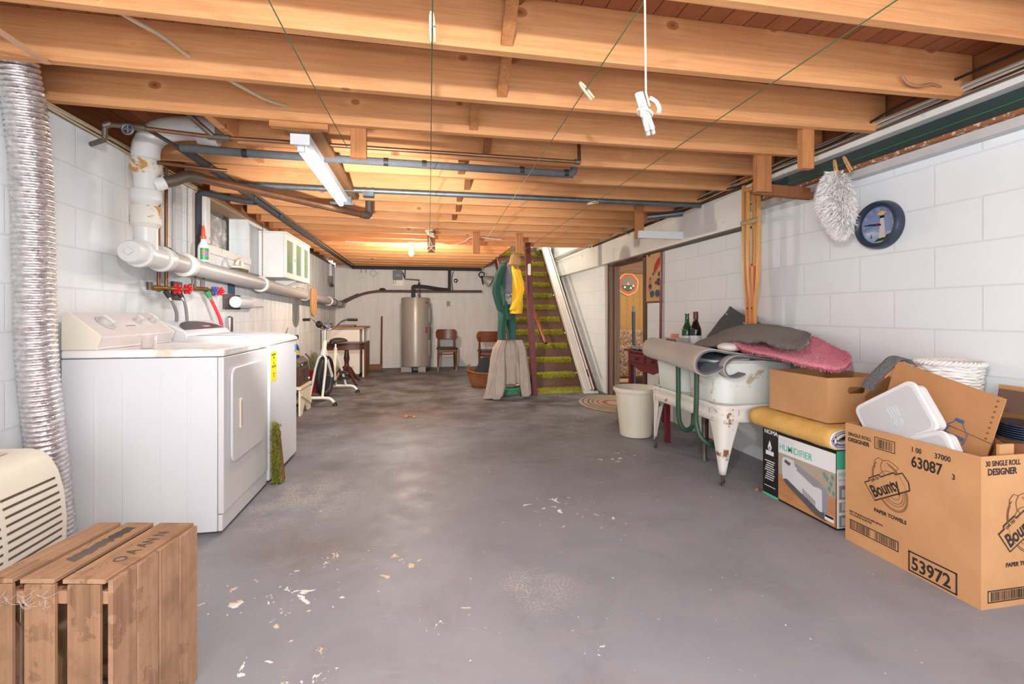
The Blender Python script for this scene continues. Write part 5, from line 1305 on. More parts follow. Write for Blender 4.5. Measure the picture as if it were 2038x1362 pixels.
A0, B0, C0, D0 = Vector((2.20, 1.85, .872)), Vector((2.20, 1.425, .765)), Vector((2.13, 1.475, .413)), Vector((2.13, 1.90, .52))
fm = A0.lerp(D0, .50), B0.lerp(C0, .5)
nn = (B0 - A0).cross(D0 - A0).normalized(); nn = nn if nn.x < 0 else -nn
MB().add([A0, B0, C0, D0, A0 - nn * .006, B0 - nn * .006, C0 - nn * .006, D0 - nn * .006], [(0, 1, 2, 3), (7, 6, 5, 4), (0, 4, 5, 1), (1, 5, 6, 2), (2, 6, 7, 3), (3, 7, 4, 0)]).build('panel', m_cardin, fl, w=True, smooth=False)
MB().beam(fm[0] + nn * .0005, fm[1] + nn * .0005, .003, .002).build('crease', m_inkl, fl, w=True)
b = MB()
for i in range(8): b.ball(tuple(B0.lerp(C0, .05 + .06 * i) + nn * .001 + (A0 - B0).normalized() * .02), .004, 8, 5)
b.build('edge_dots', m_inkl, fl, w=True)['kind'] = 'stuff'
uj = (B0 - A0).normalized(); vj = (A0 - D0); vj -= uj * vj.dot(uj); vj.normalize(); oj = Vector((2.161, 1.575, .602)) + nn * .0016
m_blue = plain('print_blue', (76, 100, 142), .6)
jp = lambda x, y, h=0: oj + uj * x + vj * y + nn * h
jl = MB().tube([jp(*p) for p in ((-.04, -.045), (.04, -.045), (.046, -.02), (.046, .012), (.02, .038), (.016, .05), (-.016, .05), (-.018, .038), (-.044, .012), (-.046, -.02))], .0016, 6, closed=True).build('jug_print', m_blue, fl, w=True)
MB().add([jp(x, y, .0005) for x, y in ((-.016, .046), (.016, .046), (.016, .06), (-.016, .06))], [(0, 1, 2, 3)]).add([jp(x, y, .0005) for x, y in ((-.04, -.004), (-.026, .022), (-.02, .02), (-.032, -.006))], [(0, 1, 2, 3)]).build('jug_cap', m_blue, jl, w=True, smooth=False)
text(fl, 'WATER', jp(-.032, -.022, .0012), uj, vj, .022, m_blue, w=True, bold=.02)
MB().box(2.13, 2.20, 1.40, 1.41, .46, .60).build('end_flap', m_card, fl, w=True)
o = MB().prism([(1.44, .52), (1.66, .52), (1.66, .56), (1.60, .572), (1.44, .535)], 2.085, 2.105, plane='yz').build('blue_book', plain('book_blue', (58, 108, 142), .5)); tag(o, 'blue printed booklet wedged low behind the plastic containers', 'booklet')
# wicker basket
m_wick = worn('wicker_white', (228, 224, 220), (150, 120, 100), .66, 30, .7)
wk = thing('wicker_basket', 'round white wicker basket standing behind the tilted water carton by the wall', 'basket', (2.345, 1.735, .60))
b = MB(); NR = 9
for i in range(NR):
    z = .02 + i * .028; r = .098 + .014 * i / NR
    for ph in (0, 1):
        pts = [((r + .005 * math.sin(12 * a + PI * (ph + i))) * math.cos(a), (r + .005 * math.sin(12 * a + PI * (ph + i))) * math.sin(a), z + ph * .012 + .003 * math.sin(5 * a + i)) for a in [2 * PI * q / 60 for q in range(60)]]
        b.tube(pts, .007, 5, closed=True)
b.build('weave', m_wick, wk)
b = MB().lathe([(0, .003), (.098, .003), (.106, .25)], 40, caps=False); b.build('lining', m_wick, wk)
b = MB()
for ph in range(3):
    b.tube([((.117 + .008 * math.cos(14 * a + 2.1 * ph)) * math.cos(a), (.117 + .008 * math.cos(14 * a + 2.1 * ph)) * math.sin(a), .272 + .008 * math.sin(14 * a + 2.1 * ph)) for a in [2 * PI * q / 90 for q in range(90)]], .006, 6, closed=True)
b.build('rim', m_wick, wk)
sp = thing('grey_strap', 'grey felt strap with orange lining looped over the corner of the tilted carton', 'strap', (2.18, 1.9, .8))
ptsS = smooth_path([(2.12, 1.945, .735), (2.13, 1.945, .76), (2.16, 1.935, .80), (2.19, 1.91, .85), (2.205, 1.885, .885), (2.225, 1.86, .89), (2.235, 1.85, .87)], 6); nS = len(ptsS) - 1
MB().sheet(lambda u, v: tuple(ptsS[int(round(u * nS))] + Vector((-.012 * (1 - v), -.05 * v + .0 * u, -.012 * v))), nS, 4).build('band', carpet('felt_grey', (112, 110, 112), (84, 82, 84), 140, .4, .003), sp, w=True, solid=.007)
MB().sheet(lambda u, v: tuple(ptsS[int(round((.35 + .5 * u) * nS))] + Vector((.012, -.045 * v - .004, -.022))), 10, 3).build('lining', plain('felt_orange', (206, 128, 88), .9), sp, w=True, solid=.004)
# second carton and stack of dark discs at the frame edge
c2 = thing('torn_carton', 'torn brown carton with dark flap at the far right inside the big carton', 'carton', (2.33, 1.45, .5))
MB().prism([(1.39, .50), (1.57, .50), (1.57, .60), (1.55, .63), (1.46, .585), (1.39, .60)], 2.235, 2.24, plane='yz').build('front_flap', plain('torn_card', (150, 98, 66), .9), c2, w=True)
MB().beam((2.30, 1.52, .745), (2.44, 1.40, .72), .004, .09, up=(0, 0, 1)).build('dark_flap', plain('card_dark', (86, 58, 42), .8), c2, w=True)
MB().box(2.43, 2.436, 1.39, 1.60, .55, .79).build('back_wall', m_card, c2, w=True)
b = MB()
st_ = thing('record_stack', 'stack of thin dark discs inside the torn carton', 'records', (2.34, 1.46, .55))
for i in range(7): MB().lathe([(0, 0), (.075, 0), (.075, .004), (0, .004)], 32, Matrix.Translation((2.345, 1.468, .60 + i * .009)) @ Matrix.Rotation(R(4), 4, 'X')).build('disc', plain('disc_blueblack', (44, 58, 74), .25), st_, w=True)
o = MB().prism([(1.50, .565), (1.545, .57), (1.53, .665), (1.50, .675)], 2.205, 2.225, plane='yz').build('white_bag', plain('bag_white', (214, 218, 226), .5)); tag(o, 'small white plastic bag tip between tilted carton and dark discs', 'bag')
# ================================================================ BACK OF THE ROOM
# water heater
m_heat = plain('heater_taupe', (150, 142, 134), .32, .1, var=.02, scale=2)
wh = thing('water_heater', 'tall taupe cylindrical water heater on concrete blocks at the back wall', 'water heater', (-.122, 9.30, 0))
MB().lathe([(0, .10), (.262, .10), (.270, .112), (.270, 1.375), (.266, 1.385), (.274, 1.388), (.274, 1.40), (.255, 1.41), (0, 1.41)], 56).build('tank', m_heat, wh, ang=30)
for x, y in ((-.17, -.13), (.10, -.16), (.0, .15)): MB().box(x - .10 if x < 0 else x - .05, x + .10 if x < 0 else x + .09, y - .08, y + .08, 0, .10).build('block', plain('block_grey', (150, 144, 140), .9, bump=.4), wh, bevel=.006)
for z0, z1 in ((.92, 1.22), (.28, .60)):
    MB().prism(rrect(z0, z1, -.055, .055, .03), .25, .285, Matrix.Rotation(R(-12), 4, 'Z') @ Matrix(((0, 0, 1, 0), (0, 1, 0, 0), (1, 0, 0, 0), (0, 0, 0, 1)))).build('access_panel', m_heat, wh, bevel=.012)
for z in (1.29, .80, .74):
    MB().box(.262, .274, -.08, -.02, z, z + (.045 if z > 1 else .05), Matrix.Rotation(R(-30), 4, 'Z')).build('warning_label', plain('label_red', (172, 64, 56), .5), wh)
MB().tube(smooth_path([(.275, -.05, .85), (.29, -.05, .72), (.285, -.05, .6)], 5), .008, 8).build('cable', m_dark, wh)
# pipes at the back wall
m_brownp = plain('pipe_brown_paint', (98, 66, 60), .5, var=.08)
bp = thing('brown_pipe', 'dark brown painted pipe curving up from the left corner along the back wall', 'pipe', (0, 9.8, 1.56))
MB().tube(smooth_path([(-1.56, 9.80, 1.29), (-1.45, 9.80, 1.36), (-1.30, 9.80, 1.44), (-1.12, 9.80, 1.51), (-.9, 9.80, 1.55), (-.7, 9.80, 1.558), (.2, 9.80, 1.562), (1.22, 9.80, 1.57)], 8), .025, 14).build('pipe_run', m_brownp, bp, w=True)
MB().tube(smooth_path([(-1.60, 9.82, 1.33), (-1.42, 9.84, 1.42), (-1.25, 9.85, 1.50)], 6), .016, 10).build('second_pipe', m_brownp, bp, w=True)
MB().ball((-.78, 9.79, 1.59), (.06, .035, .03), 14, 8).build('pipe_clamp', m_dark, bp, w=True)
hp = thing('heater_pipes', 'black foam covered pipes joining the heater top to the back wall drop', 'pipe', (-.1, 9.35, 1.41))
MB().tube(smooth_path([(-.17, 9.30, 1.412), (-.17, 9.30, 1.56), (-.165, 9.32, 1.62), (-.10, 9.40, 1.635), (.05, 9.5, 1.635), (.40, 9.76, 1.60), (.55, 9.80, 1.60)], 6), .036, 14).build('hot_pipe', m_foam, hp, w=True)
MB().tube([(-.06, 9.30, 1.412), (-.06, 9.30, 1.48), (-.06, 9.32, 1.60), (-.06, 9.76, 1.62), (-.06, 9.80, 1.66), (-.06, 9.82, 1.79), (-.34, 9.84, 1.81), (-.34, 9.84, 2.02)], .014, 10).build('cold_pipe', m_copperd, hp, w=True)
MB().cyl((-.06, 9.30, 1.44), (-.06, 9.30, 1.48), .026, n=12).build('union', m_copperd, hp, w=True)
MB().cyl((-.06, 9.82, 1.68), (-.06, 9.82, 1.74), .024, n=12).build('union', m_copperd, hp, w=True)
fb = thing('fuse_box', 'small grey fuse box on a pale backboard high on the back wall', 'fuse box', (-.48, YB - .003, 1.68))
MB().box(-.115, .10, -.012, 0, 0, .34).build('backboard', m_cream, fb)
MB().box(-.10, .09, -.09, -.012, .11, .30).build('box', plain('fuse_grey', (92, 92, 94), .5, .3), fb, bevel=.006)
MB().box(-.03, .07, -.085, -.02, .30, .335).build('yellow_connector', plain('connector_yellow', (196, 170, 66), .6), fb)
MB().beam((.10, -.05, .26), (.125, -.06, .15), .02, .014).build('switch_lever', m_dark, fb)
text(fb, '11a', (-.035, -.0915, .185), (1, 0, 0), (0, 0, 1), .05, m_white)
MB().tube(smooth_path([(-.09, -.02, .11), (-.095, -.02, .05), (-.07, -.02, .035), (-.05, -.02, .06), (-.055, -.02, .11)], 5), .004, 6).build('wire_loop', m_dark, fb)
o = MB().box(.50, .575, YB - .02, YB - .001, 1.26, 1.365).build('switch_plate', plain('plate_grey', (140, 134, 128), .5), bevel=.006); tag(o, 'small grey cover plate on the back wall right of the heater', 'switch plate')
dm = thing('wire_hanger', 'thin wire diamond hook hanging on the back wall near the left corner', 'wire hook', (-.966, YB - .012, 1.85))
MB().tube([(-.075, 0, .07), (0, 0, .0), (.075, 0, .07), (0, 0, .15)], .004, 6, closed=True).build('wire', m_galv, dm)
lp = thing('clamp_lamp', 'metal clamp lamp with conical reflector hung high on the back wall', 'lamp', (1.22, 9.70, 1.70))
M = Matrix.Translation((1.25, 9.68, 1.84)) @ Matrix.Rotation(R(118), 4, 'Y')
MB().lathe([(.03, -.02), (.04, 0), (.06, .02), (.125, .15), (.128, .16)], 32, M, caps=False).build('reflector', plain('reflector_alu', (196, 194, 190), .35, .35), lp, w=True, solid=.003)
MB().lathe([(0, -.05), (.028, -.05), (.03, -.01), (0, -.01)], 18, M).build('socket', m_black, lp, w=True)
MB().torus((1.21, 9.72, 1.91), .055, .012, axis='y').build('clamp_ring', m_dark, lp, w=True)
MB().beam((1.20, 9.70, 1.88), (1.24, 9.68, 1.70), .05, .02).build('clamp_grip', m_black, lp, w=True, bevel=.006)
wc_ = thing('cable', 'grey cable with round knob beside the black drop pipe on the back wall', 'cable', (.62, 9.86, 1.6))
MB().tube(smooth_path([(.64, 9.87, 1.98), (.61, 9.87, 1.88), (.605, 9.87, 1.75), (.63, 9.87, 1.58)], 6), .012, 8).build('wire', m_hoseg, wc_, w=True)
MB().ball((.69, 9.87, 1.79), (.045, .03, .045), 14, 8).build('knob', m_chrome, wc_, w=True)
rd = thing('broom_pole', 'thin brown pole leaning upright against the back wall', 'pole', (-.80, 9.80, 0))
MB().cyl((0, -.03, .0), (0, .07, 1.05), .017, n=12).build('shaft', wood('pole_brown', (122, 72, 46), (104, 58, 36), (66, 36, 24), 'z', knots=False), rd)
MB().cyl((0, -.03, 0), (0, -.01, .2), .0175, n=12).build('dark_tip', m_dark, rd)
o = MB().box(-1.02, -.78, 9.55, 9.72, 0, .10).build('wood_block', wood('block_wood', (140, 98, 62), (116, 78, 48), (76, 48, 30), 'x', knots=False), bevel=.004); tag(o, 'short brown wooden block on the floor beside the pole', 'block')

# chairs
m_walnut = wood('walnut', (118, 68, 40), (94, 50, 28), (54, 28, 18), 'x', rough=.28, knots=False, bump=.03)
m_walnutz = wood('walnut_leg', (108, 62, 38), (88, 48, 28), (52, 28, 18), 'z', rough=.3, knots=False, bump=.03)
m_leather = plain('seat_black', (44, 38, 36), .4)
def chair(label, loc, rz, group):
    t = thing('dining_chair', label, 'chair', loc, rz, group)
    def curve(u, v):
        x = -.205 + .41 * u; z = .60 + .19 * v; c = .045 * (1 - (x / .205) ** 2)
        return (x, .205 + c + .03 * v, z)
    prof = rrect(-.205, .205, .605, .795, .055, 6)
    n = 24; b = MB(); vs = []
    pts = []
    m = len(prof)
    # lens-shaped curved board: fan columns
    cols = 20; fs = []
    def half(x):
        e = max(0, abs(x) - .15); return .095 - (.055 - math.sqrt(max(0, .055 ** 2 - e ** 2))) if e > 0 else .095
    for s_, off in ((0, 0), (1, .014)):
        for i in range(cols + 1):
            x = -.205 + .41 * i / cols; h = half(x); c = .04 * (1 - (x / .205) ** 2)
            for q in range(5):
                z = .70 - h + 2 * h * q / 4
                vs.append((x, .20 + c + off + .10 * (z - .70), z))
    N = (cols + 1) * 5
    for i in range(cols):
        for q in range(4):
            a = i * 5 + q; fs += [(a, a + 5, a + 6, a + 1), (N + a, N + a + 1, N + a + 6, N + a + 5)]
    for i in range(cols):
        for q in (0, 4):
            a = i * 5 + q; fs.append((a, N + a, N + a + 5, a + 5) if q == 0 else (a, a + 5, N + a + 5, N + a))
    for i in (0, cols):
        for q in range(4): a = i * 5 + q; fs.append((a, a + 1, N + a + 1, N + a))
    b.add(vs, fs); b.build('backrest', m_walnut, t, bevel=.003)
    MB().prism([(-.20, -.20), (.20, -.20), (.205, -.12), (.18, .19), (-.18, .19), (-.205, -.12)], .425, .455).build('seat', m_leather, t, bevel=.016, seg=3)
    MB().prism([(-.19, -.19), (.19, -.19), (.17, .18), (-.17, .18)], .37, .424).build('seat_frame', m_walnut, t, bevel=.004)
    for sx in (-1, 1):
        f = MB().tube([(sx * .165, -.17, .42), (sx * .165, -.172, .30), (sx * .17, -.18, .09)], [.024, .022, .015], 14).build('leg', m_walnutz, t)
        MB().tube([(sx * .17, -.18, .092), (sx * .172, -.184, .0)], [.0155, .011], 14).build('brass_ferrule', plain('ferrule_brass', (196, 176, 132), .3, .8), f)
        MB().tube([(sx * .155, .245, .70), (sx * .155, .215, .55), (sx * .155, .19, .42), (sx * .158, .195, .25), (sx * .162, .23, .0)], [.013, .018, .021, .019, .013], 14).build('leg', m_walnutz, t)
    MB().tube([(-.165, -.165, .335), (0, -.16, .325), (.165, -.165, .335)], .011, 10).build('stretcher', m_walnutz, t)
    return t
chair('walnut dining chair with curved back facing the room beside the water heater', (.47, 9.22, 0), 0, 'walnut chairs by the back wall')
chair('walnut dining chair seen from behind, half hidden by the taupe jacket', (1.17, 8.40, 0), 172, 'walnut chairs by the back wall')

# exercise bike
m_bw = worn('bike_white', (230, 228, 218), (160, 120, 84), .70, 14, .35)
m_bwc = plain('bike_cream', (220, 208, 184), .4)
bk = thing('exercise_bike', 'white exercise bike with chrome handlebars and black wheel by the left wall', 'exercise bike', (-1.17, 6.5, 0), -8)
def w_(x, y, z): return (x, y, z)
# local: -y is the front (towards camera)
def footbar(y, half, name):
    b = MB().tube(smooth_path([(-half, y, .0), (-half + .012, y, .04), (-half + .06, y, .085), (-half + .14, y, .095), (0, y, .095), (half - .14, y, .095), (half - .06, y, .085), (half - .012, y, .04), (half, y, .012)], 6), .017, 14)
    o = b.build(name, m_bw, bk)
    for s in (-1, 1): MB().lathe([(.034, 0), (.03, .012), (.021, .03), (.02, .045), (0, .045)], 18, Matrix.Translation((s * half, y, 0))).build('foot', m_black, o)
footbar(-.55, .23, 'front_foot_bar'); footbar(.42, .23, 'rear_foot_bar')
MB().tube([(-.075, -.53, .10), (-.06, -.38, .42), (-.045, -.32, .545), (0, -.29, .60)], .0145, 12).tube([(.075, -.53, .10), (.06, -.38, .42), (.045, -.32, .545), (0, -.29, .60)], .0145, 12).build('fork', m_bw, bk)
MB().tube([(0, -.30, .57), (0, -.24, .70), (0, -.22, .755)], [.032, .027, .024], 14).build('head_tube', m_bw, bk)
wl = thing_wheel = MB()
MB().torus((0, -.20, .31), .235, .034, axis='x', n=44, m=12).build('tyre', m_black, bk)
MB().lathe([(.205, -.012), (.21, 0), (.205, .012), (.19, .008), (.19, -.008), (.205, -.012)], 40, Matrix.Translation((0, -.20, .31)) @ Matrix.Rotation(R(90), 4, 'Y'), caps=False).build('rim', m_galv, bk)
MB().lathe([(0, -.022), (.185, -.006), (.185, .006), (0, .022)], 36, Matrix.Translation((0, -.20, .31)) @ Matrix.Rotation(R(90), 4, 'Y')).build('flywheel', plain('flywheel_dark', (54, 52, 52), .5, .4), bk)
MB().cyl((-.06, -.20, .31), (.06, -.20, .31), .012, n=10).build('axle', m_chrome, bk)
MB().tube([(0, -.25, .66), (0, -.10, .42), (0, .06, .23)], .027, 14).build('down_tube', m_bw, bk)
MB().tube([(0, .06, .23), (0, .14, .45), (0, .18, .60), (0, .19, .64)], [.03, .028, .022, .021], 14).build('seat_tube', m_bwc, bk)
for s in (-1, 1): MB().tube([(s * .02, .17, .56), (s * .045, .30, .34), (s * .07, .42, .10)], .0145, 12).build('rear_leg', m_bw, bk)
MB().cyl((0, .19, .62), (0, .20, .69), .014, n=12).build('seat_post', m_chrome, bk)
def sad(u, v):
    y = .02 + .30 * u; wv = .025 + .095 * (max(0, (u - .25)) / .75) ** .8 if u > .25 else .025
    a = PI * v; return (-wv * math.cos(a), y, .70 + .045 * math.sin(a) + .02 * u)
MB().sheet(sad, 14, 12).build('saddle', m_black, bk, solid=.012)
MB().cyl((0, -.22, .75), (0, -.205, .90), .0145, n=12).build('stem', m_chrome, bk)
hb_ = MB().tube(smooth_path([(-.33, -.02, 1.02), (-.24, -.07, 1.022), (-.17, -.12, .995), (-.11, -.17, .93), (-.04, -.205, .90), (.04, -.205, .90), (.11, -.17, .93), (.17, -.12, .995), (.24, -.07, 1.022), (.33, -.02, 1.02)], 6), .0125, 12).build('handlebar', m_chrome, bk)
for s in (-1, 1): MB().tube([(s * .345, -.012, 1.02), (s * .235, -.072, 1.022)], .0185, 12).build('grip', m_black, hb_)
MB().ball((-.065, -.235, .965), (.045, .035, .045), 16, 10).build('meter', m_black, hb_)
MB().lathe([(0, 0), (.042, 0), (.046, .01), (.046, .035), (0, .04)], 24, Matrix.Translation((.055, -.225, .96)) @ Matrix.Rotation(R(75), 4, 'X')).build('timer', m_chrome, hb_)
MB().cyl((-.02, -.21, .93), (.03, -.22, .94), .02, n=10).build('meter_bracket', m_dark, hb_)
MB().tube([(-.04, .06, .20), (.04, .06, .20)], .02, 12).build('crank_hub', m_chrome, bk)
MB().beam((.05, .06, .20), (.055, .16, .31), .012, .022).build('crank', m_chrome, bk)
MB().beam((-.05, .06, .20), (-.055, -.04, .09), .012, .022).build('crank', m_chrome, bk)
MB().box(.06, .16, .13, .21, .30, .33).build('pedal', m_dark, bk, bevel=.006)
MB().box(-.16, -.06, -.08, 0, .075, .105).build('pedal', m_dark, bk, bevel=.006)
MB().box(.055, .15, .20, .27, .215, .24).build('pedal_strap', m_dark, bk, bevel=.006)

# step stool, radios, blue spray bottle
m_stool = worn('stool_cream', (222, 208, 184), (176, 150, 118), .62, 9, .6)
st = thing('step_stool', 'cream painted wooden step stool with diagonal brace beyond the washing machine', 'stool', (-1.44, 5.6, 0))
MB().prism([(5.37, 0), (5.47, 0), (5.58, .11), (5.62, .11), (5.73, 0), (5.85, 0), (5.85, .285), (5.37, .285)], -1.295, -1.275, plane='yz').build('end_board', m_stool, st, w=True, bevel=.003)
MB().prism([(5.37, 0), (5.47, 0), (5.58, .11), (5.62, .11), (5.73, 0), (5.85, 0), (5.85, .285), (5.37, .285)], -1.63, -1.61, plane='yz').build('end_board', m_stool, st, w=True, bevel=.003)
MB().beam((-1.268, 5.40, .24), (-1.268, 5.84, .085), .05, .012, up=(1, 0, 0)).build('brace', m_stool, st, w=True)
MB().box(-1.66, -1.26, 5.34, 5.88, .285, .312).build('top_board', m_stool, st, w=True, bevel=.004)
m_radio = wood('radio_brown', (98, 66, 54), (80, 52, 42), (48, 30, 26), 'y', rough=.35, knots=False)
ra = thing('tabletop_radio', 'brown wooden radio cabinet standing on the cream step stool', 'radio', (-1.43, 5.62, .313))
MB().box(-.19, .145, -.20, .20, .0, .20).build('cabinet', m_radio, ra, bevel=.01)
MB().box(.146, .15, -.05, .17, .03, .17).build('grille', plain('grille_dark', (66, 52, 46), .7, bump=.6, bscale=150), ra, bevel=.003)
MB().lathe([(.022, 0), (.02, .012), (0, .014)], 18, Matrix.Translation((.15, .15, .05)) @ Matrix.Rotation(R(90), 4, 'Y')).build('knob', m_chrome, ra)
rb = thing('clock_radio', 'smaller grey-brown radio stacked on the brown radio cabinet', 'radio', (-1.43, 5.60, .514))
MB().prism([(-.18, 0), (.14, 0), (.14, .05), (.09, .10), (-.18, .10)], -.19, .19, plane='xz').build('case', plain('radio_grey', (92, 80, 72), .45), rb, bevel=.006)
MB().box(.1405, .144, -.16, .16, .012, .04).build('front_strip', m_dark, rb, bevel=.002)
MB().lathe([(.02, 0), (.018, .012), (0, .014)], 18, Matrix.Translation((.144, -.12, .027)) @ Matrix.Rotation(R(90), 4, 'Y')).build('knob', m_chrome, rb)
bs = thing('spray_bottle', 'blue spray bottle with yellow and black trigger on the stacked radios', 'spray bottle', (-1.37, 5.50, .615), 15)
MB().lathe([(0, 0), (.05, 0), (.054, .01), (.054, .09), (.046, .13), (.022, .16), (.018, .18), (0, .18)], 24).build('bottle', plain('bottle_blue', (36, 58, 128), .25), bs)
MB().sheet(lambda u, v: (.0548 * math.cos(R(-120 + 110 * u)), .0548 * math.sin(R(-120 + 110 * u)), .035 + .055 * v * (.6 + .4 * math.sin(PI * u))), 14, 3).build('label', plain('label_gold', (206, 178, 60), .4), bs)
MB().cyl((0, 0, .175), (0, 0, .205), .021, n=18).build('collar', m_white, bs)
MB().box(-.06, .045, -.022, .022, .20, .25).build('trigger_head', m_black, bs, bevel=.008)
MB().tube(smooth_path([(-.04, 0, .235), (-.055, 0, .205), (-.05, 0, .17)], 5), .011, 8).build('trigger', plain('trigger_yellow', (232, 204, 52), .4), bs)

# red pot with dried stalks
pt = thing('plant_pot', 'shiny red cylindrical pot of dry green stalks behind the bike', 'plant pot', (-1.475, 7.0, 0))
MB().lathe([(0, 0), (.088, 0), (.09, .01), (.094, .31), (.098, .315), (.098, .325), (.088, .325), (.085, .30), (0, .29)], 32).build('pot', plain('pot_red', (150, 22, 34), .15, coat=.5), pt)
b = MB(); rg = random.Random(2)
for i in range(34):
    a = rg.uniform(0, 6.28); r = rg.uniform(0, .06); h = rg.uniform(.14, .30)
    p = Vector((r * math.cos(a), r * math.sin(a), .29)); q = p + Vector((rg.uniform(-.05, .05), rg.uniform(-.05, .05), h))
    b.tube([p, p.lerp(q, .5) + Vector((rg.uniform(-.01, .01), 0, 0)), q], [.006, .005, .002], 5)
b.build('stalks', plain('stalk_green', (112, 122, 72), .8, var=.2), pt)['kind'] = 'stuff'
MB().tube(smooth_path([(.02, 0, .30), (.0, -.06, .42), (-.10, -.10, .55)], 5), .012, 6).tube(smooth_path([(-.02, 0, .30), (.08, -.02, .44), (.17, -.04, .52)], 5), .012, 6).build('dry_leaves', plain('leaf_brown', (104, 76, 56), .85), pt)

# white desk, plywood sheet, dark pedestal table
m_desk = worn('desk_white', (226, 218, 206), (190, 170, 150), .64, 4, .55)
dk_ = thing('white_cabinet_desk', 'white painted cabinet with wooden top in the far left corner', 'cabinet', (-1.35, 9.0, 0))
MB().box(-1.68, -1.06, 8.50, 9.45, .06, .835).build('carcass', m_desk, dk_, w=True, bevel=.004)
MB().box(-1.67, -1.075, 8.51, 9.44, 0, .06).build('plinth', m_brownp, dk_, w=True)
MB().box(-1.69, -.985, 8.46, 9.48, .838, .868).build('top', wood('desk_top', (188, 146, 104), (166, 122, 82), (116, 80, 52), 'x', knots=False), dk_, w=True, bevel=.004)
MB().box(-1.015, -.99, 8.52, 8.55, 0, .838).build('side_post', m_desk, dk_, w=True)
MB().box(-1.015, -.99, 9.40, 9.43, 0, .838).build('side_post', m_desk, dk_, w=True)
MB().box(-1.60, -1.10, 8.494, 8.50, .60, .80).build('drawer_front', m_desk, dk_, w=True, bevel=.003)
o = MB().prism([(8.56, .0), (9.2, .0), (9.2, .60), (8.56, .62)], -.985, -.97, plane='yz').build('plywood_sheet', wood('plywood', (142, 92, 56), (118, 72, 42), (76, 44, 26), 'z', knots=False)); tag(o, 'brown plywood sheet leaning against the side of the white corner cabinet', 'board')
o = MB().prism(rrect(-1.48, -1.16, 8.60, 8.90, .04), .87, .905).build('folded_cloth', plain('cloth_grey', (128, 118, 112), .9)); tag(o, 'grey flat bundle lying on top of the white corner cabinet', 'bundle')
m_mah = wood('mahogany', (92, 54, 40), (72, 40, 30), (44, 24, 20), 'x', rough=.3, knots=False, bump=.03)
pd = thing('pedestal_table', 'dark wooden pedestal table with curved legs behind the exercise bike', 'table', (-1.16, 7.75, 0))
MB().prism([(-.34, -.10), (-.30, -.2), (-.18, -.25), (.1, -.25), (.24, -.2), (.29, -.10), (.29, .22), (-.34, .22)], .635, .652).build('tabletop', m_mah, pd, bevel=.005)
MB().prism([(-.33, -.12), (-.26, -.20), (.0, -.235), (.22, -.18), (.27, -.10), (.27, .2), (-.33, .2)], .545, .634).build('apron', m_mah, pd)
MB().lathe([(0, .20), (.05, .20), (.06, .23), (.04, .27), (.03, .33), (.045, .40), (.035, .47), (.03, .52), (.05, .545), (0, .545)], 24).build('column', m_mah, pd)
for a in (-55, 60, 180, 235):
    c, s = math.cos(R(a)), math.sin(R(a))
    MB().tube([(c * r, s * r, z) for r, z in ((.02, .26), (.08, .235), (.16, .15), (.24, .06), (.31, .022), (.335, .022))], [.03, .028, .024, .02, .016, .012], 12).build('leg', m_mah, pd)
o = MB().box(-.90, -.72, 6.36, 6.46, 0, .004).build('metal_plate', plain('plate_rust', (110, 88, 76), .7), bevel=.001); tag(o, 'thin rusty metal plate lying flat on the floor near the bike', 'plate')
dn = thing('floor_drain', 'small rusty round floor drain in the middle of the floor', 'drain', (-.131, 5.14, 0))
MB().lathe([(.03, .0005), (.065, .0005), (.07, .003), (.06, .004), (.03, .002)], 28, caps=False).build('collar', m_rust, dn)
MB().lathe([(0, .0012), (.045, .0012)], 24, caps=False).build('opening', m_dark, dn)

# ---------------------------------------------------------------- stairs
m_riser = plain('stair_brown', (116, 80, 64), .5, var=.06)
m_tread = plain('tread_brown', (112, 74, 58), .45)
m_shag = carpet('shag_lime', (186, 178, 40), (112, 106, 18), 50, 1.0, .02)
m_maroon = plain('paint_maroon', (104, 46, 46), .35, var=.06)
m_string = wood('stringer_red', (124, 58, 40), (100, 44, 32), (60, 28, 22), 'y', rough=.4)
sc = thing('staircase', 'brown wooden staircase with lime green shag carpet strips on each tread', 'staircase', (1.9, 7.7, 0))
RZ, RN, Y1n = .205, .203, 6.77
SX0, SX1 = 1.43, 2.42
rg = random.Random(21)
for i in range(1, 12):
    z = RZ * i; y = Y1n + RN * (i - 1)
    s_ = MB().box(SX0, SX1, y, y + RN + .05, z - .032, z).build('tread', m_tread, sc, w=True, bevel=.006)
    MB().box(SX0, SX1, y + .03, y + .045, z - RZ + .001, z - .032).build('riser', m_riser, s_, w=True)
    b = MB().box(SX0 + .02, SX1 - .17, y - .012, y + .17, z + .0005, z + .016).box(SX0 + .02, SX1 - .17, y - .016, y - .002, z - .055, z + .012)
    shag(b, (SX0 + .02, y - .012, z + .012), (SX1 - .17, y - .012, z + .012), (0, .17, 0), 420, .036, rg, up=(0, -.5, .8), spread=.9, wid=.004)
    shag(b, (SX0 + .02, y - .016, z - .055), (SX1 - .17, y - .016, z - .055), (0, 0, .07), 620, .032, rg, up=(0, -1, -.5), spread=.8, wid=.004)
    b.build('carpet_strip', m_shag, s_, w=True, smooth=False)
MB().box(SX0, SX1, Y1n + RN * 11 - .01, Y1n + RN * 11 + .01, RZ * 11, RZ * 12).build('riser', m_riser, sc, w=True)
MB().box(SX0, SX1, Y1n + .022, Y1n + .03, .001, .10).build('riser', m_riser, sc, w=True)
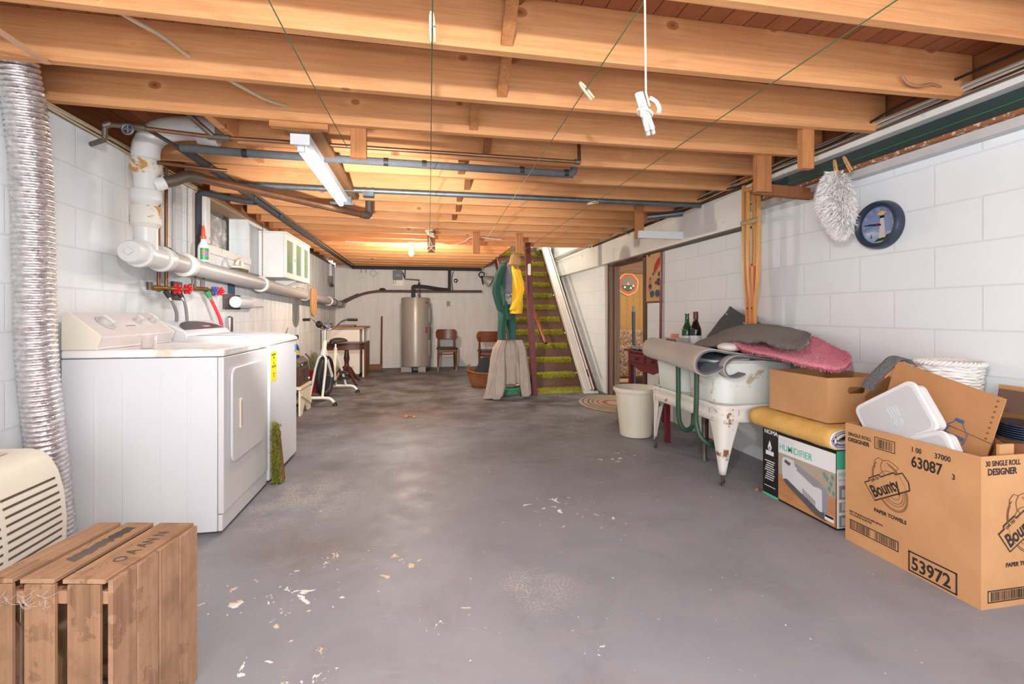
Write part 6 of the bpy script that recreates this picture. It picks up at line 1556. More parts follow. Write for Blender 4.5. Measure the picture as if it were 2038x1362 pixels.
for x, nm in ((SX0 - .045, 'stringer'), (SX1 + .001, 'stringer')):
    MB().prism([(Y1n - .32, 0), (Y1n - .02, 0), (Y1n + RN * 11, RZ * 11 - .12), (Y1n + RN * 11, RZ * 11 + .19), (Y1n + .02, .32), (Y1n - .32, .02)] if x > 2 else [(Y1n - .05, 0), (Y1n + .25, 0), (Y1n + RN * 11, RZ * 11 - .2), (Y1n + RN * 11, RZ * 11 + .03), (Y1n - .05, .18)], x, x + .045, plane='yz').build(nm, m_string if x > 2 else m_maroon, sc, w=True, bevel=.003)
gm = thing('stair_mat', 'lime green shag mat on the floor at the foot of the stairs', 'mat', (1.85, 6.5, 0))
b = MB().box(1.50, 2.40, 6.28, 6.72, .001, .014); shag(b, (1.50, 6.28, .012), (2.40, 6.28, .012), (0, .44, 0), 2200, .026, rg, up=(0, -.3, 1), spread=.9)
b.build('pile', m_shag, gm, w=True, smooth=False)
po = thing('stair_post', 'dark maroon square post at the left of the stairs', 'post', (1.46, 6.28, 0))
MB().beam((1.50, 6.25, 0), (1.418, 6.33, 2.068), .075, .075, up=(0, 1, 0)).build('post', m_maroon, po, w=True, bevel=.004)
sw = MB().prism(rrect(1.412, 1.452, 1.62, 1.78, .018), 6.245, 6.265, plane='xz').build('plate', m_cream, po, w=True, bevel=.004)
hr = thing('handrail', 'round red-brown handrail sloping down past the maroon post', 'handrail', (1.6, 6.8, .7))
MB().cyl((1.70, 6.42, .70), (1.46, 7.55, 2.02), .021, n=14).build('rail', wood('rail_red', (164, 86, 58), (140, 66, 44), (92, 40, 30), 'y', rough=.25, knots=False), hr, w=True)
MB().cyl((1.70, 6.42, .70), (1.704, 6.405, .683), .0225, n=14).build('end_cap', m_dark, hr, w=True)
lr = thing('stairlift_rail', 'long white aluminium stairlift track lying up the right side of the stairs', 'rail', (2.26, 7.2, 0))
a0, a1 = Vector((2.275, 6.26, .02)), Vector((2.25, 8.62, 2.43))
dv = (a1 - a0).normalized(); nv = Vector((0, -dv.z, dv.y))
m_alu = plain('aluminium_white', (214, 208, 202), .35, .3, var=.03)
def railbar(dx, wdt, up_, h, nm, m, par):
    return MB().beam(a0 + Vector((dx, 0, 0)) + nv * up_, a1 + Vector((dx, 0, 0)) + nv * up_, wdt, h, up=nv).build(nm, m, par, w=True, bevel=.004)
base_ = railbar(0, .155, .0, .03, 'track_base', m_alu, lr)
railbar(-.065, .022, .03, .04, 'track_edge', m_alu, base_); railbar(.025, .022, .03, .05, 'track_rib', m_alu, base_); railbar(.064, .022, .03, .045, 'track_edge', m_alu, base_)
railbar(.045, .012, .018, .01, 'track_slot', m_dark, base_)
MB().beam(a0 + dv * .22 + nv * .045 + Vector((.045, 0, 0)), a0 + dv * .34 + nv * .045 + Vector((.045, 0, 0)), .022, .03, up=nv).build('stop_block', m_black, lr, w=True, bevel=.003)
MB().box(2.19, 2.40, 6.20, 6.27, 0.001, .02).build('foot_plate', m_alu, lr, w=True)
for t in (.28, 1.05, 1.9): MB().ball(tuple(a0 + dv * t + Vector((-.11, 0, .03))), .014, 10, 6).build('bolt', m_chrome, lr, w=True)
li = thing('stairlift_carriage', 'cream stairlift carriage parked at the top of the white track', 'stairlift', (2.28, 8.75, 2.3))
MB().box(2.19, 2.42, 8.68, 8.95, 2.31, 2.62).build('housing', m_cream, li, w=True, bevel=.02)
MB().box(2.06, 2.16, 8.75, 8.90, 2.36, 2.46).build('motor', m_cream, li, w=True, bevel=.01)
MB().tube(smooth_path([(2.10, 8.74, 2.36), (2.12, 8.70, 2.26), (2.17, 8.68, 2.22), (2.19, 8.68, 2.32)], 6), .012, 8).build('cable', m_dark, li, w=True)
pl_ = thing('stair_landing', 'landing floor at the top of the stairs with grey wall vent panel', 'landing', (1.9, 9.4, 2.4))
MB().box(1.30, XR, Y1n + RN * 11 + .01, YB, RZ * 12 - .04, RZ * 12).build('floor_board', m_tread, pl_, w=True)
MB().box(1.55, 2.2, 9.80, 9.86, 2.47, 2.75).build('vent_panel', plain('vent_grey', (150, 152, 154), .5), pl_, w=True)

# clothes hung on the line, hat basket
m_green = plain('cloth_green', (40, 82, 72), .9, var=.10, scale=6, bump=.2, bscale=40)
m_greyc = plain('cloth_grey_shirt', (112, 108, 120), .9, var=.08, bump=.2, bscale=60)
m_yel = plain('cloth_yellow', (238, 184, 36), .8, var=.05, bump=.15, bscale=40)
m_print = worn('cloth_print', (150, 150, 152), (44, 46, 54), .52, 30, .9, bump=0)
def garment(secs, n=28, fold=.006, seed=0, fs=3.0):
    """cloth tube through sections (x, y, z, rx, ry)"""
    b = MB(); vs = []; m = 0
    S = []
    for i in range(len(secs) - 1):
        for k_ in range(5):
            t = k_ / 5; S.append(tuple(a + (c - a) * t for a, c in zip(secs[i], secs[i + 1])))
    S.append(secs[-1])
    for (x, y, z, rx, ry) in S:
        for k_ in range(n):
            a = 2 * PI * k_ / n
            f = 1 + fold / max(.02, (rx + ry) / 2) * (1.6 * nz((math.cos(a) * fs + seed, math.sin(a) * fs, z * 1.6)) + .5 * math.sin(5 * a + seed + z * 2))
            vs.append((x + rx * math.cos(a) * f, y + ry * math.sin(a) * f, z))
    fs_ = []
    for i in range(len(S) - 1):
        for k_ in range(n): fs_.append((i * n + k_, i * n + (k_ + 1) % n, (i + 1) * n + (k_ + 1) % n, (i + 1) * n + k_))
    fs_.append(tuple(range(n - 1, -1, -1))); fs_.append(tuple((len(S) - 1) * n + k_ for k_ in range(n)))
    return b.add(vs, fs_)
cv = thing('green_coverall', 'dark green work coverall hanging full length from the clothesline', 'coverall', (1.07, 6.2, .76))
garment([(1.14, 6.16, 1.80, .03, .05), (1.10, 6.17, 1.76, .075, .09), (1.07, 6.18, 1.60, .09, .15), (1.075, 6.18, 1.35, .085, .15), (1.08, 6.18, 1.24, .085, .14), (1.09, 6.18, 1.10, .10, .15), (1.10, 6.18, 1.02, .105, .15)], fold=.012, seed=1).build('torso', m_green, cv, w=True)
garment([(1.05, 6.10, 1.72, .05, .07), (.985, 6.06, 1.60, .05, .06), (.945, 6.03, 1.45, .045, .055), (.935, 6.02, 1.38, .045, .05), (.965, 6.03, 1.25, .045, .045), (1.0, 6.06, 1.14, .04, .04)], fold=.01, seed=2).build('sleeve', m_green, cv, w=True)
garment([(1.05, 6.15, 1.18, .07, .12), (1.045, 6.13, 1.06, .062, .10), (1.035, 6.13, .9, .056, .08), (1.03, 6.13, .74, .052, .07)], fold=.009, seed=3).build('trouser_leg', m_green, cv, w=True)
garment([(1.145, 6.2, 1.18, .065, .12), (1.165, 6.2, 1.06, .058, .10), (1.175, 6.2, .9, .05, .08), (1.18, 6.2, .74, .046, .07)], fold=.009, seed=4).build('trouser_leg', m_green, cv, w=True)
MB().tube(smooth_path([(1.14, 6.14, 1.80), (1.15, 6.13, 1.86), (1.17, 6.13, 1.885), (1.18, 6.13, 1.87)], 5), .004, 6).build('hanger_hook', m_galv, cv, w=True)
gs = thing('grey_shirt', 'grey shirt with printed panel hanging between green coverall and yellow jacket', 'shirt', (1.13, 6.08, 1.2))
garment([(1.13, 6.07, 1.77, .03, .05), (1.125, 6.06, 1.70, .05, .09), (1.12, 6.05, 1.55, .065, .12), (1.115, 6.05, 1.37, .068, .12), (1.12, 6.05, 1.36, .06, .11)], fold=.008, seed=5).build('body', m_greyc, gs, w=True)
garment([(1.12, 6.05, 1.36, .058, .10), (1.12, 6.05, 1.28, .058, .10), (1.13, 6.06, 1.22, .05, .09)], fold=.006, seed=6).build('printed_panel', m_print, gs, w=True)
yj = thing('yellow_jacket', 'bright yellow rain jacket hanging on the line before the maroon post', 'jacket', (1.19, 6.0, 1.1))
garment([(1.15, 6.0, 1.72, .03, .05), (1.165, 5.99, 1.68, .045, .09), (1.185, 5.98, 1.56, .06, .12), (1.20, 5.97, 1.38, .072, .13), (1.195, 5.97, 1.22, .075, .13), (1.185, 5.97, 1.10, .075, .13)], fold=.010, seed=7).build('body', m_yel, yj, w=True)
garment([(1.19, 5.90, 1.66, .04, .05), (1.225, 5.88, 1.50, .045, .05), (1.235, 5.87, 1.40, .045, .05), (1.19, 5.86, 1.27, .045, .05), (1.15, 5.85, 1.20, .045, .045), (1.13, 5.85, 1.165, .045, .045)], fold=.008, seed=8).build('sleeve', m_yel, yj, w=True)
garment([(1.135, 5.85, 1.17, .047, .05), (1.13, 5.85, 1.15, .048, .05)], fold=.004, seed=9).build('cuff', m_yel, yj, w=True)
ht = thing('basket_hat', 'tan woven conical straw hat hanging on the line above the yellow jacket', 'hat', (1.18, 5.95, 1.73))
MB().lathe([(.085, 1.72), (.088, 1.74), (.075, 1.80), (.05, 1.86), (.015, 1.875), (0, 1.876)], 28, Matrix.Translation((1.18, 5.95, 0)), caps=False).build('cone', m_straw, ht, w=True, solid=.004)
MB().tube([(1.15, 5.90, 1.87), (1.18, 5.86, 1.79), (1.22, 5.87, 1.86)], .006, 6).build('cord', m_straw, ht, w=True)

# taupe jacket draped over a folding chair
fc = thing('folding_chair', 'metal folding chair under the taupe jacket at the foot of the stairs', 'folding chair', (1.13, 6.2, 0))
for s in (-1, 1):
    MB().tube([(1.13 + s * .13, 6.10, .72), (1.13 + s * .155, 6.13, .40), (1.13 + s * .16, 6.16, .0)], .011, 10).build('leg', m_dark, fc, w=True)
    MB().tube([(1.13 + s * .15, 6.46, .42), (1.13 + s * .15, 6.50, .0)], .011, 10).build('leg', m_dark, fc, w=True)
MB().tube([(1.00, 6.10, .72), (1.26, 6.10, .72)], .011, 10).build('back_rail', m_dark, fc, w=True)
MB().box(.98, 1.28, 6.14, 6.48, .41, .43).build('seat', m_greenp, fc, w=True, bevel=.006)
MB().tube([(.975, 6.15, .145), (1.285, 6.15, .145)], .010, 10).build('cross_bar', m_chrome, fc, w=True)
hs = thing('coiled_hose', 'green hose coiled on the floor under the jacket chair', 'hose', (1.16, 6.30, 0))
b = MB(); b.tube([((.13 + .012 * math.sin(a * .33)) * math.cos(a), (.10 + .01 * math.cos(a * .4)) * math.sin(a), .015 + .014 * (a / 6.283)) for a in [q * .2 for q in range(180)]], .011, 8)
b.build('coil', plain('hose_bright_green', (62, 124, 92), .45), hs)
m_taupe = plain('cloth_taupe', (164, 148, 136), .95, var=.08, scale=8, bump=.4, bscale=90)
jk = thing('taupe_jacket', 'taupe corduroy jacket draped over the chair with sleeves hanging to the floor', 'jacket', (1.13, 6.1, .0))
def jk_body(u, v):
    a = -1 + 2 * u
    z = .755 - .575 * v
    hw = .125 + .05 * v ** .7
    x = 1.135 + a * hw + .006 * nz((u * 5, v * 3, 1))
    y = 6.075 - .03 * v - .03 * (1 - a * a) * v + .018 * nz((u * 7, v * 2.2, 3)) + .012 * math.sin(u * 26 + 1.5 * v) * v
    if v < .08: y += .05 * (1 - v / .08)
    return (x, y, z - .02 * abs(a) ** 4 * (1 - v))
MB().sheet(jk_body, 40, 26).build('back_panel', m_taupe, jk, w=True, solid=.012)
garment([(1.03, 6.06, .755, .05, .06), (.985, 6.04, .66, .075, .06), (.945, 6.02, .52, .08, .06), (.915, 6.0, .36, .075, .06), (.885, 5.99, .20, .07, .06), (.845, 5.99, .06, .062, .05), (.835, 5.99, .02, .066, .05)], fold=.014, seed=11).build('sleeve', m_taupe, jk, w=True)
garment([(1.01, 6.03, .60, .04, .04), (.985, 5.98, .42, .06, .045), (.97, 5.96, .26, .075, .045), (.965, 5.95, .14, .075, .045), (.955, 5.95, .06, .06, .04), (.93, 5.95, .008, .04, .035)], fold=.012, seed=12).build('front_panel', m_taupe, jk, w=True)
garment([(1.235, 6.06, .755, .05, .06), (1.275, 6.05, .66, .055, .06), (1.29, 6.03, .5, .06, .06), (1.305, 6.02, .34, .065, .06), (1.315, 6.01, .18, .068, .06), (1.33, 6.0, .06, .06, .05), (1.325, 6.0, .03, .045, .05)], fold=.014, seed=13).build('sleeve', m_taupe, jk, w=True)

# laundry basket
m_wb = NT('wicker_brown'); v = m_wb.coord(); wv = m_wb.n('ShaderNodeTexWave'); wv.bands_direction = 'Z'; wv.inputs['Scale'].default_value = 14; wv.inputs['Distortion'].default_value = 6; wv.inputs['Detail Scale'].default_value = 6
m_wb.l(v, wv.inputs['Vector']); m_wb.color(m_wb.mix(wv.outputs['Fac'], lin((96, 52, 26)), lin((160, 96, 52)))); m_wb.set(Roughness=.6); m_wb.bump(wv.outputs['Fac'], .8, .008); m_wb = m_wb.m
lb_ = thing('laundry_basket', 'brown wicker laundry basket on the floor left of the taupe jacket', 'basket', (.93, 7.05, 0))
def lbk(u, v):
    a = 2 * PI * u; k_ = .72 + .28 * v ** .8
    return (.27 * k_ * math.cos(a), .21 * k_ * math.sin(a), .015 + .225 * v + .02 * math.cos(2 * a) * v)
MB().sheet(lbk, 40, 10, closeu=True).build('bowl', m_wb, lb_, solid=.012)
MB().prism([(.195 * math.cos(2 * PI * i / 32), .15 * math.sin(2 * PI * i / 32)) for i in range(32)], .004, .016).build('bottom', m_wb, lb_)
MB().tube([(.275 * math.cos(a), .214 * math.sin(a), .242 + .02 * math.cos(2 * a)) for a in [2 * PI * q / 48 for q in range(48)]], .014, 8, closed=True).build('rim', m_wb, lb_)
MB().tube(smooth_path([(-.255, -.07, .25), (-.25, -.06, .31), (-.235, 0, .335), (-.25, .06, .31), (-.255, .07, .25)], 6), .012, 8).build('handle', m_wb, lb_)
MB().tube(smooth_path([(.255, -.07, .25), (.25, -.06, .31), (.235, 0, .335), (.25, .06, .31), (.255, .07, .25)], 6), .012, 8).build('handle', m_wb, lb_)
o = MB().sheet(lambda u, v: (.96 + .20 * (1 - .55 * v) * math.cos(2 * PI * u) + .02 * nz((u * 6, v * 3, 1)), 7.02 + .15 * (1 - .5 * v) * math.sin(2 * PI * u), .20 + .24 * v ** .8 + .02 * nz((u * 8, v * 4, 2))), 30, 10, closeu=True).build('black_cloth', plain('cloth_black', (30, 30, 34), .9), solid=.006); tag(o, 'black cloth heaped in the brown laundry basket', 'cloth')

# den seen through the doorway
k = NT('upholstery_brown'); v = k.coord(); f = k.noise(v, 26, 5, .7, 1.5); k.color(k.mix(k.bw(f, .42, .58), lin((84, 58, 44)), lin((172, 134, 98)))); k.set(Roughness=.9); m_uph = k.m
ac = thing('armchair', 'patterned brown upholstered armchair in the room beyond the doorway', 'armchair', (3.45, 7.3, 0))
MB().box(-.42, .42, .0, .22, .12, .84).build('backrest', m_uph, ac, bevel=.06, seg=4)
MB().box(-.40, .40, -.5, .02, .12, .42).build('seat', m_uph, ac, bevel=.05, seg=4)
for s in (-1, 1): MB().box(s * .42 - .08, s * .42 + .08, -.5, .2, .12, .60).build('arm', m_uph, ac, bevel=.05, seg=4)
for x in (-.38, .38):
    for y in (-.45, .18): MB().cyl((x, y, .12), (x, y, 0), .025, .018, n=10).build('leg', m_walnutz, ac)
pq = thing('wall_plaque', 'round orange and green wall plaque with small painted animals in the den', 'plaque', (3.79, 8.295, 1.655))
def blob(pts, h, m, nm, par): return MB().prism(pts, -h - .004, -h, plane='xz').build(nm, m, par, smooth=False)
n_ = 40; sc_ = .215
wav = [(sc_ * (1 + .03 * math.sin(7 * a)) * math.cos(a), sc_ * (1 + .03 * math.sin(7 * a)) * math.sin(a)) for a in [2 * PI * i / n_ for i in range(n_)]]
MB().prism(wav, -.02, 0, plane='xz').build('tan_disc', plain('plaque_tan', (216, 164, 110), .6), pq, bevel=.006)
blob([(x * .86, z * .86) for x, z in wav], .02, plain('plaque_orange', (190, 88, 52), .6), 'orange_ring', pq)
blob([(x * .62, z * .62) for x, z in wav], .0245, plain('plaque_grey', (128, 118, 96), .6), 'picture_sky', pq)
blob([(x * .62, min(z * .62, -.02)) for x, z in wav], .029, plain('plaque_green', (62, 78, 54), .6), 'picture_field', pq)
m_ph = plain('plaque_white', (232, 218, 196), .6)
for x, z, r in ((-.075, -.055, .028), (.045, -.07, .028), (.095, -.03, .026), (-.01, .01, .034)):
    blob([(x + r * math.cos(a) * (1 if math.sin(a) < 0 else .6), z + r * .8 * math.sin(a)) for a in [2 * PI * i / 14 for i in range(14)]] , .0335, m_ph if r < .03 else plain('plaque_peach', (226, 158, 104), .6), 'painted_hen', pq)
pk_ = thing('dark_pole', 'dark grey pole standing just inside the doorway', 'pole', (3.12, 6.6, 0))
MB().cyl((3.12, 6.6, 0), (3.105, 6.6, 1.13), .025, n=14).build('shaft', plain('pole_slate', (48, 48, 52), .5), pk_, w=True)
MB().cyl((3.105, 6.6, 1.13), (3.104, 6.6, 1.21), .019, n=14).build('handle', m_galv, pk_, w=True)
for i, (x, y, w2, h) in enumerate(((2.98, 6.55, .18, .07), (3.05, 6.85, .22, .10))):
    o = MB().box(x - w2 / 2, x + w2 / 2, y - .1, y + .1, 0, h).build('shoe_box', m_card if i else m_dark, bevel=.004); tag(o, ('low dark box on the den floor just past the doorway' if i == 0 else 'small brown box on the den floor behind the dark box'), 'box')
# ================================================================ HANGING THINGS, CEILING ODDS AND ENDS
m_line = plain('line_green', (70, 104, 66), .4, var=.1)
m_pin = plain('pin_wood', (236, 214, 178), .7, var=.05)
m_pinw = plain('pin_white', (204, 200, 198), .6)
m_block = wood('hanger_wood', (196, 134, 84), (172, 112, 66), (122, 72, 42), 'z', rough=.7, knots=False)
m_blockd = wood('hanger_wood_dark', (158, 104, 66), (134, 84, 52), (90, 54, 34), 'z', rough=.7, knots=False)
def line(label, pts):
    o = MB().tube(smooth_path(pts, 6), .0022, 6).build('clothesline', m_line); return tag(o, label, 'clothesline', 'green clotheslines')
line('green clothesline ending at the wooden block right of the tube light', [(-.45, -.7, 2.0), (-.43, 1.4, 1.985), (-.385, 2.58, 1.965)])
line('green clothesline running down the middle with pale pins clipped to it', [(.01, -.7, 2.0), (.03, 1.4, 1.99), (.06, 3.5, 1.94), (.085, 5.76, 1.905)])
line('green clothesline with one pin, ending at the middle far hanging block', [(.60, -.7, 2.0), (.635, 1.3, 2.0), (.66, 3.5, 1.94), (.685, 5.76, 1.88)])
line('green clothesline reaching the hung clothes by the stairs', [(1.36, -.7, 2.0), (1.35, 1.14, 2.0), (1.31, 3.4, 1.955), (1.235, 5.76, 1.885), (1.16, 6.15, 1.878), (1.15, 6.3, 1.875)])
def pin(label, c, d, up, m=None, group=None, L_=.085):
    """spring clothespin, long axis d, opening direction up"""
    d = Vector(d).normalized(); u = Vector(up); u = (u - d * u.dot(d)).normalized(); s = d.cross(u)
    M = Matrix((d, s, u)).transposed().to_4x4(); M.translation = Vector(c)
    t = thing('clothespin', label, 'clothespin', c, 0, group)
    for q in (-1, 1):
        MB().prism([(-L_ * .5, q * .0005), (L_ * .5, q * .004), (L_ * .5, q * .009), (L_ * .1, q * .0095), (-L_ * .3, q * .0085), (-L_ * .5, q * .0045)][::q], -.005, .005, M @ Matrix.Rotation(R(90), 4, 'X') @ Matrix.Identity(4)).build('jaw', m or m_pin, t, w=True, bevel=.0008, seg=1)
    MB().torus((-.004, 0, 0), .0062, .0018, M=M @ Matrix.Rotation(R(90), 4, 'Y'), n=14, m=6).build('spring', m_galv, t, w=True)
    return t
pin('pale clothespin on the middle line nearest the camera', (.031, 1.49, 1.985), (.05, .25, -.95), (1, 0, 0))
pin('pale clothespin crossing the line left of the hanging string', (.645, 1.80, 1.985), (.62, -.1, -.78), (.6, 0, .6))
pin('pale clothespin lying flat across the clothesline nearest the stairs', (1.30, 3.48, 1.955), (.95, .2, .25), (0, 0, 1), L_=.1)
for i, (dx, z, a) in enumerate(((-.01, 1.965, 8), (.0, 1.945, -14), (.01, 1.93, -24))):
    pin('one of three pale clothespins bunched on the middle line before the far hanging block', (.083 + dx, 5.0 + .05 * i, z), (math.cos(R(a)), 0, math.sin(R(a))), (0, 0, 1), group='pins bunched on the middle line')
for i, (x, z, d) in enumerate(((.10, 1.96, (.4, 0, -.9)), (.11, 1.905, (.97, 0, .1)), (.095, 1.87, (-.7, 0, -.7)), (.125, 1.86, (.75, 0, -.6)))):
    pin('one of four pale clothespins clipped over the leftmost far hanging block', (x, 5.735 - .012 * i, z), d, (0, -1, .2), group='pins on the leftmost far block')
def hang(label, x0, x1, y0, y1, z0, z1, m=None):
    o = MB().box(x0, x1, y0, y1, z0, z1).build('hanging_block', m or m_block, bevel=.002, seg=1); return tag(o, label, 'wooden block')
hang('reddish wooden block hanging from a joist right of the tube light', -.365, -.285, 2.557, 2.595, 1.905, 2.12)
hang('leftmost of the three far hanging wooden blocks, covered with pins', .065, .155, 5.75, 5.785, 1.835, 2.10, m_blockd)
hang('middle one of the three far hanging wooden blocks', .61, .695, 5.75, 5.785, 1.835, 2.10)
hang('rightmost of the three far hanging wooden blocks, above the yellow jacket', 1.15, 1.235, 5.75, 5.785, 1.85, 2.10)
hang('plain wooden block hanging from a joist near the right beam', 1.965, 2.035, 2.15, 2.19, 1.86, 2.12)
b1 = thing('line_bracket', 'wooden L-shaped bracket with arm reaching the right wall above the crutches', 'bracket', (2.05, 2.58, 1.85))
MB().box(2.015, 2.115, 2.557, 2.597, 1.845, 2.12).build('upright', m_block, b1, w=True, bevel=.002)
MB().beam((2.04, 2.618, 1.875), (2.455, 2.618, 1.86), .04, .07).build('arm', m_blockd, b1, w=True, bevel=.003)
b2 = thing('line_bracket', 'smaller wooden bracket with white painted arm further along the right wall', 'bracket', (1.98, 4.1, 1.8))
MB().box(1.955, 2.03, 4.09, 4.13, 1.80, 2.10).build('upright', m_block, b2, w=True, bevel=.002)
MB().box(1.965, 2.41, 4.05, 4.088, 1.795, 1.865).build('arm', m_white, b2, w=True, bevel=.002)

# bundle of pins on a white string
pb = thing('pin_bundle', 'two white clothespins tied together hanging on a white string', 'clothespins', (.47, .93, 1.47))
m_str = plain('string_white', (226, 218, 206), .9, bump=.6, bscale=300)
MB().tube([(.462, .93, 2.10), (.463, .93, 1.8), (.466, .93, 1.56), (.472, .925, 1.53)], .0019, 8).build('string', m_str, pb, w=True)
for (x0, z0, x1, z1, yy) in ((.447, 1.556, .474, 1.478, .925), (.453, 1.563, .482, 1.474, .938)):
    p_, q_ = Vector((x0, yy, z0)), Vector((x1, yy, z1)); d_ = (q_ - p_).normalized(); s_ = Vector((d_.z, 0, -d_.x))
    o = MB().beam(p_, p_ + d_ * .045, .017, .010, up=(0, 1, 0)).build('pin', m_pinw, pb, w=True, bevel=.003, seg=3)
    for sg in (-1, 1): MB().beam(p_ + d_ * .040 + s_ * sg * .0048, q_ + s_ * sg * .0062, .0078, .0095, up=(0, 1, 0)).build('prong', m_pinw, o, w=True, bevel=.003, seg=3)
    MB().beam(p_ + d_ * .030, p_ + d_ * .0312, .0176, .0106, up=(0, 1, 0)).build('spring_wire', m_galv, o, w=True)
MB().torus((.464, .931, 1.517), .0165, .0022, M=Matrix.Translation((.464, .931, 1.517)) @ Matrix.Rotation(R(20), 4, 'Y') @ Matrix.Scale(1.0, 4) @ Matrix.Translation((-.464, -.931, -1.517)), n=18, m=6).build('tie', m_str, pb, w=True)
MB().tube(smooth_path([(.470, .92, 1.545), (.482, .915, 1.535), (.489, .915, 1.522), (.487, .915, 1.512)], 5), .004, 8).build('knot', m_str, pb, w=True)
MB().tube(smooth_path([(.455, .918, 1.515), (.449, .915, 1.508), (.45, .915, 1.502)], 4), .0028, 6).build('string_end', m_str, pb, w=True)

# bridging between the joists
for i in range(0, 9):
    ya, yb = JY[i], JY[i + 1]; x = (.285, .335, .25, .375, .25, .33, .3, .32, .31)[i]
    t = thing('bridging', 'crossed wooden bridging strips between joists, pair number %s from the camera' % ORD[i], 'bridging', (x, (ya + yb) / 2, JB + .01), 0, 'bridging strips between joists')
    MB().beam((x, ya + .018, JB + JH - .02), (x + .02, yb - .017, JB + .012), .045, .02, up=(0, .4, 1)).build('strip', m_block if i < 3 else m_blockd, t, w=True, bevel=.001, seg=1)
    MB().beam((x + .06, ya + .018, JB + .02), (x + .05, yb - .018, JB + JH - .02), .042, .02, up=(0, -.4, 1)).build('strip', m_blockd, t, w=True, bevel=.001, seg=1)

# strips and cables through the joists
o = MB().beam((-1.42, .2, 2.058), (-1.416, 2.12, 2.056), .024, .008).build('wood_strip', plain('strip_tan', (204, 158, 122), .5)); tag(o, 'narrow tan strip running under the first joists above the silver duct', 'strip')
m_nm = plain('cable_cream', (204, 186, 158), .5)
o = MB().tube(smooth_path([(-1.30, .95, 2.10), (-1.10, 1.40, 2.10), (-.985, 1.745, 2.085), (-.94, 1.95, 2.115), (-.92, 2.12, 2.13), (-.80, 2.20, 2.085), (-.72, 2.38, 2.095), (-.655, 2.53, 2.13)], 6), .0075, 8).build('joist_cable', m_nm); tag(o, 'cream cable threading through holes in the joists left of the tube light', 'cable')
lc = thing('sill_cables', 'cream cables stapled along the sill on the left wall', 'cables', (-1.69, 2.2, 2.04))
for i, (x, z) in enumerate(((-1.688, 2.066), (-1.685, 2.052), (-1.692, 2.038))):
    MB().tube([(x + .004 * math.sin(q * 1.7 + i), -1.0 + q * .5, z + .004 * math.sin(q * 2.3 + 2 * i)) for q in range(11)], .0055, 6).build('cable', m_nm, lc, w=True)
rc = thing('cable_bundle', 'bundle of cream and brown cables running along the top of the right beam', 'cables', (2.38, 3, 2.08))
cols = [m_nm, m_pipeg, m_nm, plain('cable_brown', (96, 74, 62), .5), m_pipeg, m_nm, plain('cable_grey', (150, 144, 138), .5)]
for i, (x, z) in enumerate(((2.385, 2.105), (2.387, 2.093), (2.388, 2.081), (2.384, 2.068), (2.395, 2.098), (2.375, 2.11), (2.38, 2.118))):
    MB().tube(smooth_path([(x + .006 * math.sin(q * 1.3 + i * 2), -1.0 + q * .7, z + .007 * math.sin(q * 1.9 + i * 1.7)) for q in range(15)], 4), .0055, 6).build('cable', cols[i], rc, w=True)
o = MB().tube(smooth_path([(2.36, -.6, 2.13), (2.35, 1.2, 2.14), (2.34, 1.9, 2.135), (2.35, 2.3, 2.09), (2.365, 2.8, 2.10), (2.36, 3.1, 2.06), (2.355, 3.5, 2.085), (2.37, 4.4, 2.09)], 6), .006, 8).build('black_cable', m_black); tag(o, 'black cable sagging beside the right beam above the cable bundle', 'cable')
o = MB().tube(smooth_path([(2.03, 1.685, 2.115), (2.06, 1.68, 2.085), (2.12, 1.68, 2.08), (2.20, 1.69, 2.10), (2.30, 1.72, 2.10), (2.38, 1.75, 2.11)], 6), .006, 8).build('loose_cable', plain('cable_tan', (170, 122, 92), .5)); tag(o, 'short tan cable stub bent out over the near joist by the right beam', 'cable')
o = MB().tube([(2.447, -.5, 1.985), (2.447, 1.5, 1.985), (2.447, 3.05, 1.975)], .0018, 6).build('wall_wire', plain('cord_green', (52, 150, 92), .4)); tag(o, 'thin bright green cord along the dark beam at upper right', 'cord')
o = MB().tube(smooth_path([(2.46, 1.30, 1.90), (2.45, 1.45, 1.888), (2.44, 1.56, 1.885), (2.44, 1.575, 1.893), (2.45, 1.50, 1.902), (2.465, 1.3, 1.92)], 5), .0022, 6).build('wire_loop', m_hoseg); tag(o, 'thin grey wire loop under the right beam at the frame edge', 'wire')
ec = MB().tube(smooth_path([(-1.0, 6.58, 2.06), (-.5, 6.57, 2.055), (-.16, 6.57, 2.06), (.1, 6.4, 2.05), (.25, 6.2, 2.01), (.38, 6.1, 1.985), (.52, 6.0, 2.01), (.63, 5.9, 2.06), (.9, 5.95, 2.05), (1.0, 5.95, 2.045)], 6), .006, 6).build('extension_cord', m_white); tag(ec, 'white cord drooping between the far hanging blocks beside the bulb', 'cord')

# trimmer round the plumbing opening
o = MB().beam((-1.05, 2.555, 2.165), (-1.03, 3.33, 2.165), .038, .18).build('plumbing_trimmer', m_joist, bevel=.002, seg=1); tag(o, 'lengthwise wooden trimmer beside the white pipe bend', 'joist')

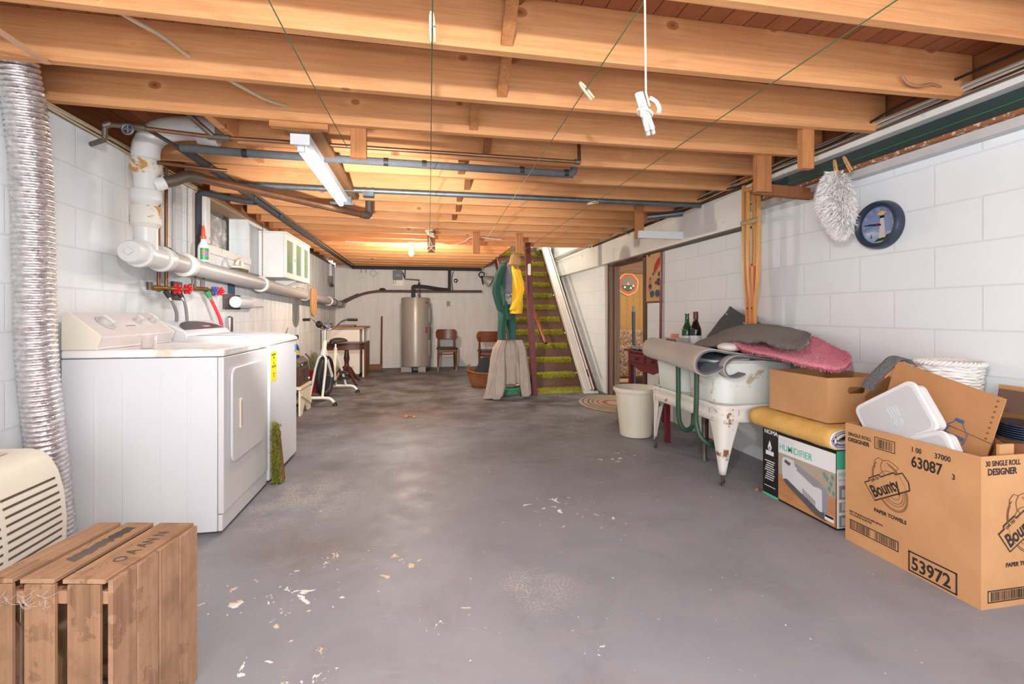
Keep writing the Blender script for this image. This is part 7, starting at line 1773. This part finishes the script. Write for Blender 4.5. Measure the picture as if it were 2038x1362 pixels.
# crutches leaning on the wall
m_crut = wood('crutch_wood', (226, 168, 98), (206, 146, 78), (156, 100, 48), 'z', rough=.35, scale=1.4, knots=False, bump=.03)
m_ext = wood('crutch_extension', (206, 122, 64), (184, 102, 50), (136, 70, 34), 'z', rough=.35, knots=False, bump=.03)
def crutch(label, x, yc, top, g):
    t = thing('crutch', label, 'crutch', (x, yc, .815), 0, 'wooden crutches on the right wall')
    hw = .056
    for s in (-1, 1):
        pts = smooth_path([(x, yc + s * hw, top), (x, yc + s * hw, 1.75), (x, yc + s * (hw - .002), 1.48), (x, yc + s * .042, 1.32), (x, yc + s * .022, 1.18), (x, yc + s * .016, 1.05), (x, yc + s * .016, .85)], 6)
        b = MB(); vs = []; fs = []
        for p in pts:
            for (dy, dx) in ((-.012, -.010), (.012, -.010), (.012, .010), (-.012, .010)): vs.append((p.x + dx, p.y + dy, p.z))
        for i in range(len(pts) - 1):
            for q in range(4): fs.append((4 * i + q, 4 * i + (q + 1) % 4, 4 * i + 4 + (q + 1) % 4, 4 * i + 4 + q))
        fs += [(3, 2, 1, 0), tuple(4 * (len(pts) - 1) + q for q in range(4))]
        b.add(vs, fs); o = b.build('side_rail', m_crut, t, w=True, bevel=.003)
        for i in range(7): MB().cyl((x - .0095, yc + s * hw, 1.50 + .035 * i), (x - .0108, yc + s * hw, 1.50 + .035 * i), .0022, n=6).build('peg_hole', m_dark, o, w=True)
    MB().box(x - .011, x + .011, yc - .014, yc + .014, .84, 1.44).build('extension_leg', m_ext, t, w=True, bevel=.003)
    MB().cyl((x - .004, yc - hw - .012, g), (x - .004, yc + hw + .012, g), .018, n=16).build('hand_grip', plain('grip_tan', (186, 160, 118), .7), t, w=True)
    MB().box(x - .02, x + .02, yc - hw - .02, yc + hw + .02, top, top + .03).build('armpit_bar', m_crut, t, w=True, bevel=.012)
    MB().cyl((x, yc, .815), (x, yc, .86), .02, n=12).build('rubber_tip', m_black, t, w=True)
    for z in (1.135, 1.45): MB().cyl((x - .013, yc, z), (x - .016, yc, z), .006, n=8).build('bolt', m_dark, t, w=True)
crutch('wooden crutch against the right wall, the one standing nearer the doorway', 2.382, 3.115, 2.075, 1.777)
crutch('wooden crutch against the right wall, the one nearer the wall clock', 2.354, 3.03, 1.99, 1.765)

# feather duster head with two pins on the beam
du = thing('mop_head', 'fluffy white mop head clipped by wooden pins to the right beam', 'mop head', (2.34, 2.32, 1.56))
def dcore(u, v):
    a = 2 * PI * u; ph = -PI / 2 + PI * v; z = 1.735 + .175 * math.sin(ph)
    t = (1.91 - z) / .35
    yc = 2.345 - .02 * t - .09 * max(0, t - .5); r = (.06 + .028 * math.sin(PI * min(1, t * 1.15))) * math.cos(ph) ** .6
    return (2.352 + .035 * math.cos(ph) * math.cos(a), yc + r * math.sin(a), z)
MB().sheet(dcore, 24, 16, closeu=True).build('pad', m_pinw, du, w=True)
m_fluff = plain('fluff_white', (252, 248, 246), .95, var=.04, scale=20)
b = MB(); rg = random.Random(14); vs = []; fs = []
for i in range(5200):
    p = Vector(dcore(rg.random(), rg.uniform(.02, .98)))
    c = Vector((2.37, 2.33 - .06 * max(0, (1.74 - p.z) / .18), p.z))
    d = (p - c); d.z += rg.uniform(-.05, .02); d = (d.normalized() + Vector((rg.uniform(-.5, .3), rg.uniform(-.6, .6), rg.uniform(-.8, .4)))).normalized() * rg.uniform(.025, .055)
    a = Vector((rg.uniform(-1, 1), rg.uniform(-1, 1), rg.uniform(-1, 1)))  .normalized() * .0034
    if p.x + d.x > 2.395: d.x = 2.395 - p.x
    k0 = len(vs); vs += [p - a, p + a, p + d * .55 + a * .9 + Vector((0, 0, -.002)), p + d + Vector((0, 0, -.012)), p + d * .55 - a * .9]; fs.append((k0, k0 + 1, k0 + 2, k0 + 3, k0 + 4))
b.add(vs, fs); b.build('strands', m_fluff, du, w=True, smooth=False)['kind'] = 'stuff'
m_pin2 = plain('pin_honey', (222, 166, 106), .6)
pin('honey-coloured clothespin holding the top of the white mop head', (2.335, 2.32, 1.935), (-.1, -.25, -.95), (0, 1, 0), m_pin2, L_=.10)
pin('honey-coloured clothespin clipped to the beam right of the mop head', (2.355, 2.262, 1.94), (.0, -.45, -.9), (0, 1, 0), m_pin2, L_=.11)

# wall clock with a lighthouse picture
cl = thing('wall_clock', 'round dark blue wall clock with a lighthouse picture on its face', 'clock', (XR - .002, 2.179, 1.583))
MC = Matrix(((0, 0, -1, 0), (-1, 0, 0, 0), (0, 1, 0, 0), (0, 0, 0, 1)))      # local x -> -Y (reads left to right), y -> Z, z -> -X (out of the wall)
RC = .133
m_rim = plain('clock_navy', (46, 54, 72), .3, var=.02)
MB().lathe([(.0, 0), (RC, 0), (RC, .012), (RC * .985, .028), (RC * .93, .042), (RC * .86, .046), (RC * .79, .040), (RC * .755, .028), (RC * .75, .018), (0, .018)], 64, MC).build('case', m_rim, cl)
k = NT('clock_face'); tc = k.n('ShaderNodeTexCoord'); sp = k.n('ShaderNodeSeparateXYZ'); k.l(tc.outputs['Object'], sp.inputs[0])
mr = k.n('ShaderNodeMapRange'); mr.inputs[1].default_value = -.10; mr.inputs[2].default_value = .10; k.l(sp.outputs['Z'], mr.inputs[0])
sky = k.ramp(mr.outputs[0], [(.0, lin((140, 176, 220))), (.22, lin((176, 204, 230))), (.28, lin((146, 182, 216))), (.55, lin((154, 172, 212))), (1.0, lin((136, 146, 204)))])
cn_ = k.noise(k.coord((1, 12, 34)), 1.0, 4, .6); band = k.math('MULTIPLY', k.bw(cn_, .5, .62), k.ramp(mr.outputs[0], [(.18, (0, 0, 0, 1)), (.27, (1, 1, 1, 1)), (.38, (0, 0, 0, 1))]))
k.color(k.mix(band, sky, lin((236, 238, 242)))); k.set(Roughness=.25); m_face = k.m
MB().lathe([(0, .0185), (RC * .752, .0185)], 56, MC, caps=False).build('dial', m_face, cl, smooth=False)
def cface(pts, h, m, nm): 
    return MB().prism([(x * RC, y * RC) for x, y in pts], h, h + .0004, MC).build(nm, m, cl, smooth=False)
m_lh = plain('lighthouse_white', (236, 230, 228), .4); m_land = plain('land_green', (66, 84, 44), .5, var=.2, scale=60); m_lamp = plain('lamp_yellow', (246, 222, 120), .4)
cface([(-.16, -.70), (-.10, -.62), (.0, -.56), (.18, -.52), (.40, -.44), (.60, -.40), (.55, -.52), (.40, -.64), (.12, -.72)], .0189, m_land, 'island')
cface([(-.14, -.70), (.12, -.735), (.40, -.64), (.1, -.68)], .0194, m_lh, 'beach')
cface([(.03, -.56), (.09, .26), (.25, .26), (.32, -.54)], .0198, m_lh, 'lighthouse_tower')
cface([(.06, .26), (.28, .26), (.25, .36), (.09, .36)], .0202, m_dark, 'lantern_gallery')
cface([(-.04, .44), (.17, .36), (.38, .48), (.3, .50), (.17, .56), (.02, .50)], .0206, m_lamp, 'lantern_light')
cface([(-.36, -.46), (-.26, -.46), (-.28, -.51), (-.34, -.51)], .0192, m_rim, 'sailing_boat'); cface([(-.32, -.45), (-.27, -.45), (-.32, -.33)], .0192, m_rim, 'boat_sail')
m_num = plain('numeral_white', (236, 236, 240), .4)
for h in range(1, 13):
    a = R(90 - 30 * h); x, y = .63 * RC * math.cos(a), .63 * RC * math.sin(a)
    if h in (4, 5, 6, 7, 8): continue
    p = MC @ Vector((x, y - .009, .0208)); text(cl, str(h), p, (0, -1, 0), (0, 0, 1), .026, m_num, name='numeral', align='CENTER', sx=.8)
def hand(ang, L_, wd, h, m, nm):
    a = R(ang); c, s = math.cos(a), math.sin(a)
    q = lambda x, y: (x * c - y * s, x * s + y * c)
    return cface([q(-.14, -wd / 2), q(L_, -wd / 4), q(L_, wd / 4), q(-.14, wd / 2)], h, m, nm)
hand(171, .42, .07, .0225, m_black, 'hour_hand'); hand(175, .60, .05, .0235, m_black, 'minute_hand'); hand(194, .66, .018, .0243, m_black, 'second_hand')
MB().lathe([(.0, .024), (.008, .024), (.007, .028), (0, .0285)], 18, MC).build('hand_cap', plain('cap_red', (140, 40, 48), .4), cl)
MB().lathe([(0, .0300), (RC * .765, .0300)], 48, MC, caps=False).build('glass', clear('clock_glass', (255, 255, 255), .0, 1.0, 1.0), cl)

# bamboo scroll, red pole
sc2 = thing('wall_scroll', 'bamboo wall scroll with red bird and flowers beside the doorway', 'scroll', (XR - .004, 4.77, 1.23))
k = NT('bamboo_mat'); geo = k.n('ShaderNodeTexCoord'); wv = k.n('ShaderNodeTexWave'); wv.bands_direction = 'Y'; wv.inputs['Scale'].default_value = 26; wv.inputs['Distortion'].default_value = .4; k.l(geo.outputs['Object'], wv.inputs['Vector'])
k.color(k.mix(wv.outputs['Fac'], lin((168, 126, 84)), lin((222, 184, 138)))); k.set(Roughness=.8); m_bam = k.m
MB().box(-.008, 0, -.16, .165, 0, .60).build('mat', m_bam, sc2)
for z in (-.012, .595): MB().cyl((-.008, -.175, z + .008), (-.008, .18, z + .008), .009, n=10).build('rod', wood('scroll_rod', (150, 90, 60), (126, 70, 46), (80, 44, 30), 'y', knots=False), sc2)
def spt(pts, m, nm, h=.009): return MB().add([(-h, -y, z) for y, z in pts], [tuple(range(len(pts)))]).build(nm, m, sc2, smooth=False)
def sblob(cy, cz, r, m, nm, h=.0095, seed=0, sq=1.0):
    return spt([(cy + r * (1 + .35 * nz((math.cos(a) * 2, math.sin(a) * 2, seed))) * math.cos(a), cz + sq * r * (1 + .35 * nz((math.cos(a) * 2, math.sin(a) * 2, seed + 5))) * math.sin(a)) for a in [2 * PI * i / 16 for i in range(16)]], m, nm, h)
m_sred = plain('scroll_red', (176, 40, 44), .7); m_spk = plain('scroll_pink', (206, 112, 106), .7); m_sgr = plain('scroll_slate', (66, 72, 66), .7, var=.2, scale=60); m_sbl = plain('scroll_blue', (62, 76, 90), .7)
spt([(.0, .33), (.03, .40), (.09, .455), (.15, .475), (.15, .40), (.11, .37), (.06, .325), (.03, .30)], m_sred, 'painted_bird')
for i, (y, z, r, m) in enumerate(((-.095, .52, .028, m_sgr), (.06, .56, .035, m_sgr), (.11, .55, .03, m_sgr), (.12, .21, .05, m_sgr), (.06, .20, .025, m_sgr), (-.075, .165, .04, m_sgr), (-.08, .225, .04, m_spk), (-.10, .135, .026, m_spk), (-.07, .255, .018, m_sred), (-.03, .085, .05, m_sbl), (.09, .085, .05, m_sbl), (.0, .30, .02, m_sgr), (.13, .29, .03, m_sgr))):
    sblob(y, z, r, m, 'painted_flower', .0092 + .0002 * i, i, .8)
o = MB().cyl((2.462, 4.60, .0), (2.468, 4.575, 1.80), .0135, n=12).ball((2.468, 4.575, 1.805), .014, 10, 6).build('red_pole', plain('pole_red', (126, 34, 40), .25, var=.05)); tag(o, 'thin dark red pole leaning on the wall right of the bamboo scroll', 'pole')
